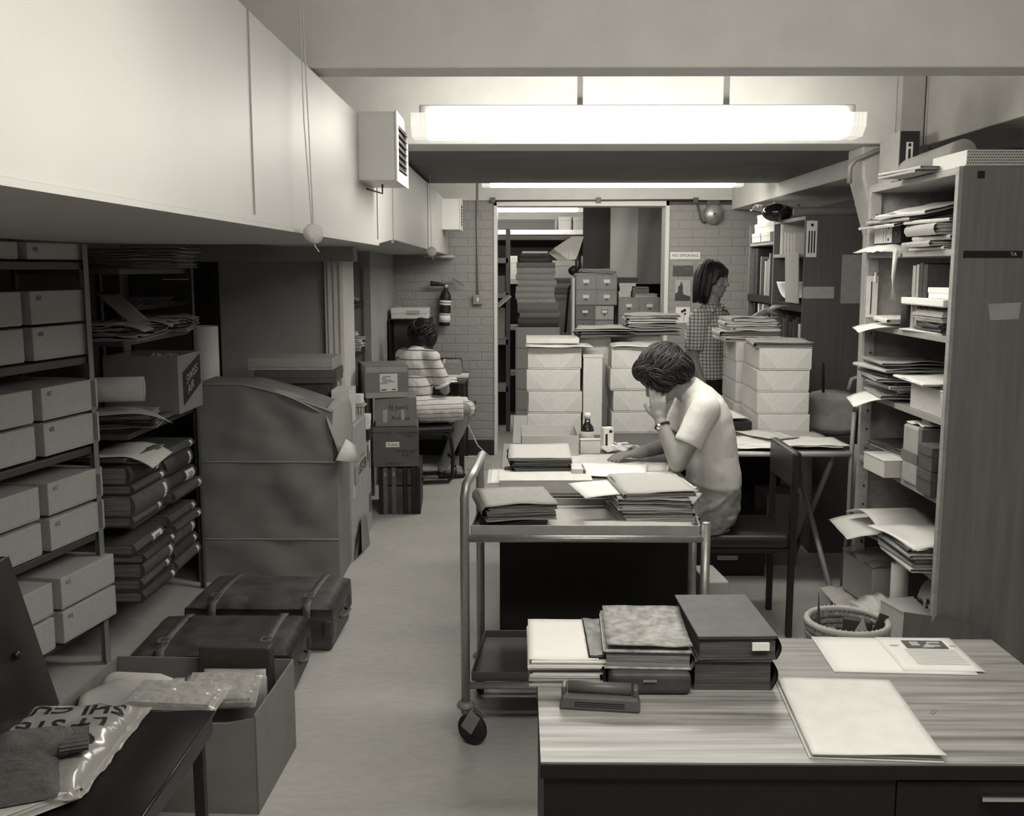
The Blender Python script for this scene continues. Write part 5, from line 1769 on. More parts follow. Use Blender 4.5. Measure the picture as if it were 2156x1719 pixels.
# handles: hooped tube at the left joining front and rear posts
hz = .945
left = [(xl, 0, .135), (xl, 0, .86), (xl + .006, .012, .905), (xl + .028, .05, .935)] + [(xl + sk_ + .01, yb - .05, .935), (xl + sk_ + .004, yb - .012, .905), (xl + sk_, yb, .86), (xl + sk_, yb, .135)]
ob('left_hoop', MB().tube(left, rt, 12), steel, tr)
for x, y, t in ((xr, 0, .775), (xr + sk_, yb, .80)):
    p_ = ob('post', MB().tube([(x, y, .135), (x, y, t)], rt, 12).lathe([(rt, 0), (rt * .8, .004), (.001, .005)], 12, (x, y, t)), steel, tr)
for z in (.722, .205):
    ob('rail', MB().tube([(xl, 0, z), (xr, 0, z)], .0125, 10), steel, tr)
    ob('rail', MB().tube([(xl + sk_, yb, z), (xr + sk_, yb, z)], .0125, 10), steel, tr)
for z, tm in ((.735, grey_steel), (.218, dark_steel)):
    b = MB()
    a0, a1, s = xl + .02, xr - .02, sk_
    Msk = Matrix(((1, sk_ / yb, 0, 0), (0, 1, 0, 0), (0, 0, 1, 0), (0, 0, 0, 1)))
    b.box(a0, a1, .02, yb - .02, z, z + .003, 0, Msk)
    b.box(a0, a1, .017, .022, z - .005, z + .028, 0, Msk).box(a0, a1, yb - .022, yb - .017, z - .005, z + .028, 0, Msk)
    b.box(a0 - .003, a0 + .002, .02, yb - .02, z - .005, z + .028, 0, Msk).box(a1 - .002, a1 + .003, .02, yb - .02, z - .005, z + .028, 0, Msk)
    ob('tray', b, tm if z < .5 else mat('worn_grey_tray', .36, .45, .1, nz=.12, sc=8), tr, .001)
for x, y, a in ((xl, 0, .5), (xr, 0, .3), (xl + sk_, yb, 1.6), (xr + sk_, yb, -.4)):
    c = ob('castor', MB().lathe([(.03, .128), (.032, .135), (.026, .146), (.018, .15)], 16, (x, y, 0)).lathe([(.016, .105), (.02, .128)], 12, (x, y, 0)), grey_steel, tr)
    Mw = T(x + .026 * math.cos(a), y - .026 * math.sin(a), .055, -a)
    ob('fork', MB().box(-.035, .012, -.019, -.0155, -.01, .066, 0, Mw @ T(0, 0, 0, 0, 0, .5)).box(-.035, .012, .0155, .019, -.01, .066, 0, Mw @ T(0, 0, 0, 0, 0, .5)), grey_steel, c, .002)
    ob('wheel', MB().lathe([(.012, -.016), (.05, -.013), (.055, -.006), (.055, .006), (.05, .013), (.012, .016)], 26, M=Mw @ T(rx=PI / 2)), rubber, c)
tz = .7385
b = lid_box('flat dark tray box under the folder at the left of the trolley', .235, .25, .03, (-.02, 3.47, tz), -.02, black_card, None, 'box', .3, 'flat_box')
pile('at the left of the trolley', -.015, 3.475, tz + .031, .10, [(.25, .29, .055, buff2, 'fat tilted folder', 0, 0, .06, 'L')], 'folders at the left of the trolley', bk := random.Random(2))
pile('of the tall pile at the right of the trolley', .47, 3.57, tz, .06, [
    (.26, .30, .022, buff, 'worn folder', 0, -.02, .12, 'R'), (.25, .31, .018, buff2, 'grey folder', .01, 0, -.05, 'R'), (.26, .30, .026, buff, 'thick folder', -.01, .01, .02, 'R'),
    (.25, .32, .016, buff2, 'creased folder', 0, 0, -.1, 'R'), (.26, .32, .020, buff, 'pale folder with a tape', .01, .02, .04, 'L')], 'folders in the tall trolley pile', random.Random(4))
sheets('white sheet jutting left beneath the topmost trolley folder', .32, .24, 1, (.37, 3.62, tz + .088), .25, paper, fn=droop(.008, .16, -1, 0))
sheets('grey sheet jutting right from the tall trolley pile', .18, .28, 1, (.56, 3.60, tz + .045), -.3, paper3, fn=wav(.004))
folder('long flat folder along the trolley front edge', .37, .075, .02, (.40, 3.345, tz), .0, buff, pages_m, 'folder', None, 'R')

# ---------------------------------------------------------------- writing desk behind the trolley
md = thing('writing_desk', 'dark fronted desk covered in papers where the woman reads', 'desk', (0, 3.85, 0))
ob('desktop', MB().box(-.085, .70, 0, 1.17, .712, .74), desk_far, md, .003)
ob('front_panel', MB().box(-.075, .69, .02, .04, .0, .711), black_panel, md)
ob('end_panel', MB().box(-.08, -.06, .041, 1.15, .0, .711), black_panel, md)
ob('rear_panel', MB().box(-.059, .69, 1.13, 1.149, .0, .711), black_panel, md)
bt_ = thing('side_table', 'table behind the writing desk carrying the left box stacks', 'table', (.38, 5.035, 0))
ob('tabletop', MB().box(-.42, .425, 0, .98, .71, .74), desk_far, bt_, .003)
for x, y in ((-.38, .04), (.39, .04), (-.38, .93), (.39, .93)):
    ob('leg', MB().box(x - .018, x + .018, y - .018, y + .018, 0, .71), black_m, bt_)
ft = thing('folding_table', 'folding trestle table with a pale rounded edge behind the empty chair back', 'table', (1.215, 4.80, 0))
ob('tabletop', MB().box(-.40, .385, .012, 1.34, .715, .74), desk_far, ft)
ob('edge_strip', MB().tube([(-.40, .012, .727), (.385, .012, .727)], .0135, 10).tube([(.385, .012, .727), (.385, 1.34, .727)], .0135, 10), mat('pale_edge', .5, .4), ft)
for x in (.335, -.36):
    ob('leg', MB().tube([(x, .10, .71), (x, .75, .0)], .014, 8), grey_steel, ft)
    ob('leg', MB().tube([(x - .03, .85, .71), (x - .03, -.12, .0)], .014, 8), grey_steel, ft)

# things on the writing desk
Zd = .7405
lid_box('shallow white tray box at the near edge of the writing desk', .37, .20, .055, (.10, 3.875 + .10, Zd), .02, paper2, None, 'box', .08, 'tray_box')
pile('of the thick pile left on the writing desk', .085, 4.20, Zd, .05, [
    (.25, .30, .024, buff_d, 'dark folder', -.01, -.02, .05, 'L'), (.26, .30, .022, black_card, 'black folder', .01, 0, -.06, 'L'), (.25, .31, .024, buff_d, 'dark thick folder', 0, .01, .03, 'L'), (.25, .31, .02, black_card, 'black ring folder', -.005, 0, .0, 'L'), (.26, .31, .012, buff, 'buff topped folder', 0, .02, -.05, 'L')], 'folders at the left of the writing desk', random.Random(6))
sheets('white sheets slipping off the left edge of the writing desk', .16, .3, 2, (-.045, 4.2, Zd + .001), .05, paper, fn=wav(.003))
bl_ = thing('printed_block', 'small pale box with vertical print beside the dark folders', 'box', (.235, 4.06, Zd), .03)
ob('body', MB().box(-.026, .02, -.06, .06, 0, .075), paper2, bl_, .003)
ob('print', MB().box(-.018, .0, -.0608, -.0602, .01, .015).box(-.018, .004, -.0608, -.0602, .022, .026).box(-.018, 0, -.0608, -.0602, .033, .037).box(-.018, .0, -.0608, -.0602, .044, .048), ink_g, bl_)
ob('dark_side', MB().box(.0205, .03, -.06, .06, 0, .07), cloth_bind, bl_, .002)
oz = thing('open_box', 'open grey archive box without lid on the writing desk', 'box', (.14, 4.80, Zd), .01)
w_, d_, h_, e = .133, .165, .105, .003
ob('front', MB().box(-w_, w_, -d_, -d_ + e, 0, h_), boxboard_d, oz, .001)
ob('side', MB().box(-w_, -w_ + e, -d_ + e, d_, 0, h_ + .0), boxboard_d, oz, .001)
ob('side', MB().box(w_ - e, w_, -d_ + e, d_, 0, h_), boxboard_d, oz, .001)
ob('back', MB().box(-w_ + e, w_ - e, d_ - e, d_, 0, h_), boxboard_d, oz, .001)
ob('bottom', MB().box(-w_ + e, w_ - e, -d_ + e, d_ - e, 0, e), boxboard_d, oz)
lid_box('small blank white card box before the medicine bottle', .10, .03, .072, (.335, 4.75, Zd), .06, paper2, None, 'box', .1, 'card_box')
bo = thing('medicine_bottle', 'dark brown bottle with white cap and label beside the open box', 'bottle', (.332, 4.90, Zd))
ob('glass', MB().lathe([(.03, 0), (.033, .004), (.033, .092), (.028, .108), (.015, .125), (.0135, .145)], 22), glass_d, bo)
ob('cap', MB().lathe([(.0165, .146), (.0165, .172), (.014, .175), (.001, .1755)], 20), label_m, bo)
ob('label', MB().lathe([(.0335, .02), (.0335, .085)], 22), paper3, bo)
mb_ = thing('medicine_box', 'small printed medicine carton standing beside the brown bottle', 'box', (.425, 4.86, Zd), .35)
ob('carton', MB().box(-.026, .026, -.022, .022, 0, .11), label_m, mb_, .001)
ob('print', MB().box(-.018, -.006, -.0228, -.0222, .02, .08).box(.002, .018, -.0228, -.0222, .085, .098).box(.0262, .0268, -.01, .008, .02, .045).box(.0262, .0268, -.008, .006, .06, .095), ink, mb_)
sheets('handwritten sheet in front of the reading woman', .31, .27, 1, (.40, 4.30, Zd + .012), -.18, paper, fn=droop(.008, .14, .3, -1))
sheets('white papers lying at the middle of the writing desk', .34, .26, 3, (.38, 4.56, Zd + .001), .1, paper2, fn=wav(.003))
sheets('plain white sheet beneath the tied folder on the writing desk', .34, .20, 2, (.36, 3.98, Zd + .001), -.1, paper, fn=wav(.003))
sheets('white sheets beneath the elbow at the right of the writing desk', .22, .36, 2, (.57, 4.10, Zd + .001), .12, paper, fn=wav(.004))
sheets('pale sheets under the forearm of the reading woman', .26, .2, 2, (.53, 4.42, Zd + .001), -.15, paper2, fn=wav(.002))
pb = thing('plastic_bag', 'small white printed plastic bag crumpled behind the hand', 'bag', (.50, 4.80, Zd), .2)
ob('bag_body', MB().sheet(.2, .15, lambda x, y: .012 + .04 * abs(noise.noise((x * 18, y * 18, 3))) * max(0, 1 - (x / .1) ** 4), .002, 20, 16), film2, pb)
ob('print', MB().box(-.05, -.04, -.03, .02, .04, .042).box(-.02, .03, -.04, -.02, .04, .042), ink_g, pb)
pn = thing('pen', 'white pen with a dark cap beside the small plastic bag', 'pen', (.55, 4.70, Zd + .006), .05)
ob('barrel', MB().tube([(-.05, 0, 0), (.06, 0, 0)], .005, 8), label_m, pn)
ob('cap', MB().tube([(.06, 0, 0), (.095, 0, 0)], .006, 8), black_m, pn)
sheets('papers behind the crumpled plastic bag on the desk', .22, .16, 2, (.45, 4.93, Zd + .001), .3, paper, fn=wav(.006))

# box stacks
BW, BD, BH = .283, .38, .1165
def boxstack(where, xc, y, n, rz, wd=BW, dp=BD, jit=.01, sd=1, group=None):
    q = random.Random(sd)
    for k in range(n):
        lb = 'white archive box, %s %s' % ('bottom' if k == 0 else ORD[n - 1 - k], where)
        lid_box(lb, wd, dp, BH - .002, (xc + q.uniform(-jit, jit), y + dp / 2 + q.uniform(-jit, jit), .7405 + k * BH), rz + q.uniform(-.02, .02), boxboard, group or 'white archive boxes ' + where, 'box', .93, 'archive_box', True)


boxstack('of the leftmost stack', .188, 5.28, 4, 0, sd=3)
boxstack('of the stack behind the reading woman', .628, 5.33, 4, 0, sd=5)
boxstack('of the front right stack', 1.395, 5.27, 4, 0, wd=.272, dp=.40, jit=.008, sd=7)
boxstack('of the rear right stack', 1.365, 5.73, 4, 0, wd=.272, dp=.38, jit=.005, sd=9)
lid_box('upright tall white box between the two left stacks', .105, .28, .43, (.384, 5.28 + .14, .7405), 0, boxboard, None, 'box', .04, 'archive_box')
lid_box('white archive box lying behind the upright tall box', .17, .22, .50, (.42, 5.70, .7405), 0, boxboard, None, 'box', .25, 'archive_box')
lid_box('further white archive box showing past the stack behind the woman', .283, .30, .50, (.66, 5.86, .7405), 0, boxboard, None, 'box', .25, 'archive_box')
zt = .7405 + 4 * BH
sheets('white papers overhanging the top of the leftmost box stack', .34, .32, 3, (.205, 5.42, zt), .02, paper, fn=wav(.006))
lid_box('flat white box on the papers of the leftmost stack', .285, .24, .03, (.175, 5.52, zt + .012), 0, paper2, None, 'box', .9, 'flat_box')
sheets('white curled papers on the stack behind the reading woman', .33, .30, 3, (.66, 5.46, zt), -.05, paper, fn=wav(.012))
pile('of the files on the boxes left of centre', .47, 5.68, 1.243, .0, [(.30, .34, .02, black_card, 'black folder', 0, 0, .05, 'L'), (.30, .34, .014, buff_d, 'dark folder', .01, 0, -.05, 'L'), (.30, .34, .012, buff, 'buff folder', -.0, -.02, -.12, 'L')], 'files on the boxes left of centre')
pile('of the files behind the reading woman', .74, 5.82, 1.243, .05, [(.31, .33, .028, black_card, 'black lever folder', 0, 0, .0, 'L'), (.30, .33, .02, buff, 'pale folder', .0, -.01, .05, 'L'), (.29, .32, .018, buff2, 'grey folder', .0, 0, -.04, 'L'), (.29, .33, .03, paper2, 'thick white folder', .01, 0, -.08, 'L'), (.31, .34, .012, buff, 'big buff folder', .02, 0, -.14, 'L')], 'files behind the woman')
pile('of the bundles on the rear right stack', 1.345, 5.92, zt + .0005, .03, [(.36, .30, .02, paper, 'white paper bundle', 0, -.02, .03, 'L'), (.34, .30, .036, paper, 'thick white paper bundle', -.02, 0, -.06, 'L'), (.28, .28, .022, paper2, 'cream paper bundle', -.0, .0, .08, 'L'), (.30, .28, .024, paper, 'white worn bundle', -.01, .0, -.08, 'L'), (.26, .27, .022, paper2, 'cream worn bundle', -.01, .01, .05, 'L')], 'paper bundles on the rear right stack')
folder('dark edged buff folder alone on the front right stack', .30, .36, .03, (1.40, 5.45, zt + .0005), -.1, buff, pages_d, 'folder')
# papers on the folding table
td = thing('paper_tray', 'dark tray of white paper left of the front right box stack', 'tray', (1.12, 5.52, .7405), .15)
ob('tray', MB().box(-.10, .14, -.14, .16, .0, .055), black_card, td, .004)
ob('papers', MB().sheet(.2, .26, lambda x, y: .075 + .03 * (y + .1), .002), paper, td)
for k, (lb, x, y, rz, w2, n, m) in enumerate((('big heap of white papers at the left of the folding table', 1.06, 5.02, .2, .40, 6, paper), ('white sheets on the folding table behind the chair back', 1.14, 4.95, -.15, .3, 4, paper), ('white printed sheets at the right front of the folding table', 1.43, 4.98, .08, .3, 3, paper), ('grey printed map sheet at the right rear of the folding table', 1.42, 5.15, -.1, .32, 1, paper3), ('rumpled small papers in the middle of the folding table', 1.27, 5.10, .5, .14, 3, paper2))):
    sheets(lb, w2, .26, n, (x, y, .7415 + .007 * k), rz, m, .0025, wav(.008), 'papers', None, 'loose_papers', .03)
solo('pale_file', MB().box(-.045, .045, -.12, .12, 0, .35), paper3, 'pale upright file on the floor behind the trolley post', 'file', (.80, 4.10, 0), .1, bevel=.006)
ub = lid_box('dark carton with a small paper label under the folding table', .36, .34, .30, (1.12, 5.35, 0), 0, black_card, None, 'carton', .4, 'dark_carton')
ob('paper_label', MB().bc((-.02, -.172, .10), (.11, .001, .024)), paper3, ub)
solo('added_dark_block', MB().box(-.37, .37, -.15, .15, 0, .66), black_panel, 'added dark block that darkens the gap under the folding table', 'dark block', (1.15, 5.92, 0), bevel=.004)  # added only to darken the bright gap beneath the table
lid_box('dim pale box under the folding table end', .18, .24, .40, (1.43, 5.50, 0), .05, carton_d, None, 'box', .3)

# reading woman's chair
rc = thing('office_chair', 'black padded chair on which the reading woman sits', 'chair', (.98, 4.47, 0))
ob('seat', MB().box(-.215, .20, -.20, .20, .405, .465), leather, rc, .022, None, None, 4)
ob('backrest', MB().box(.195, .235, -.205, .205, .67, .835, 0, T(0, 0, 0)), leather, rc, .016, None, None, 4)
for x, y, t in ((.21, -.18, .80), (.21, .18, .80), (-.2, -.18, .42), (-.2, .18, .42)):
    ob('leg', MB().box(x - .013, x + .013, y - .013, y + .013, 0, t), black_m, rc, .002)
for s in (-1, 1):
    ob('frame', MB().box(-.2, .21, s * .179 - .011, s * .179 + .011, .385, .405), black_m, rc)

# ================================================================ BEYOND THE DOORWAY
fa, fb_ = Yp(1228, 424, 9.97), Yp(1402, 424, 9.97)
fl = thing('hanging_flag', 'flag of three broad upright stripes hanging beyond the doorway', 'flag', ((fa.x + fb_.x) / 2, 9.97, fa.z))


def flagm(name, v, tr_):
    m = mat(name, v, .8)
    n, l = m.node_tree.nodes, m.node_tree.links
    t = n.new('ShaderNodeBsdfTranslucent')
    t.inputs[0].default_value = (v, v * .985, v * .955, 1)
    x = n.new('ShaderNodeMixShader')
    x.inputs[0].default_value = tr_
    l.new(n['Principled BSDF'].outputs[0], x.inputs[1])
    l.new(t.outputs[0], x.inputs[2])
    l.new(x.outputs[0], n['Material Output'].inputs[0])
    return m


fw = (fb_.x - fa.x) / 3
FH = fa.z - Yp(1340, 594, 9.97).z
for k, m in enumerate((flagm('flag_dark', .05, .3), flagm('flag_light', .50, .5), flagm('flag_mid', .26, .5))):
    b = MB()
    vs, fs = [], []
    for i in range(15):
        for j in range(13):
            x = -fw * 1.5 + k * fw + fw * j / 12
            h = FH + .012 * math.sin(x * 9) + .03 * x
            vs.append((x, .012 * math.sin(x * 16) * (i / 14) + .006 * math.sin(x * 30 + i * .3), -h * i / 14))
    for i in range(14):
        for j in range(12):
            q = i * 13 + j
            fs.append((q, q + 13, q + 14, q + 1))
    b.add(vs, fs, True)
    ob('stripe', b, m, fl, label=['dark stripe', 'light stripe', 'mid grey stripe'][k])

# cabinet with bound volumes
cab = thing('metal_cabinet', 'dark metal cabinet beyond the doorway under the big volumes', 'cabinet', (.17, 9.85, 0))
ob('body', MB().box(-.215, .215, -.2, .2, 0, 1.06), grey_steel, cab, .004)
for k in range(5):
    ob('drawer_front', MB().box(-.205, .205, -.208, -.2, .06 + k * .2, .245 + k * .2), grey_steel, cab, .003)
z = 1.062
vol = [(.39, .085, cloth_dark), (.39, .05, cloth_bind), (.39, .085, cloth_bind), (.37, .042, cloth_bind_l)] + [(.37, .058, cloth_bind_l)] * 5 + [(.37, .05, cloth_bind), (.28, .045, cloth_dark), (.28, .04, cloth_dark)]
rv = random.Random(8)
for k, (wd, t, m) in enumerate(vol):
    n_ = len(vol)
    book('bound volume lying flat, %s of the tall stack beyond the doorway' % (['bottom', 'second from bottom', 'third from bottom', 'fourth from bottom', 'fifth from bottom', 'sixth from bottom', 'seventh from bottom', 'eighth from bottom', 'fourth from top', 'third from top', 'second from top', 'topmost'][k]), wd, .28, t, (.18 - (.03 if 2 < k < 10 else 0) - (.04 if k > 9 else 0) + rv.uniform(-.012, .012), 9.80, z), 0, m, pages_d, 'F', 'book', 'volumes beyond the doorway')
    z += t + .001

def cards(label, x0, x1, y, z0, rows, rh, m, dark=None):
    th = thing('card_cabinet', label, 'card cabinet', ((x0 + x1) / 2, y, z0))
    w_ = (x1 - x0) / 2
    ob('case', MB().box(-w_, w_, 0, .3, 0, rows * rh), m, th, .003)
    for r in range(rows):
        for c in (-1, 1):
            d = ob('drawer', MB().box(c * w_ / 2 - w_ / 2 + .006, c * w_ / 2 + w_ / 2 - .006, -.008, .0, r * rh + .006, (r + 1) * rh - .006), (dark or {}).get((r, c), m), th, .002)
            xx, zz = c * w_ / 2, (r + .5) * rh
            ob('label_holder', MB().bc((xx, -.010, zz + .012), (.064, .004, .036)), steel if not dark else dark_steel, d)
            ob('card_label', MB().bc((xx, -.0125, zz + .012), (.052, .002, .024)), label_m, d)
            ob('pull', MB().bc((xx, -.016, zz - .016), (.022, .014, .012)), dark_steel, d, .002)
    return th


wd1 = mat('oak_veneer', .27, .5, nz=.1, sc=12)
wd2 = mat('oak_veneer_dark', .15, .5, nz=.1, sc=12)
wd3 = mat('oak_veneer_pale', .38, .5, nz=.1, sc=12)
base = solo('low_counter', MB().box(-.42, .42, 0, .45, 0, 1.0), dark_steel, 'dark counter beyond the doorway under the card cabinets', 'counter', (.93, 9.40, 0), bevel=.004)
cards('lower card index cabinet with one pale drawer front beyond the doorway', .515, .875, 9.41, 1.002, 2, .137, wd2, {(1, 1): wd3, (0, 1): wd1})
cards('upper pale card index cabinet with four drawers beyond the doorway', .515, .90, 9.41, 1.278, 2, .14, wd1)
cards('right card index cabinet with four drawers beyond the doorway', .915, 1.30, 9.41, 1.06 - .058, 2, .175, wd1)
solo('tall_board', MB().box(-.012, .012, 0, .3, 0, 1.53), boxboard, 'pale upright board edge left of the card cabinets', 'board', (.495, 9.38, 0))
for k, (x, y, z2, rz, m) in enumerate(((.70, 9.55, 1.559, .05, paper2), (.72, 9.54, 1.573, -.1, buff_d), (.74, 9.53, 1.587, .08, buff), (.76, 9.53, 1.602, .2, paper3))):
    folder(['bottom', 'second', 'third', 'top'][k] + ' file of the heap on the upper card cabinet', .36, .22, .013, (x, y, z2), rz, m, pages_m, 'folder', 'files on the upper card cabinet')
for k, (x, w2, h2, m) in enumerate(((.975, .115, .052, paper2), (.985, .115, .046, paper2), (1.0, .16, .03, boxboard), (1.0, .20, .05, cloth_dark))):
    z3 = 1.353 + (.0, .053, .10, .131)[k]
    lid_box(['bottom white', 'second white', 'third pale', 'top dark'][k] + ' box of the little stack on the right card cabinet', w2, .16, h2, (x, 9.53, z3), 0, m, 'little boxes on the card cabinet', 'box', .4, 'small_box')
pile('of the papers on the right card cabinet', 1.17, 9.54, 1.353, 0, [(.22, .2, .03, paper, 'white bundle', 0, 0, .05, 'L'), (.16, .18, .05, paper2, 'thick pad', -.04, 0, -.05, 'L'), (.12, .15, .012, buff2, 'small booklet', -.04, 0, .1, 'L')], 'papers on the right card cabinet')
# angled desk lamp with folded white shade
dl = thing('desk_lamp', 'white faceted lamp shade on a dark jointed arm beyond the doorway', 'lamp', (.44, 9.75, 1.0))
lo_ = Vector((.44, 9.75, 1.0))
fp = [Yp(x, y, 9.66) - lo_ for x, y in ((1166, 524), (1204, 499), (1228, 499), (1213, 546), (1196, 547))]
bp_ = [fp[4].lerp(p, .82) + V3 for p, V3 in zip(fp, [Vector((-.07, .17, -.02))] * 5)]
sh = MB().add([tuple(p) for p in fp + bp_], [(0, 4, 1), (1, 4, 3, 2), (0, 1, 6, 5), (1, 2, 7, 6), (2, 3, 8, 7), (4, 0, 5, 9)])
so_ = ob('shade', sh, flagm('shade_white', .85, .5), dl)
t = so_.modifiers.new('thickness', 'SOLIDIFY')
t.thickness = .003
ed = MB()
for i, j in ((0, 1), (1, 2), (2, 3), (3, 4), (4, 0), (1, 4)):
    ed.tube([fp[i], fp[j]], .0045, 5)
ob('shade_rib', ed, label_m, so_)
ob('arm', MB().tube([tuple(fp[3]), (.10, .0, .56), (.03, .05, .42), (.0, .06, 0)], .012, 8), black_m, dl)
ob('joint', MB().ell((.07, .0, .60), (.05, .04, .05), 14, 8), black_m, dl)
ob('stand', MB().box(-.04, .05, .0, .12, -1.0, -.0), dark_steel, dl)
solo('stacked_books_stand', MB().box(-.08, .08, -.1, .1, 0, 1.30), grey_steel, 'narrow grey cabinet between the volumes and card drawers', 'cabinet', (.43, 10.35, 0))
for k in range(4):
    book(['bottom', 'second', 'third', 'top'][k] + ' pale book on the narrow grey cabinet beyond the doorway', .17, .2, .055, (.43, 10.35, 1.302 + .057 * k), 0, [cloth_bind_l, cloth_bind][k % 2], pages_d, 'F', 'book', 'books on the narrow cabinet')
# racks at the back
def rack(label, x0, x1, y, shelves, dep=.4, top=2.1):
    th = thing('steel_rack', label, 'rack', ((x0 + x1) / 2, y, 0))
    w_ = (x1 - x0) / 2
    for s in (-1, 1):
        ob('post', MB().box(s * w_ - .02, s * w_ + .02, 0, .03, 0, top), dark_steel, th)
        ob('post', MB().box(s * w_ - .02, s * w_ + .02, dep - .03, dep, 0, top), dark_steel, th)
    for z in shelves:
        ob('shelf', MB().box(-w_, w_, 0, dep, z - .05, z), carton_l if z > 1.9 else grey_steel, th)
    ob('back_sheet', MB().box(-w_, w_, dep, dep + .004, 0, 1.85), black_m, th)
    return th


rack('steel rack running across behind the lamp beyond the doorway', -.75, 1.9, 11.0, (.5, 1.0, 1.5, 2.03), .4, 2.1)
lid_box('long dark box on the highest rack shelf beyond the doorway', 1.05, .3, .11, (-.15, 11.2, 2.032), 0, black_card, None, 'box', .3, 'dark_box')
lid_box('grey box, left of the pair on the highest rack shelf', .14, .28, .14, (.48, 11.2, 2.032), 0, carton, 'pair of grey boxes on the rack', 'box', .3)
lid_box('grey box, right of the pair on the highest rack shelf', .22, .28, .14, (.68, 11.2, 2.032), 0, carton, 'pair of grey boxes on the rack', 'box', .3)
for k in range(7):
    lid_box('%s box from the left on the middle rack shelf beyond the doorway' % ['first', 'second', 'third', 'fourth', 'fifth', 'sixth', 'seventh'][k], .28, .3, .2 + .05 * (k % 3), (-.5 + .33 * k, 11.18, 1.502), 0, [carton, buff2, carton_d][k % 3], 'boxes on the middle rack shelf', 'box', .3)
rack('near left rack of dark shelves just inside the doorway', -.75, -.12, 9.95, (.45, .92, 1.38, 1.72), .45, 2.0)
for k, (z, h, m) in enumerate(((1.382, .22, carton_d), (1.382, .16, carton), (.922, .2, carton_d), (.922, .3, buff2))):
    lid_box('%s box on the near left rack inside the doorway' % ['upper left', 'upper right', 'lower left', 'lower right'][k], .24, .3, h, (-.55 + .27 * (k % 2), 10.15, z + .001), .1, m, 'boxes on the near left rack', 'box', .3)
solo('tilted_folder', MB().box(-.08, .08, -.1, .1, 0, .015, 0, T(ry=-.7)), paper3, 'tilted dark folder with a pale edge beside the volumes', 'folder', (-.16, 9.70, 1.30), .2)


# ================================================================ PEOPLE
fold_tex = bpy.data.textures.new('cloth_folds', 'CLOUDS')
fold_tex.noise_scale = .085
fold_tex.noise_depth = 2


def skinned(name, mb, m, parent, vox=.006, sm=6, M=None, label=None, fold=0):
    """fuse overlapping limb pieces into one continuous smooth surface"""
    o = ob(name, mb, m, parent, 0, label, M)
    r = o.modifiers.new('fuse', 'REMESH')
    r.mode = 'VOXEL'
    r.voxel_size = vox
    r.use_smooth_shade = True
    s = o.modifiers.new('smooth', 'SMOOTH')
    s.factor = .5
    s.iterations = sm
    if fold:
        d = o.modifiers.new('folds', 'DISPLACE')
        d.texture = fold_tex
        d.texture_coords = 'LOCAL'
        d.mid_level = .5
        d.strength = fold
    return o


eye_m = mat('eye_white', .35, .4)


def V(*a):
    return Vector(a)


def hand(mb, w, d, n, side, curl, sc=1.0, thumb=.3):
    """palm, four bent fingers of unequal length and an opposed thumb; w wrist, d along the hand, n out of the palm"""
    d = d.normalized()
    n = (n - d * n.dot(d)).normalized()
    s = d.cross(n) * side
    for k, o in enumerate((1.5, .5, -.5, -1.5)):
        a, b = w + d * .012 * sc + s * o * .010 * sc, w + d * (.080 - .004 * abs(k - 1)) * sc + s * o * .0185 * sc
        mb.cap(a, b, .0135 * sc, .0105 * sc, 10)
    mb.cap(w - d * .03, w + d * .02, .024 * sc, .022 * sc, 12)
    for k, (o, L) in enumerate(((1.5, .070), (.5, .078), (-.5, .072), (-1.5, .056))):
        p = w + d * (.082 - .004 * abs(k - 1)) * sc + s * o * .0190 * sc
        dd = (d + s * o * .05).normalized()
        c = curl[k] if isinstance(curl, (list, tuple)) else curl
        for j, fr in enumerate((.44, .31, .25)):
            ang = c * (.8 if j == 0 else 1.0)
            dd = (dd * math.cos(ang) + n * math.sin(ang)).normalized()
            n2 = (n - dd * n.dot(dd))
            q = p + dd * L * fr * sc
            mb.cap(p, q, (.0088 - .001 * j) * sc, (.0080 - .001 * j) * sc, 9)
            p = q
            n_ = n2.normalized() if n2.length > .05 else n
            dd = dd
    p = w + d * .022 * sc + s * .022 * sc
    dd = (d * .62 + s * .65 + n * thumb).normalized()
    q = p + dd * .036 * sc
    mb.cap(p, q, .0135 * sc, .0105 * sc, 10)
    dd = (dd + d * .45 + n * thumb - s * .25).normalized()
    mb.cap(q, q + dd * .030 * sc, .0100 * sc, .0080 * sc, 10)


def head(mb, c, fwd, up, r=.098):
    """skull, jaw, nose, brow, lips, ears; fwd = where the face looks, up = crown"""
    f = fwd.normalized()
    u = (up - f * up.dot(f)).normalized()
    s = f.cross(u)
    B = Matrix((s, f, u)).transposed()

    def P(x, y, z):
        return c + s * x + f * y + u * z
    q = B.to_quaternion()
    mb.ell(P(0, -.012, .028), (.074, .092, .088), 22, 14, rot=q)
    mb.ell(P(0, .022, -.030), (.058, .062, .078), 20, 12, rot=q)
    mb.ell(P(0, .050, -.088), (.026, .024, .018), 14, 8, rot=q)
    mb.ell(P(0, .066, .020), (.046, .016, .010), 14, 8, rot=q)
    mb.cap(P(0, .080, .010), P(0, .100, -.024), .008, .011, 10)
    mb.ell(P(.009, .092, -.029), (.007, .009, .006), 8, 6, rot=q)
    mb.ell(P(-.009, .092, -.029), (.007, .009, .006), 8, 6, rot=q)
    mb.ell(P(0, .077, -.053), (.020, .008, .006), 12, 6, rot=q)
    mb.ell(P(0, .075, -.064), (.017, .009, .007), 12, 6, rot=q)
    for sx in (-1, 1):
        mb.ell(P(sx * .040, .056, -.022), (.022, .022, .020), 12, 8, rot=q)
        mb.ell(P(sx * .074, -.012, -.008), (.008, .018, .030), 10, 8, rot=q)
    return P, q


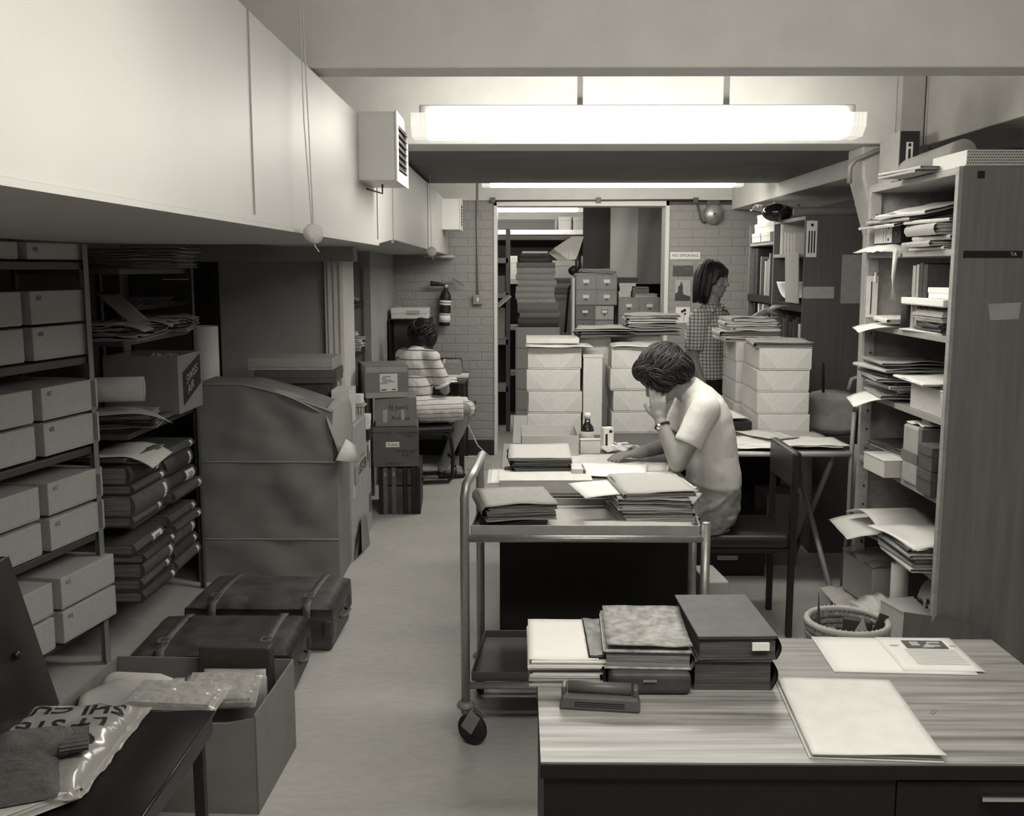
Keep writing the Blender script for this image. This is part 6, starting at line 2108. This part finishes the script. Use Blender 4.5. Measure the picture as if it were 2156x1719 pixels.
def face_parts(P, q, parent):
    for sx in (-1, 1):
        e = MB().ell(P(sx * .030, .0735, .004), (.0115, .0065, .0050), 12, 8, rot=q)
        o = ob('eye', e, eye_m, parent)
        ob('iris', MB().ell(P(sx * .030, .0785, .004), (.0052, .0022, .0052), 10, 6, rot=q), ink, o)
        ob('eyebrow', MB().cap(P(sx * .016, .080, .024), P(sx * .046, .070, .025), .0035, .0025, 8), hair2_m, parent)
    ob('lips', MB().ell(P(0, .081, -.058), (.018, .005, .006), 12, 6, rot=q), mat('lips', .20, .5), parent)


def locks(mb, c, q, rad, n, r, rnd, flow, ln=.07, zmin=-.3, lift=1.0):
    """wavy strands lying over the head: each follows the scalp along flow"""
    for k in range(n):
        a = rnd.uniform(0, 2 * PI)
        z = rnd.uniform(zmin, .98)
        h = math.sqrt(1 - z * z)
        p = V(h * math.cos(a), h * math.sin(a), z)
        fl_ = flow - p * flow.dot(p)
        if fl_.length < .05:
            fl_ = p.orthogonal()
        fl_.normalize()
        sd = p.cross(fl_)
        pts = []
        for j in range(6):
            t = j / 5 - .5
            d = (p + fl_ * t * ln * 12 + sd * .05 * math.sin(t * 6 + k * .7)).normalized()
            pts.append(c + q @ V(d.x * rad[0], d.y * rad[1], d.z * rad[2]) * (1.0 + .035 * math.sin(PI * (j / 5)) * lift))
        mb.tube(pts, [r * .3, r * .8, r, r, r * .7, r * .2], 6)


# ---------------------------------------------------------------- woman reading at the desk
rw = thing('person', 'seated woman in a white short sleeved top reading with her hand to her face', 'person', (.84, 4.45, 0))
O = V(.84, 4.45, 0)


def w_(x, y, z):
    return V(x, y, z) - O


b = MB()
pel = w_(.845, 4.45, .575)
che = w_(.825, 4.455, .90)
nk = w_(.770, 4.455, 1.075)
b.ell(pel, (.125, .165, .12), 22, 14)
b.ell(w_(.865, 4.45, .70), (.095, .135, .14), 22, 14)
b.ell(che, (.10, .155, .15), 22, 14)
b.cap(w_(.80, 4.33, 1.005), w_(.80, 4.58, 1.005), .062, None, 14)
b.cap(w_(.79, 4.455, 1.03), w_(.70, 4.455, 1.115), .056, .05, 14)
for s, y in ((-1, 4.36), (1, 4.54)):
    b.cap(w_(.84, y, .555), w_(.42, y + s * .02, .545), .088, .062, 14)
    b.cap(w_(.42, y + s * .02, .545), w_(.44, y + s * .02, .10), .056, .036, 14)
    b.cap(w_(.46, y + s * .02, .05), w_(.30, y + s * .03, .035), .04, .03, 12)
# near arm, elbow on the desk, hand at the cheek
sh, el, wr = w_(.785, 4.285, 1.000), w_(.675, 4.235, .795), w_(.612, 4.33, .955)
b.cap(sh, el, .052, .040, 14)
b.cap(el, wr, .041, .027, 14)
hand(b, wr + (wr - el).normalized() * .012, V(-.10, .12, 1), V(.25, 1, -.05), 1, [.25, .3, .35, .45], 1.0, .1)
# far arm lying on the desk
sh2, el2, wr2 = w_(.775, 4.63, 1.0), w_(.70, 4.66, .80), w_(.535, 4.53, .782)
b.cap(sh2, el2, .050, .040, 14)
b.cap(el2, wr2, .040, .026, 14)
hand(b, wr2, V(-1, -.30, -.06), V(0, .05, -1), -1, [.35, .45, .5, .55], 1.0, .1)
hc = w_(.632, 4.445, 1.142)
fw_, up_ = V(-.80, -.12, -.62), V(-.62, 0, .80)
P, q = head(b, hc, fw_, up_)
skinned('body', b, skin_m, rw, .0052, 5)
face_parts(P, q, rw)
# hair, short and thick
hm = MB()
hm.ell(P(0, -.028, .042), (.098, .108, .100), 26, 16, rot=q)
hm.ell(P(0, -.075, -.010), (.085, .070, .078), 20, 12, rot=q)
hm.ell(P(0, .040, .078), (.076, .058, .050), 20, 12, rot=q)
for sx in (-1, 1):
    hm.ell(P(sx * .070, .008, .012), (.030, .060, .066), 16, 10, rot=q)
ho = skinned('hair', hm, hair_m, rw, .006, 4)
lk = MB()
rl_ = random.Random(11)
locks(lk, P(0, -.026, .040), q, (.098, .110, .101), 520, .0036, rl_, V(.25, -1, .1), .085, -.35, 1.3)
locks(lk, P(0, -.072, -.006), q, (.085, .073, .081), 240, .0036, rl_, V(0, -.3, -1), .07, -.85, 1.3)
locks(lk, P(0, .036, .074), q, (.078, .060, .052), 220, .0034, rl_, V(.25, 1, .1), .08, -.4, 1.5)
for sx in (-1, 1):
    locks(lk, P(sx * .068, .008, .012), q, (.036, .064, .070), 170, .0034, rl_, V(.1, -.7, -1), .09, -.9, 1.2)
ob('hair_locks', lk, hair_m, ho)
# clothes: the jersey is one sleeve-and-trunk skin over a forward leaning back
def rg(x, z, rx, ry, t):
    return (w_(x, 4.452, z), V(math.cos(t) * rx, 0, math.sin(t) * rx), V(0, ry, 0))


b = loft([rg(.872, .650, .108, .160, -.10), rg(.872, .665, .120, .172, -.08), rg(.868, .72, .122, .170, -.05), rg(.858, .80, .116, .163, .05), rg(.845, .88, .116, .166, .15), rg(.828, .955, .114, .172, .28), rg(.805, 1.01, .104, .165, .42), rg(.785, 1.045, .086, .120, .6), rg(.762, 1.078, .066, .076, .8), rg(.742, 1.098, .060, .062, .85)])
b.cap(w_(.80, 4.315, .998), w_(.80, 4.595, .998), .064, None, 16)
for a, e in ((sh, el), (sh2, el2)):
    d = (e - a)
    b.tube([a - d * .2, a + d * .1, a + d * .58, a + d * .62], [.060, .064, .061, .059], 18)
    b.cap(a - d * .1, a + d * .3, .066, .063, 16)
skinned('top', b, tshirt, rw, .0055, 5, fold=.009)
b = loft([rg(.872, .70, .112, .160, -.1), rg(.872, .64, .122, .170, -.1), rg(.862, .57, .134, .180, -.1), rg(.84, .50, .130, .180, 0), rg(.82, .475, .10, .15, 0)])
for s, y in ((-1, 4.365), (1, 4.54)):
    b.cap(w_(.84, y, .555), w_(.42, y + s * .02, .55), .094, .072, 16)
    b.tube([w_(.42, y + s * .02, .55), w_(.44, y + s * .02, .12)], [.068, .056], 16)
for k in range(7):
    b.tube([w_(.93 - .02 * k, 4.30 + .004 * k, .66 - .012 * k), w_(.86 - .028 * k, 4.272, .60 - .013 * k), w_(.74 - .035 * k, 4.275, .55 - .006 * k)], [.005, .012, .005], 8)
for k in range(4):
    b.tube([w_(.965 - .01 * k, 4.36, .56 - .03 * k), w_(.93 - .02 * k, 4.30, .53 - .022 * k), w_(.84 - .03 * k, 4.275, .53 - .02 * k)], [.005, .012, .005], 8)
tj = skinned('trousers', b, jeans, rw, .006, 4, fold=.022)
ob('belt_loop', MB().box(-.004, .004, -.012, .012, -.02, .02), jeans, tj, .001, None, Matrix.Translation(w_(.965, 4.36, .655)))
for s, y in ((-1, 4.36), (1, 4.54)):
    b = MB()
    b.cap(w_(.46, y + s * .02, .045), w_(.31, y + s * .03, .035), .044, .034, 12)
    ob('shoe', b, black_m, rw)
wa = MB()
ax = (wr - el).normalized()
u = ax.orthogonal().normalized()
v2 = ax.cross(u)
cen = wr - ax * .015
wa.tube([cen + (u * math.cos(2 * PI * k / 24) + v2 * math.sin(2 * PI * k / 24)) * .0305 for k in range(25)], .0055, 6, 0, False)
wo = ob('watch_strap', wa, black_m, rw)
ob('watch_face', MB().ell(cen + V(-.016, -.027, .0), (.013, .007, .013), 12, 8), chrome, wo)

# ---------------------------------------------------------------- woman standing by the far bookcase
st_ = thing('person', 'standing woman in a checked short sleeved shirt reaching towards the far bookcase', 'person', (1.205, 6.42, 0))
O = V(1.205, 6.42, 0)
b = MB()
fwd = V(.80, -.60, 0).normalized()
sd_ = V(.60, .80, 0)          # towards her left
nkz = 1.40
b.ell(w_(1.20, 6.42, .92), (.155, .14, .13), 22, 14)
b.ell(w_(1.20, 6.42, 1.06), (.125, .115, .14), 22, 14)
b.ell(w_(1.205, 6.42, 1.20), (.145, .13, .14), 22, 14)
Ls, Rs = w_(1.205, 6.42, 1.31) + sd_ * .155, w_(1.205, 6.42, 1.31) - sd_ * .155
b.cap(Ls, Rs, .055, None, 14)
b.cap(w_(1.205, 6.42, 1.33), w_(1.215, 6.415, 1.44), .052, .048, 14)
b.cap(w_(1.20, 6.37, .86), w_(1.20, 6.37, .47), .085, .058, 14)
b.cap(w_(1.20, 6.37, .47), w_(1.19, 6.36, .08), .055, .036, 14)
b.cap(w_(1.20, 6.49, .86), w_(1.22, 6.49, .47), .085, .058, 14)
b.cap(w_(1.22, 6.49, .47), w_(1.21, 6.50, .08), .055, .036, 14)
for y in (6.36, 6.50):
    b.cap(w_(1.19, y + .02, .035), w_(1.33, y - .07, .03), .038, .03, 12)
# right arm hangs down, left arm reaches to the shelf
Re, Rw = w_(1.085, 6.33, 1.06), w_(1.145, 6.25, .89)
b.cap(Rs, Re, .050, .040, 14)
b.cap(Re, Rw, .040, .026, 14)
hand(b, Rw, V(.18, -.05, -1), V(.9, .4, .1), 1, [.35, .4, .45, .5], .95, .2)
Le, Lw = w_(1.40, 6.60, 1.20), w_(1.555, 6.43, 1.345)
b.cap(Ls, Le, .048, .038, 14)
b.cap(Le, Lw, .038, .025, 14)
hand(b, Lw, V(.8, -.25, .42), V(.35, .2, -.9), -1, [.15, .35, .5, .6], .95, .4)
hc = w_(1.222, 6.41, 1.545)
P, q = head(b, hc, V(.80, -.60, -.06), V(.02, 0, 1))
skinned('body', b, skin_d, st_, .0055, 5)
face_parts(P, q, st_)
hm = MB()
hm.ell(P(0, -.022, .042), (.090, .104, .086), 26, 16, rot=q)
hm.ell(P(0, -.058, -.045), (.088, .062, .105), 22, 14, rot=q)
hm.ell(P(0, -.060, -.09), (.083, .050, .06), 22, 14, rot=q)
for sx in (-1, 1):
    hm.cap(P(sx * .074, .012, .03), P(sx * .080, .0, -.095), .026, .022, 12)
    hm.cap(P(sx * .055, .052, .062), P(sx * .074, .042, -.015), .018, .012, 12)
hm.ell(P(0, .054, .066), (.058, .026, .026), 18, 10, rot=q)
ho = skinned('hair', hm, hair2_m, st_, .006, 6)
lk = MB()
rl_ = random.Random(17)
for k in range(230):
    a = rl_.uniform(.55 * PI, 2.45 * PI) if k % 4 else rl_.uniform(.62 * PI, .9 * PI) + (PI if k % 8 else .5 * PI)
    x, y = math.cos(a), math.sin(a)
    if y > .55:
        continue
    e = rl_.uniform(.97, 1.03)
    lo = -.145 + rl_.uniform(-.006, .008)
    lk.tube([P(x * .03, -.02 + y * .04, .128), P(x * .072 * e, -.02 + y * .085, .095), P(x * .096 * e, -.022 + y * .105 * e, .03), P(x * .104 * e, -.03 + y * .092 * e, -.06), P(x * .098 * e, -.032 + y * .085 * e, lo)], [.002, .0042, .0048, .0045, .002], 5)
ob('hair_strands', lk, hair2_m, ho)
b = MB()
shc = mat_bands('checked_cotton', .50, .11, 46, axes=(0, 2), thin=.25)
b.ell(w_(1.205, 6.42, 1.20), (.158, .142, .15), 24, 14)
b.cap(Ls, Rs, .064, None, 16)
b.tube([w_(1.205, 6.42, 1.26), w_(1.20, 6.42, 1.06), w_(1.20, 6.42, .95), w_(1.20, 6.42, .925)], [.15, .140, .168, .166], 30)
b.tube([w_(1.205, 6.42, 1.33), w_(1.212, 6.416, 1.385)], [.082, .062], 20)
for a, e in ((Ls, Le), (Rs, Re)):
    d = e - a
    b.tube([a - d * .12, a + d * .3, a + d * .72, a + d * .76], [.056, .064, .066, .064], 18)
skinned('shirt', b, shc, st_, .0065, 5, fold=.018)
col_ = MB()
for s in (-1, 1):
    c0 = w_(1.213, 6.416, 1.40)
    col_.add([c0 + sd_ * s * .055 - fwd * .03, c0 + sd_ * s * .045 + fwd * .055, c0 + sd_ * s * .10 + fwd * .07 + V(0, 0, -.055), c0 + sd_ * s * .10 - fwd * .02 + V(0, 0, -.035)], [(0, 1, 2, 3)], True)
co_ = ob('collar', col_, shc, st_)
t = co_.modifiers.new('thickness', 'SOLIDIFY')
t.thickness = .006
b = MB()
b.ell(w_(1.20, 6.42, .91), (.160, .148, .10), 24, 14)
b.cap(w_(1.20, 6.37, .86), w_(1.19, 6.36, .12), .098, .075, 16)
b.cap(w_(1.20, 6.49, .86), w_(1.21, 6.50, .12), .098, .075, 16)
skinned('trousers', b, black_cloth, st_, .008, 5)
for y in (6.36, 6.50):
    ob('shoe', MB().cap(w_(1.18, y + .025, .04), w_(1.335, y - .072, .034), .044, .034, 12), black_m, st_)

# ---------------------------------------------------------------- woman writing at the back desk, seen from behind
bw_ = thing('person', 'seated woman in a striped dress writing at the back desk, seen from behind', 'person', (-.79, 7.62, 0))
O = V(-.79, 7.62, 0)
b = MB()
f2 = V(.62, .78, 0).normalized()
l2 = V(-.78, .62, 0)            # her left
b.ell(w_(-.80, 7.60, .56), (.15, .15, .12), 22, 14)
b.ell(w_(-.80, 7.62, .72), (.125, .12, .15), 22, 14)
b.ell(w_(-.79, 7.65, .87), (.14, .125, .14), 22, 14)
Ls, Rs = w_(-.785, 7.67, .945) + l2 * .15, w_(-.785, 7.67, .945) - l2 * .15
b.cap(Ls, Rs, .055, None, 14)
b.cap(w_(-.78, 7.68, .97), w_(-.75, 7.72, 1.05), .052, .046, 14)
kn = [w_(-.43, 7.62, .545), w_(-.40, 7.78, .545)]
hp_ = [w_(-.77, 7.56, .55), w_(-.79, 7.68, .55)]
an = [w_(-.585, 7.66, .11), w_(-.60, 7.80, .11)]
for k in range(2):
    b.cap(hp_[k], kn[k], .085, .058, 14)
    b.cap(kn[k], kn[k].lerp(an[k], .4), .053, .054, 14)
    b.cap(kn[k].lerp(an[k], .4), an[k], .054, .034, 14)
    b.cap(an[k] + V(-.02, 0, -.03), an[k] + V(.12, .03, -.065), .034, .026, 12)
Re, Rw = w_(-.575, 7.63, .70), w_(-.60, 7.84, .795)
b.cap(Rs, Re, .047, .041, 14)
b.cap(Re, Rw, .041, .026, 14)
hand(b, Rw, V(-.05, .75, .15), V(-.35, .1, -.9), 1, [.5, .6, .7, .8], .95, .5)
Le = w_(-.90, 7.93, .80)
b.cap(Ls, Le, .047, .04, 14)
b.cap(Le, w_(-.74, 8.05, .785), .04, .026, 14)
hand(b, w_(-.74, 8.05, .785), V(.9, .3, 0), V(0, 0, -1), 1, .4, .95, .2)
hc = w_(-.735, 7.745, 1.10)
P, q = head(b, hc, V(.62, .70, -.45), V(.25, .25, 1))
skinned('body', b, skin_m, bw_, .0058, 5)
face_parts(P, q, bw_)
hm = MB()
hm.ell(P(0, -.026, .036), (.100, .110, .090), 24, 14, rot=q)
hm.ell(P(0, -.062, -.03), (.095, .068, .085), 20, 12, rot=q)
for sx in (-1, 1):
    hm.ell(P(sx * .072, .008, -.01), (.034, .055, .075), 16, 10, rot=q)
ho = skinned('hair', hm, hair2_m, bw_, .007, 4)
lk = MB()
locks(lk, P(0, -.036, .016), q, (.104, .114, .104), 130, .009, random.Random(14), V(0, -.5, -1), .06, -.7)
ob('hair_locks', lk, hair2_m, ho)
dr = mat_bands('striped_cotton', .66, .13, 15, axes=(2,), thin=.13, second=False)
dr2 = mat_bands('striped_cotton_skirt', .66, .16, 30, axes=(2,), thin=.14, second=False)
b = MB()
b.ell(w_(-.79, 7.65, .87), (.153, .138, .15), 24, 14)
b.ell(w_(-.80, 7.62, .72), (.138, .134, .15), 24, 14)
b.cap(Ls, Rs, .066, None, 16)
b.tube([w_(-.785, 7.67, .97), w_(-.77, 7.69, 1.01)], [.085, .06], 20)
for a, e in ((Ls, Le), (Rs, Re)):
    d = e - a
    b.tube([a - d * .12, a + d * .3, a + d * .8, a + d * .84], [.056, .062, .062, .06], 18)
bl2 = skinned('bodice', b, dr, bw_, .0065, 5, fold=.016)
d = Re - Rs
ob('cuff', MB().tube([Rs + d * .77, Rs + d * .86], [.064, .064], 18), label_m, bl2)
b = MB()
b.ell(w_(-.80, 7.60, .575), (.165, .162, .12), 24, 14)
for k in range(2):
    b.tube([hp_[k], hp_[k].lerp(kn[k], .5), hp_[k].lerp(kn[k], .97)], [.10, .094, .082], 20)
b.cap(hp_[0].lerp(hp_[1], .5), kn[0].lerp(kn[1], .5), .09, .07, 14)
b.box(-.34 + .06, .30, -.06, .12, .46, .50, 0, T(0, 0, 0, .0))
skinned('skirt', b, dr2, bw_, .007, 5, fold=.016)
for k in range(2):
    so_ = MB()
    a = an[k]
    so_.cap(a + V(-.03, -.005, -.082), a + V(.14, .03, -.085), .022, .022, 10)
    so_.tube([a + V(.0, -.04, -.08), a + V(.01, -.01, -.015), a + V(.01, .04, -.08)], .008, 6).tube([a + V(.09, -.03, -.09), a + V(.09, .0, -.035), a + V(.08, .05, -.09)], .008, 6)
    ob('sandal', so_, black_m, bw_)
ob('pen', MB().tube([Rw + V(-.02, .05, .02), Rw + V(.01, .02, .12)], .0045, 6), label_m, bw_)

# her chair, desk and reader
vc = thing('sled_chair', 'dark chair with bent tube runners under the woman in the striped dress', 'chair', (-.74, 7.60, 0), .25)
ob('seat', MB().box(-.20, .21, -.19, .19, .395, .44), leather, vc, .015)
for s in (-1, 1):
    ob('runner', MB().tube([(-.2, s * .17, .39), (.14, s * .17, .385), (.18, s * .17, .36), (.20, s * .17, .22), (.19, s * .17, .05), (.16, s * .17, .02), (-.2, s * .17, .02)], .014, 9), black_m, vc)
ob('cross_bar', MB().tube([(.19, -.17, .2), (.19, .17, .2)], .012, 8), black_m, vc)
wd_ = thing('back_desk', 'small dark desk in the back corner where the woman writes', 'desk', (-.745, 8.30, 0))
ob('desktop', MB().box(-.33, .31, -.34, .34, .71, .74), desk_far, wd_, .003)
for x, y in ((-.30, -.31), (.275, -.31), (-.30, .31), (.275, .31)):
    ob('leg', MB().box(x - .02, x + .02, y - .02, y + .02, 0, .71), black_m, wd_)
ob('side_panel', MB().box(.27, .28, -.28, .28, .12, .70), black_m, wd_)
mr = thing('microfilm_reader', 'black hooded reading machine on the back desk behind the dark head', 'reading machine', (-.90, 8.33, .742))
ob('hood', MB().box(-.165, -.155, -.18, .18, 0, .47).box(.155, .165, -.18, .18, 0, .47).box(-.155, .155, -.18, .18, .46, .47).box(-.155, .155, .17, .18, 0, .46), black_m, mr, .004)
ob('screen', MB().box(-.152, .152, .06, .07, .02, .45), mat('dull_screen', .12, .5), mr)
bx_ = lid_box('white card box with small print on top of the black reading machine', .30, .22, .085, (-.90, 8.30, 1.2135), 0, paper2, None, 'box', .5, 'card_box')
tl = MB()
for k in range(4):
    tl.bc((.03, -.1108, .062 - .009 * k), (.12 - .02 * (k % 2), .001, .003))
ob('print', tl, ink_g, bx_)
rd = thing('tape_recorder', 'small grey recorder with handle on a white tray on the back desk', 'recorder', (-.56, 8.18, .765))
ob('case', MB().box(-.085, .085, -.05, .05, 0, .10), grey_steel, rd, .008)
ob('top_strip', MB().box(-.08, .08, -.053, .05, .085, .118), steel, rd, .006)
ob('handle', MB().tube([(-.08, 0, .10), (-.08, -.01, .128), (.08, -.01, .128), (.085, 0, .05)], .006, 8), black_m, rd)
ob('badge', MB().bc((.0, -.0515, .06), (.05, .002, .01)), chrome, rd)
lid_box('flat white tray under the small recorder', .24, .20, .022, (-.54, 8.16, .742), 0, paper2, None, 'tray', .9, 'white_tray')
sheets('white paper hanging over the front edge of the back desk', .16, .2, 2, (-.60, 8.02, .743), .1, paper, fn=droop(.02, .1, 0, -1))

# dark shelves in the alcove beyond the pier
al = thing('alcove_shelving', 'dark shelving with papers in the alcove beyond the pier', 'shelving', (-1.40, 6.97, 0))
for z in (.35, .75, 1.05, 1.38):
    ob('shelf', MB().box(-.3, .28, -.3, .3, z - .02, z), black_m, al)
ob('side', MB().box(.27, .285, .28, .3, 0, 1.62), carton, al)
ob('side', MB().box(-.3, .28, -.32, -.3, 0, 1.62), black_m, al)
for k, (z, m) in enumerate(((1.052, buff2), (1.075, paper3), (1.098, paper2), (1.122, buff2))):
    folder(['bottom', 'second', 'third', 'top'][k] + ' file of the bright little heap in the alcove', .26, .22, .021, (-1.24, 7.0 + .02 * k, z), .2 * (-1) ** k, m, pages_m, 'folder', 'files in the alcove', 'L', R, bend=.015)
sheets('crumpled pale wrapping on the alcove files', .16, .16, 2, (-1.22, 7.0, 1.146), .3, paper2, fn=lambda x, y: .05 * abs(noise.noise((x * 20, y * 20, 9))))
sheets('dim crumpled wrapping high in the alcove', .2, .2, 2, (-1.24, 7.0, 1.385), .3, buff2, fn=lambda x, y: .12 * abs(noise.noise((x * 14, y * 14, 5))))
solo('wood_strip', MB().box(-.012, .012, -.02, .02, 0, .95), carton, 'pale upright wooden strip beside the carton tower', 'board', (-1.055, 7.08, 0))
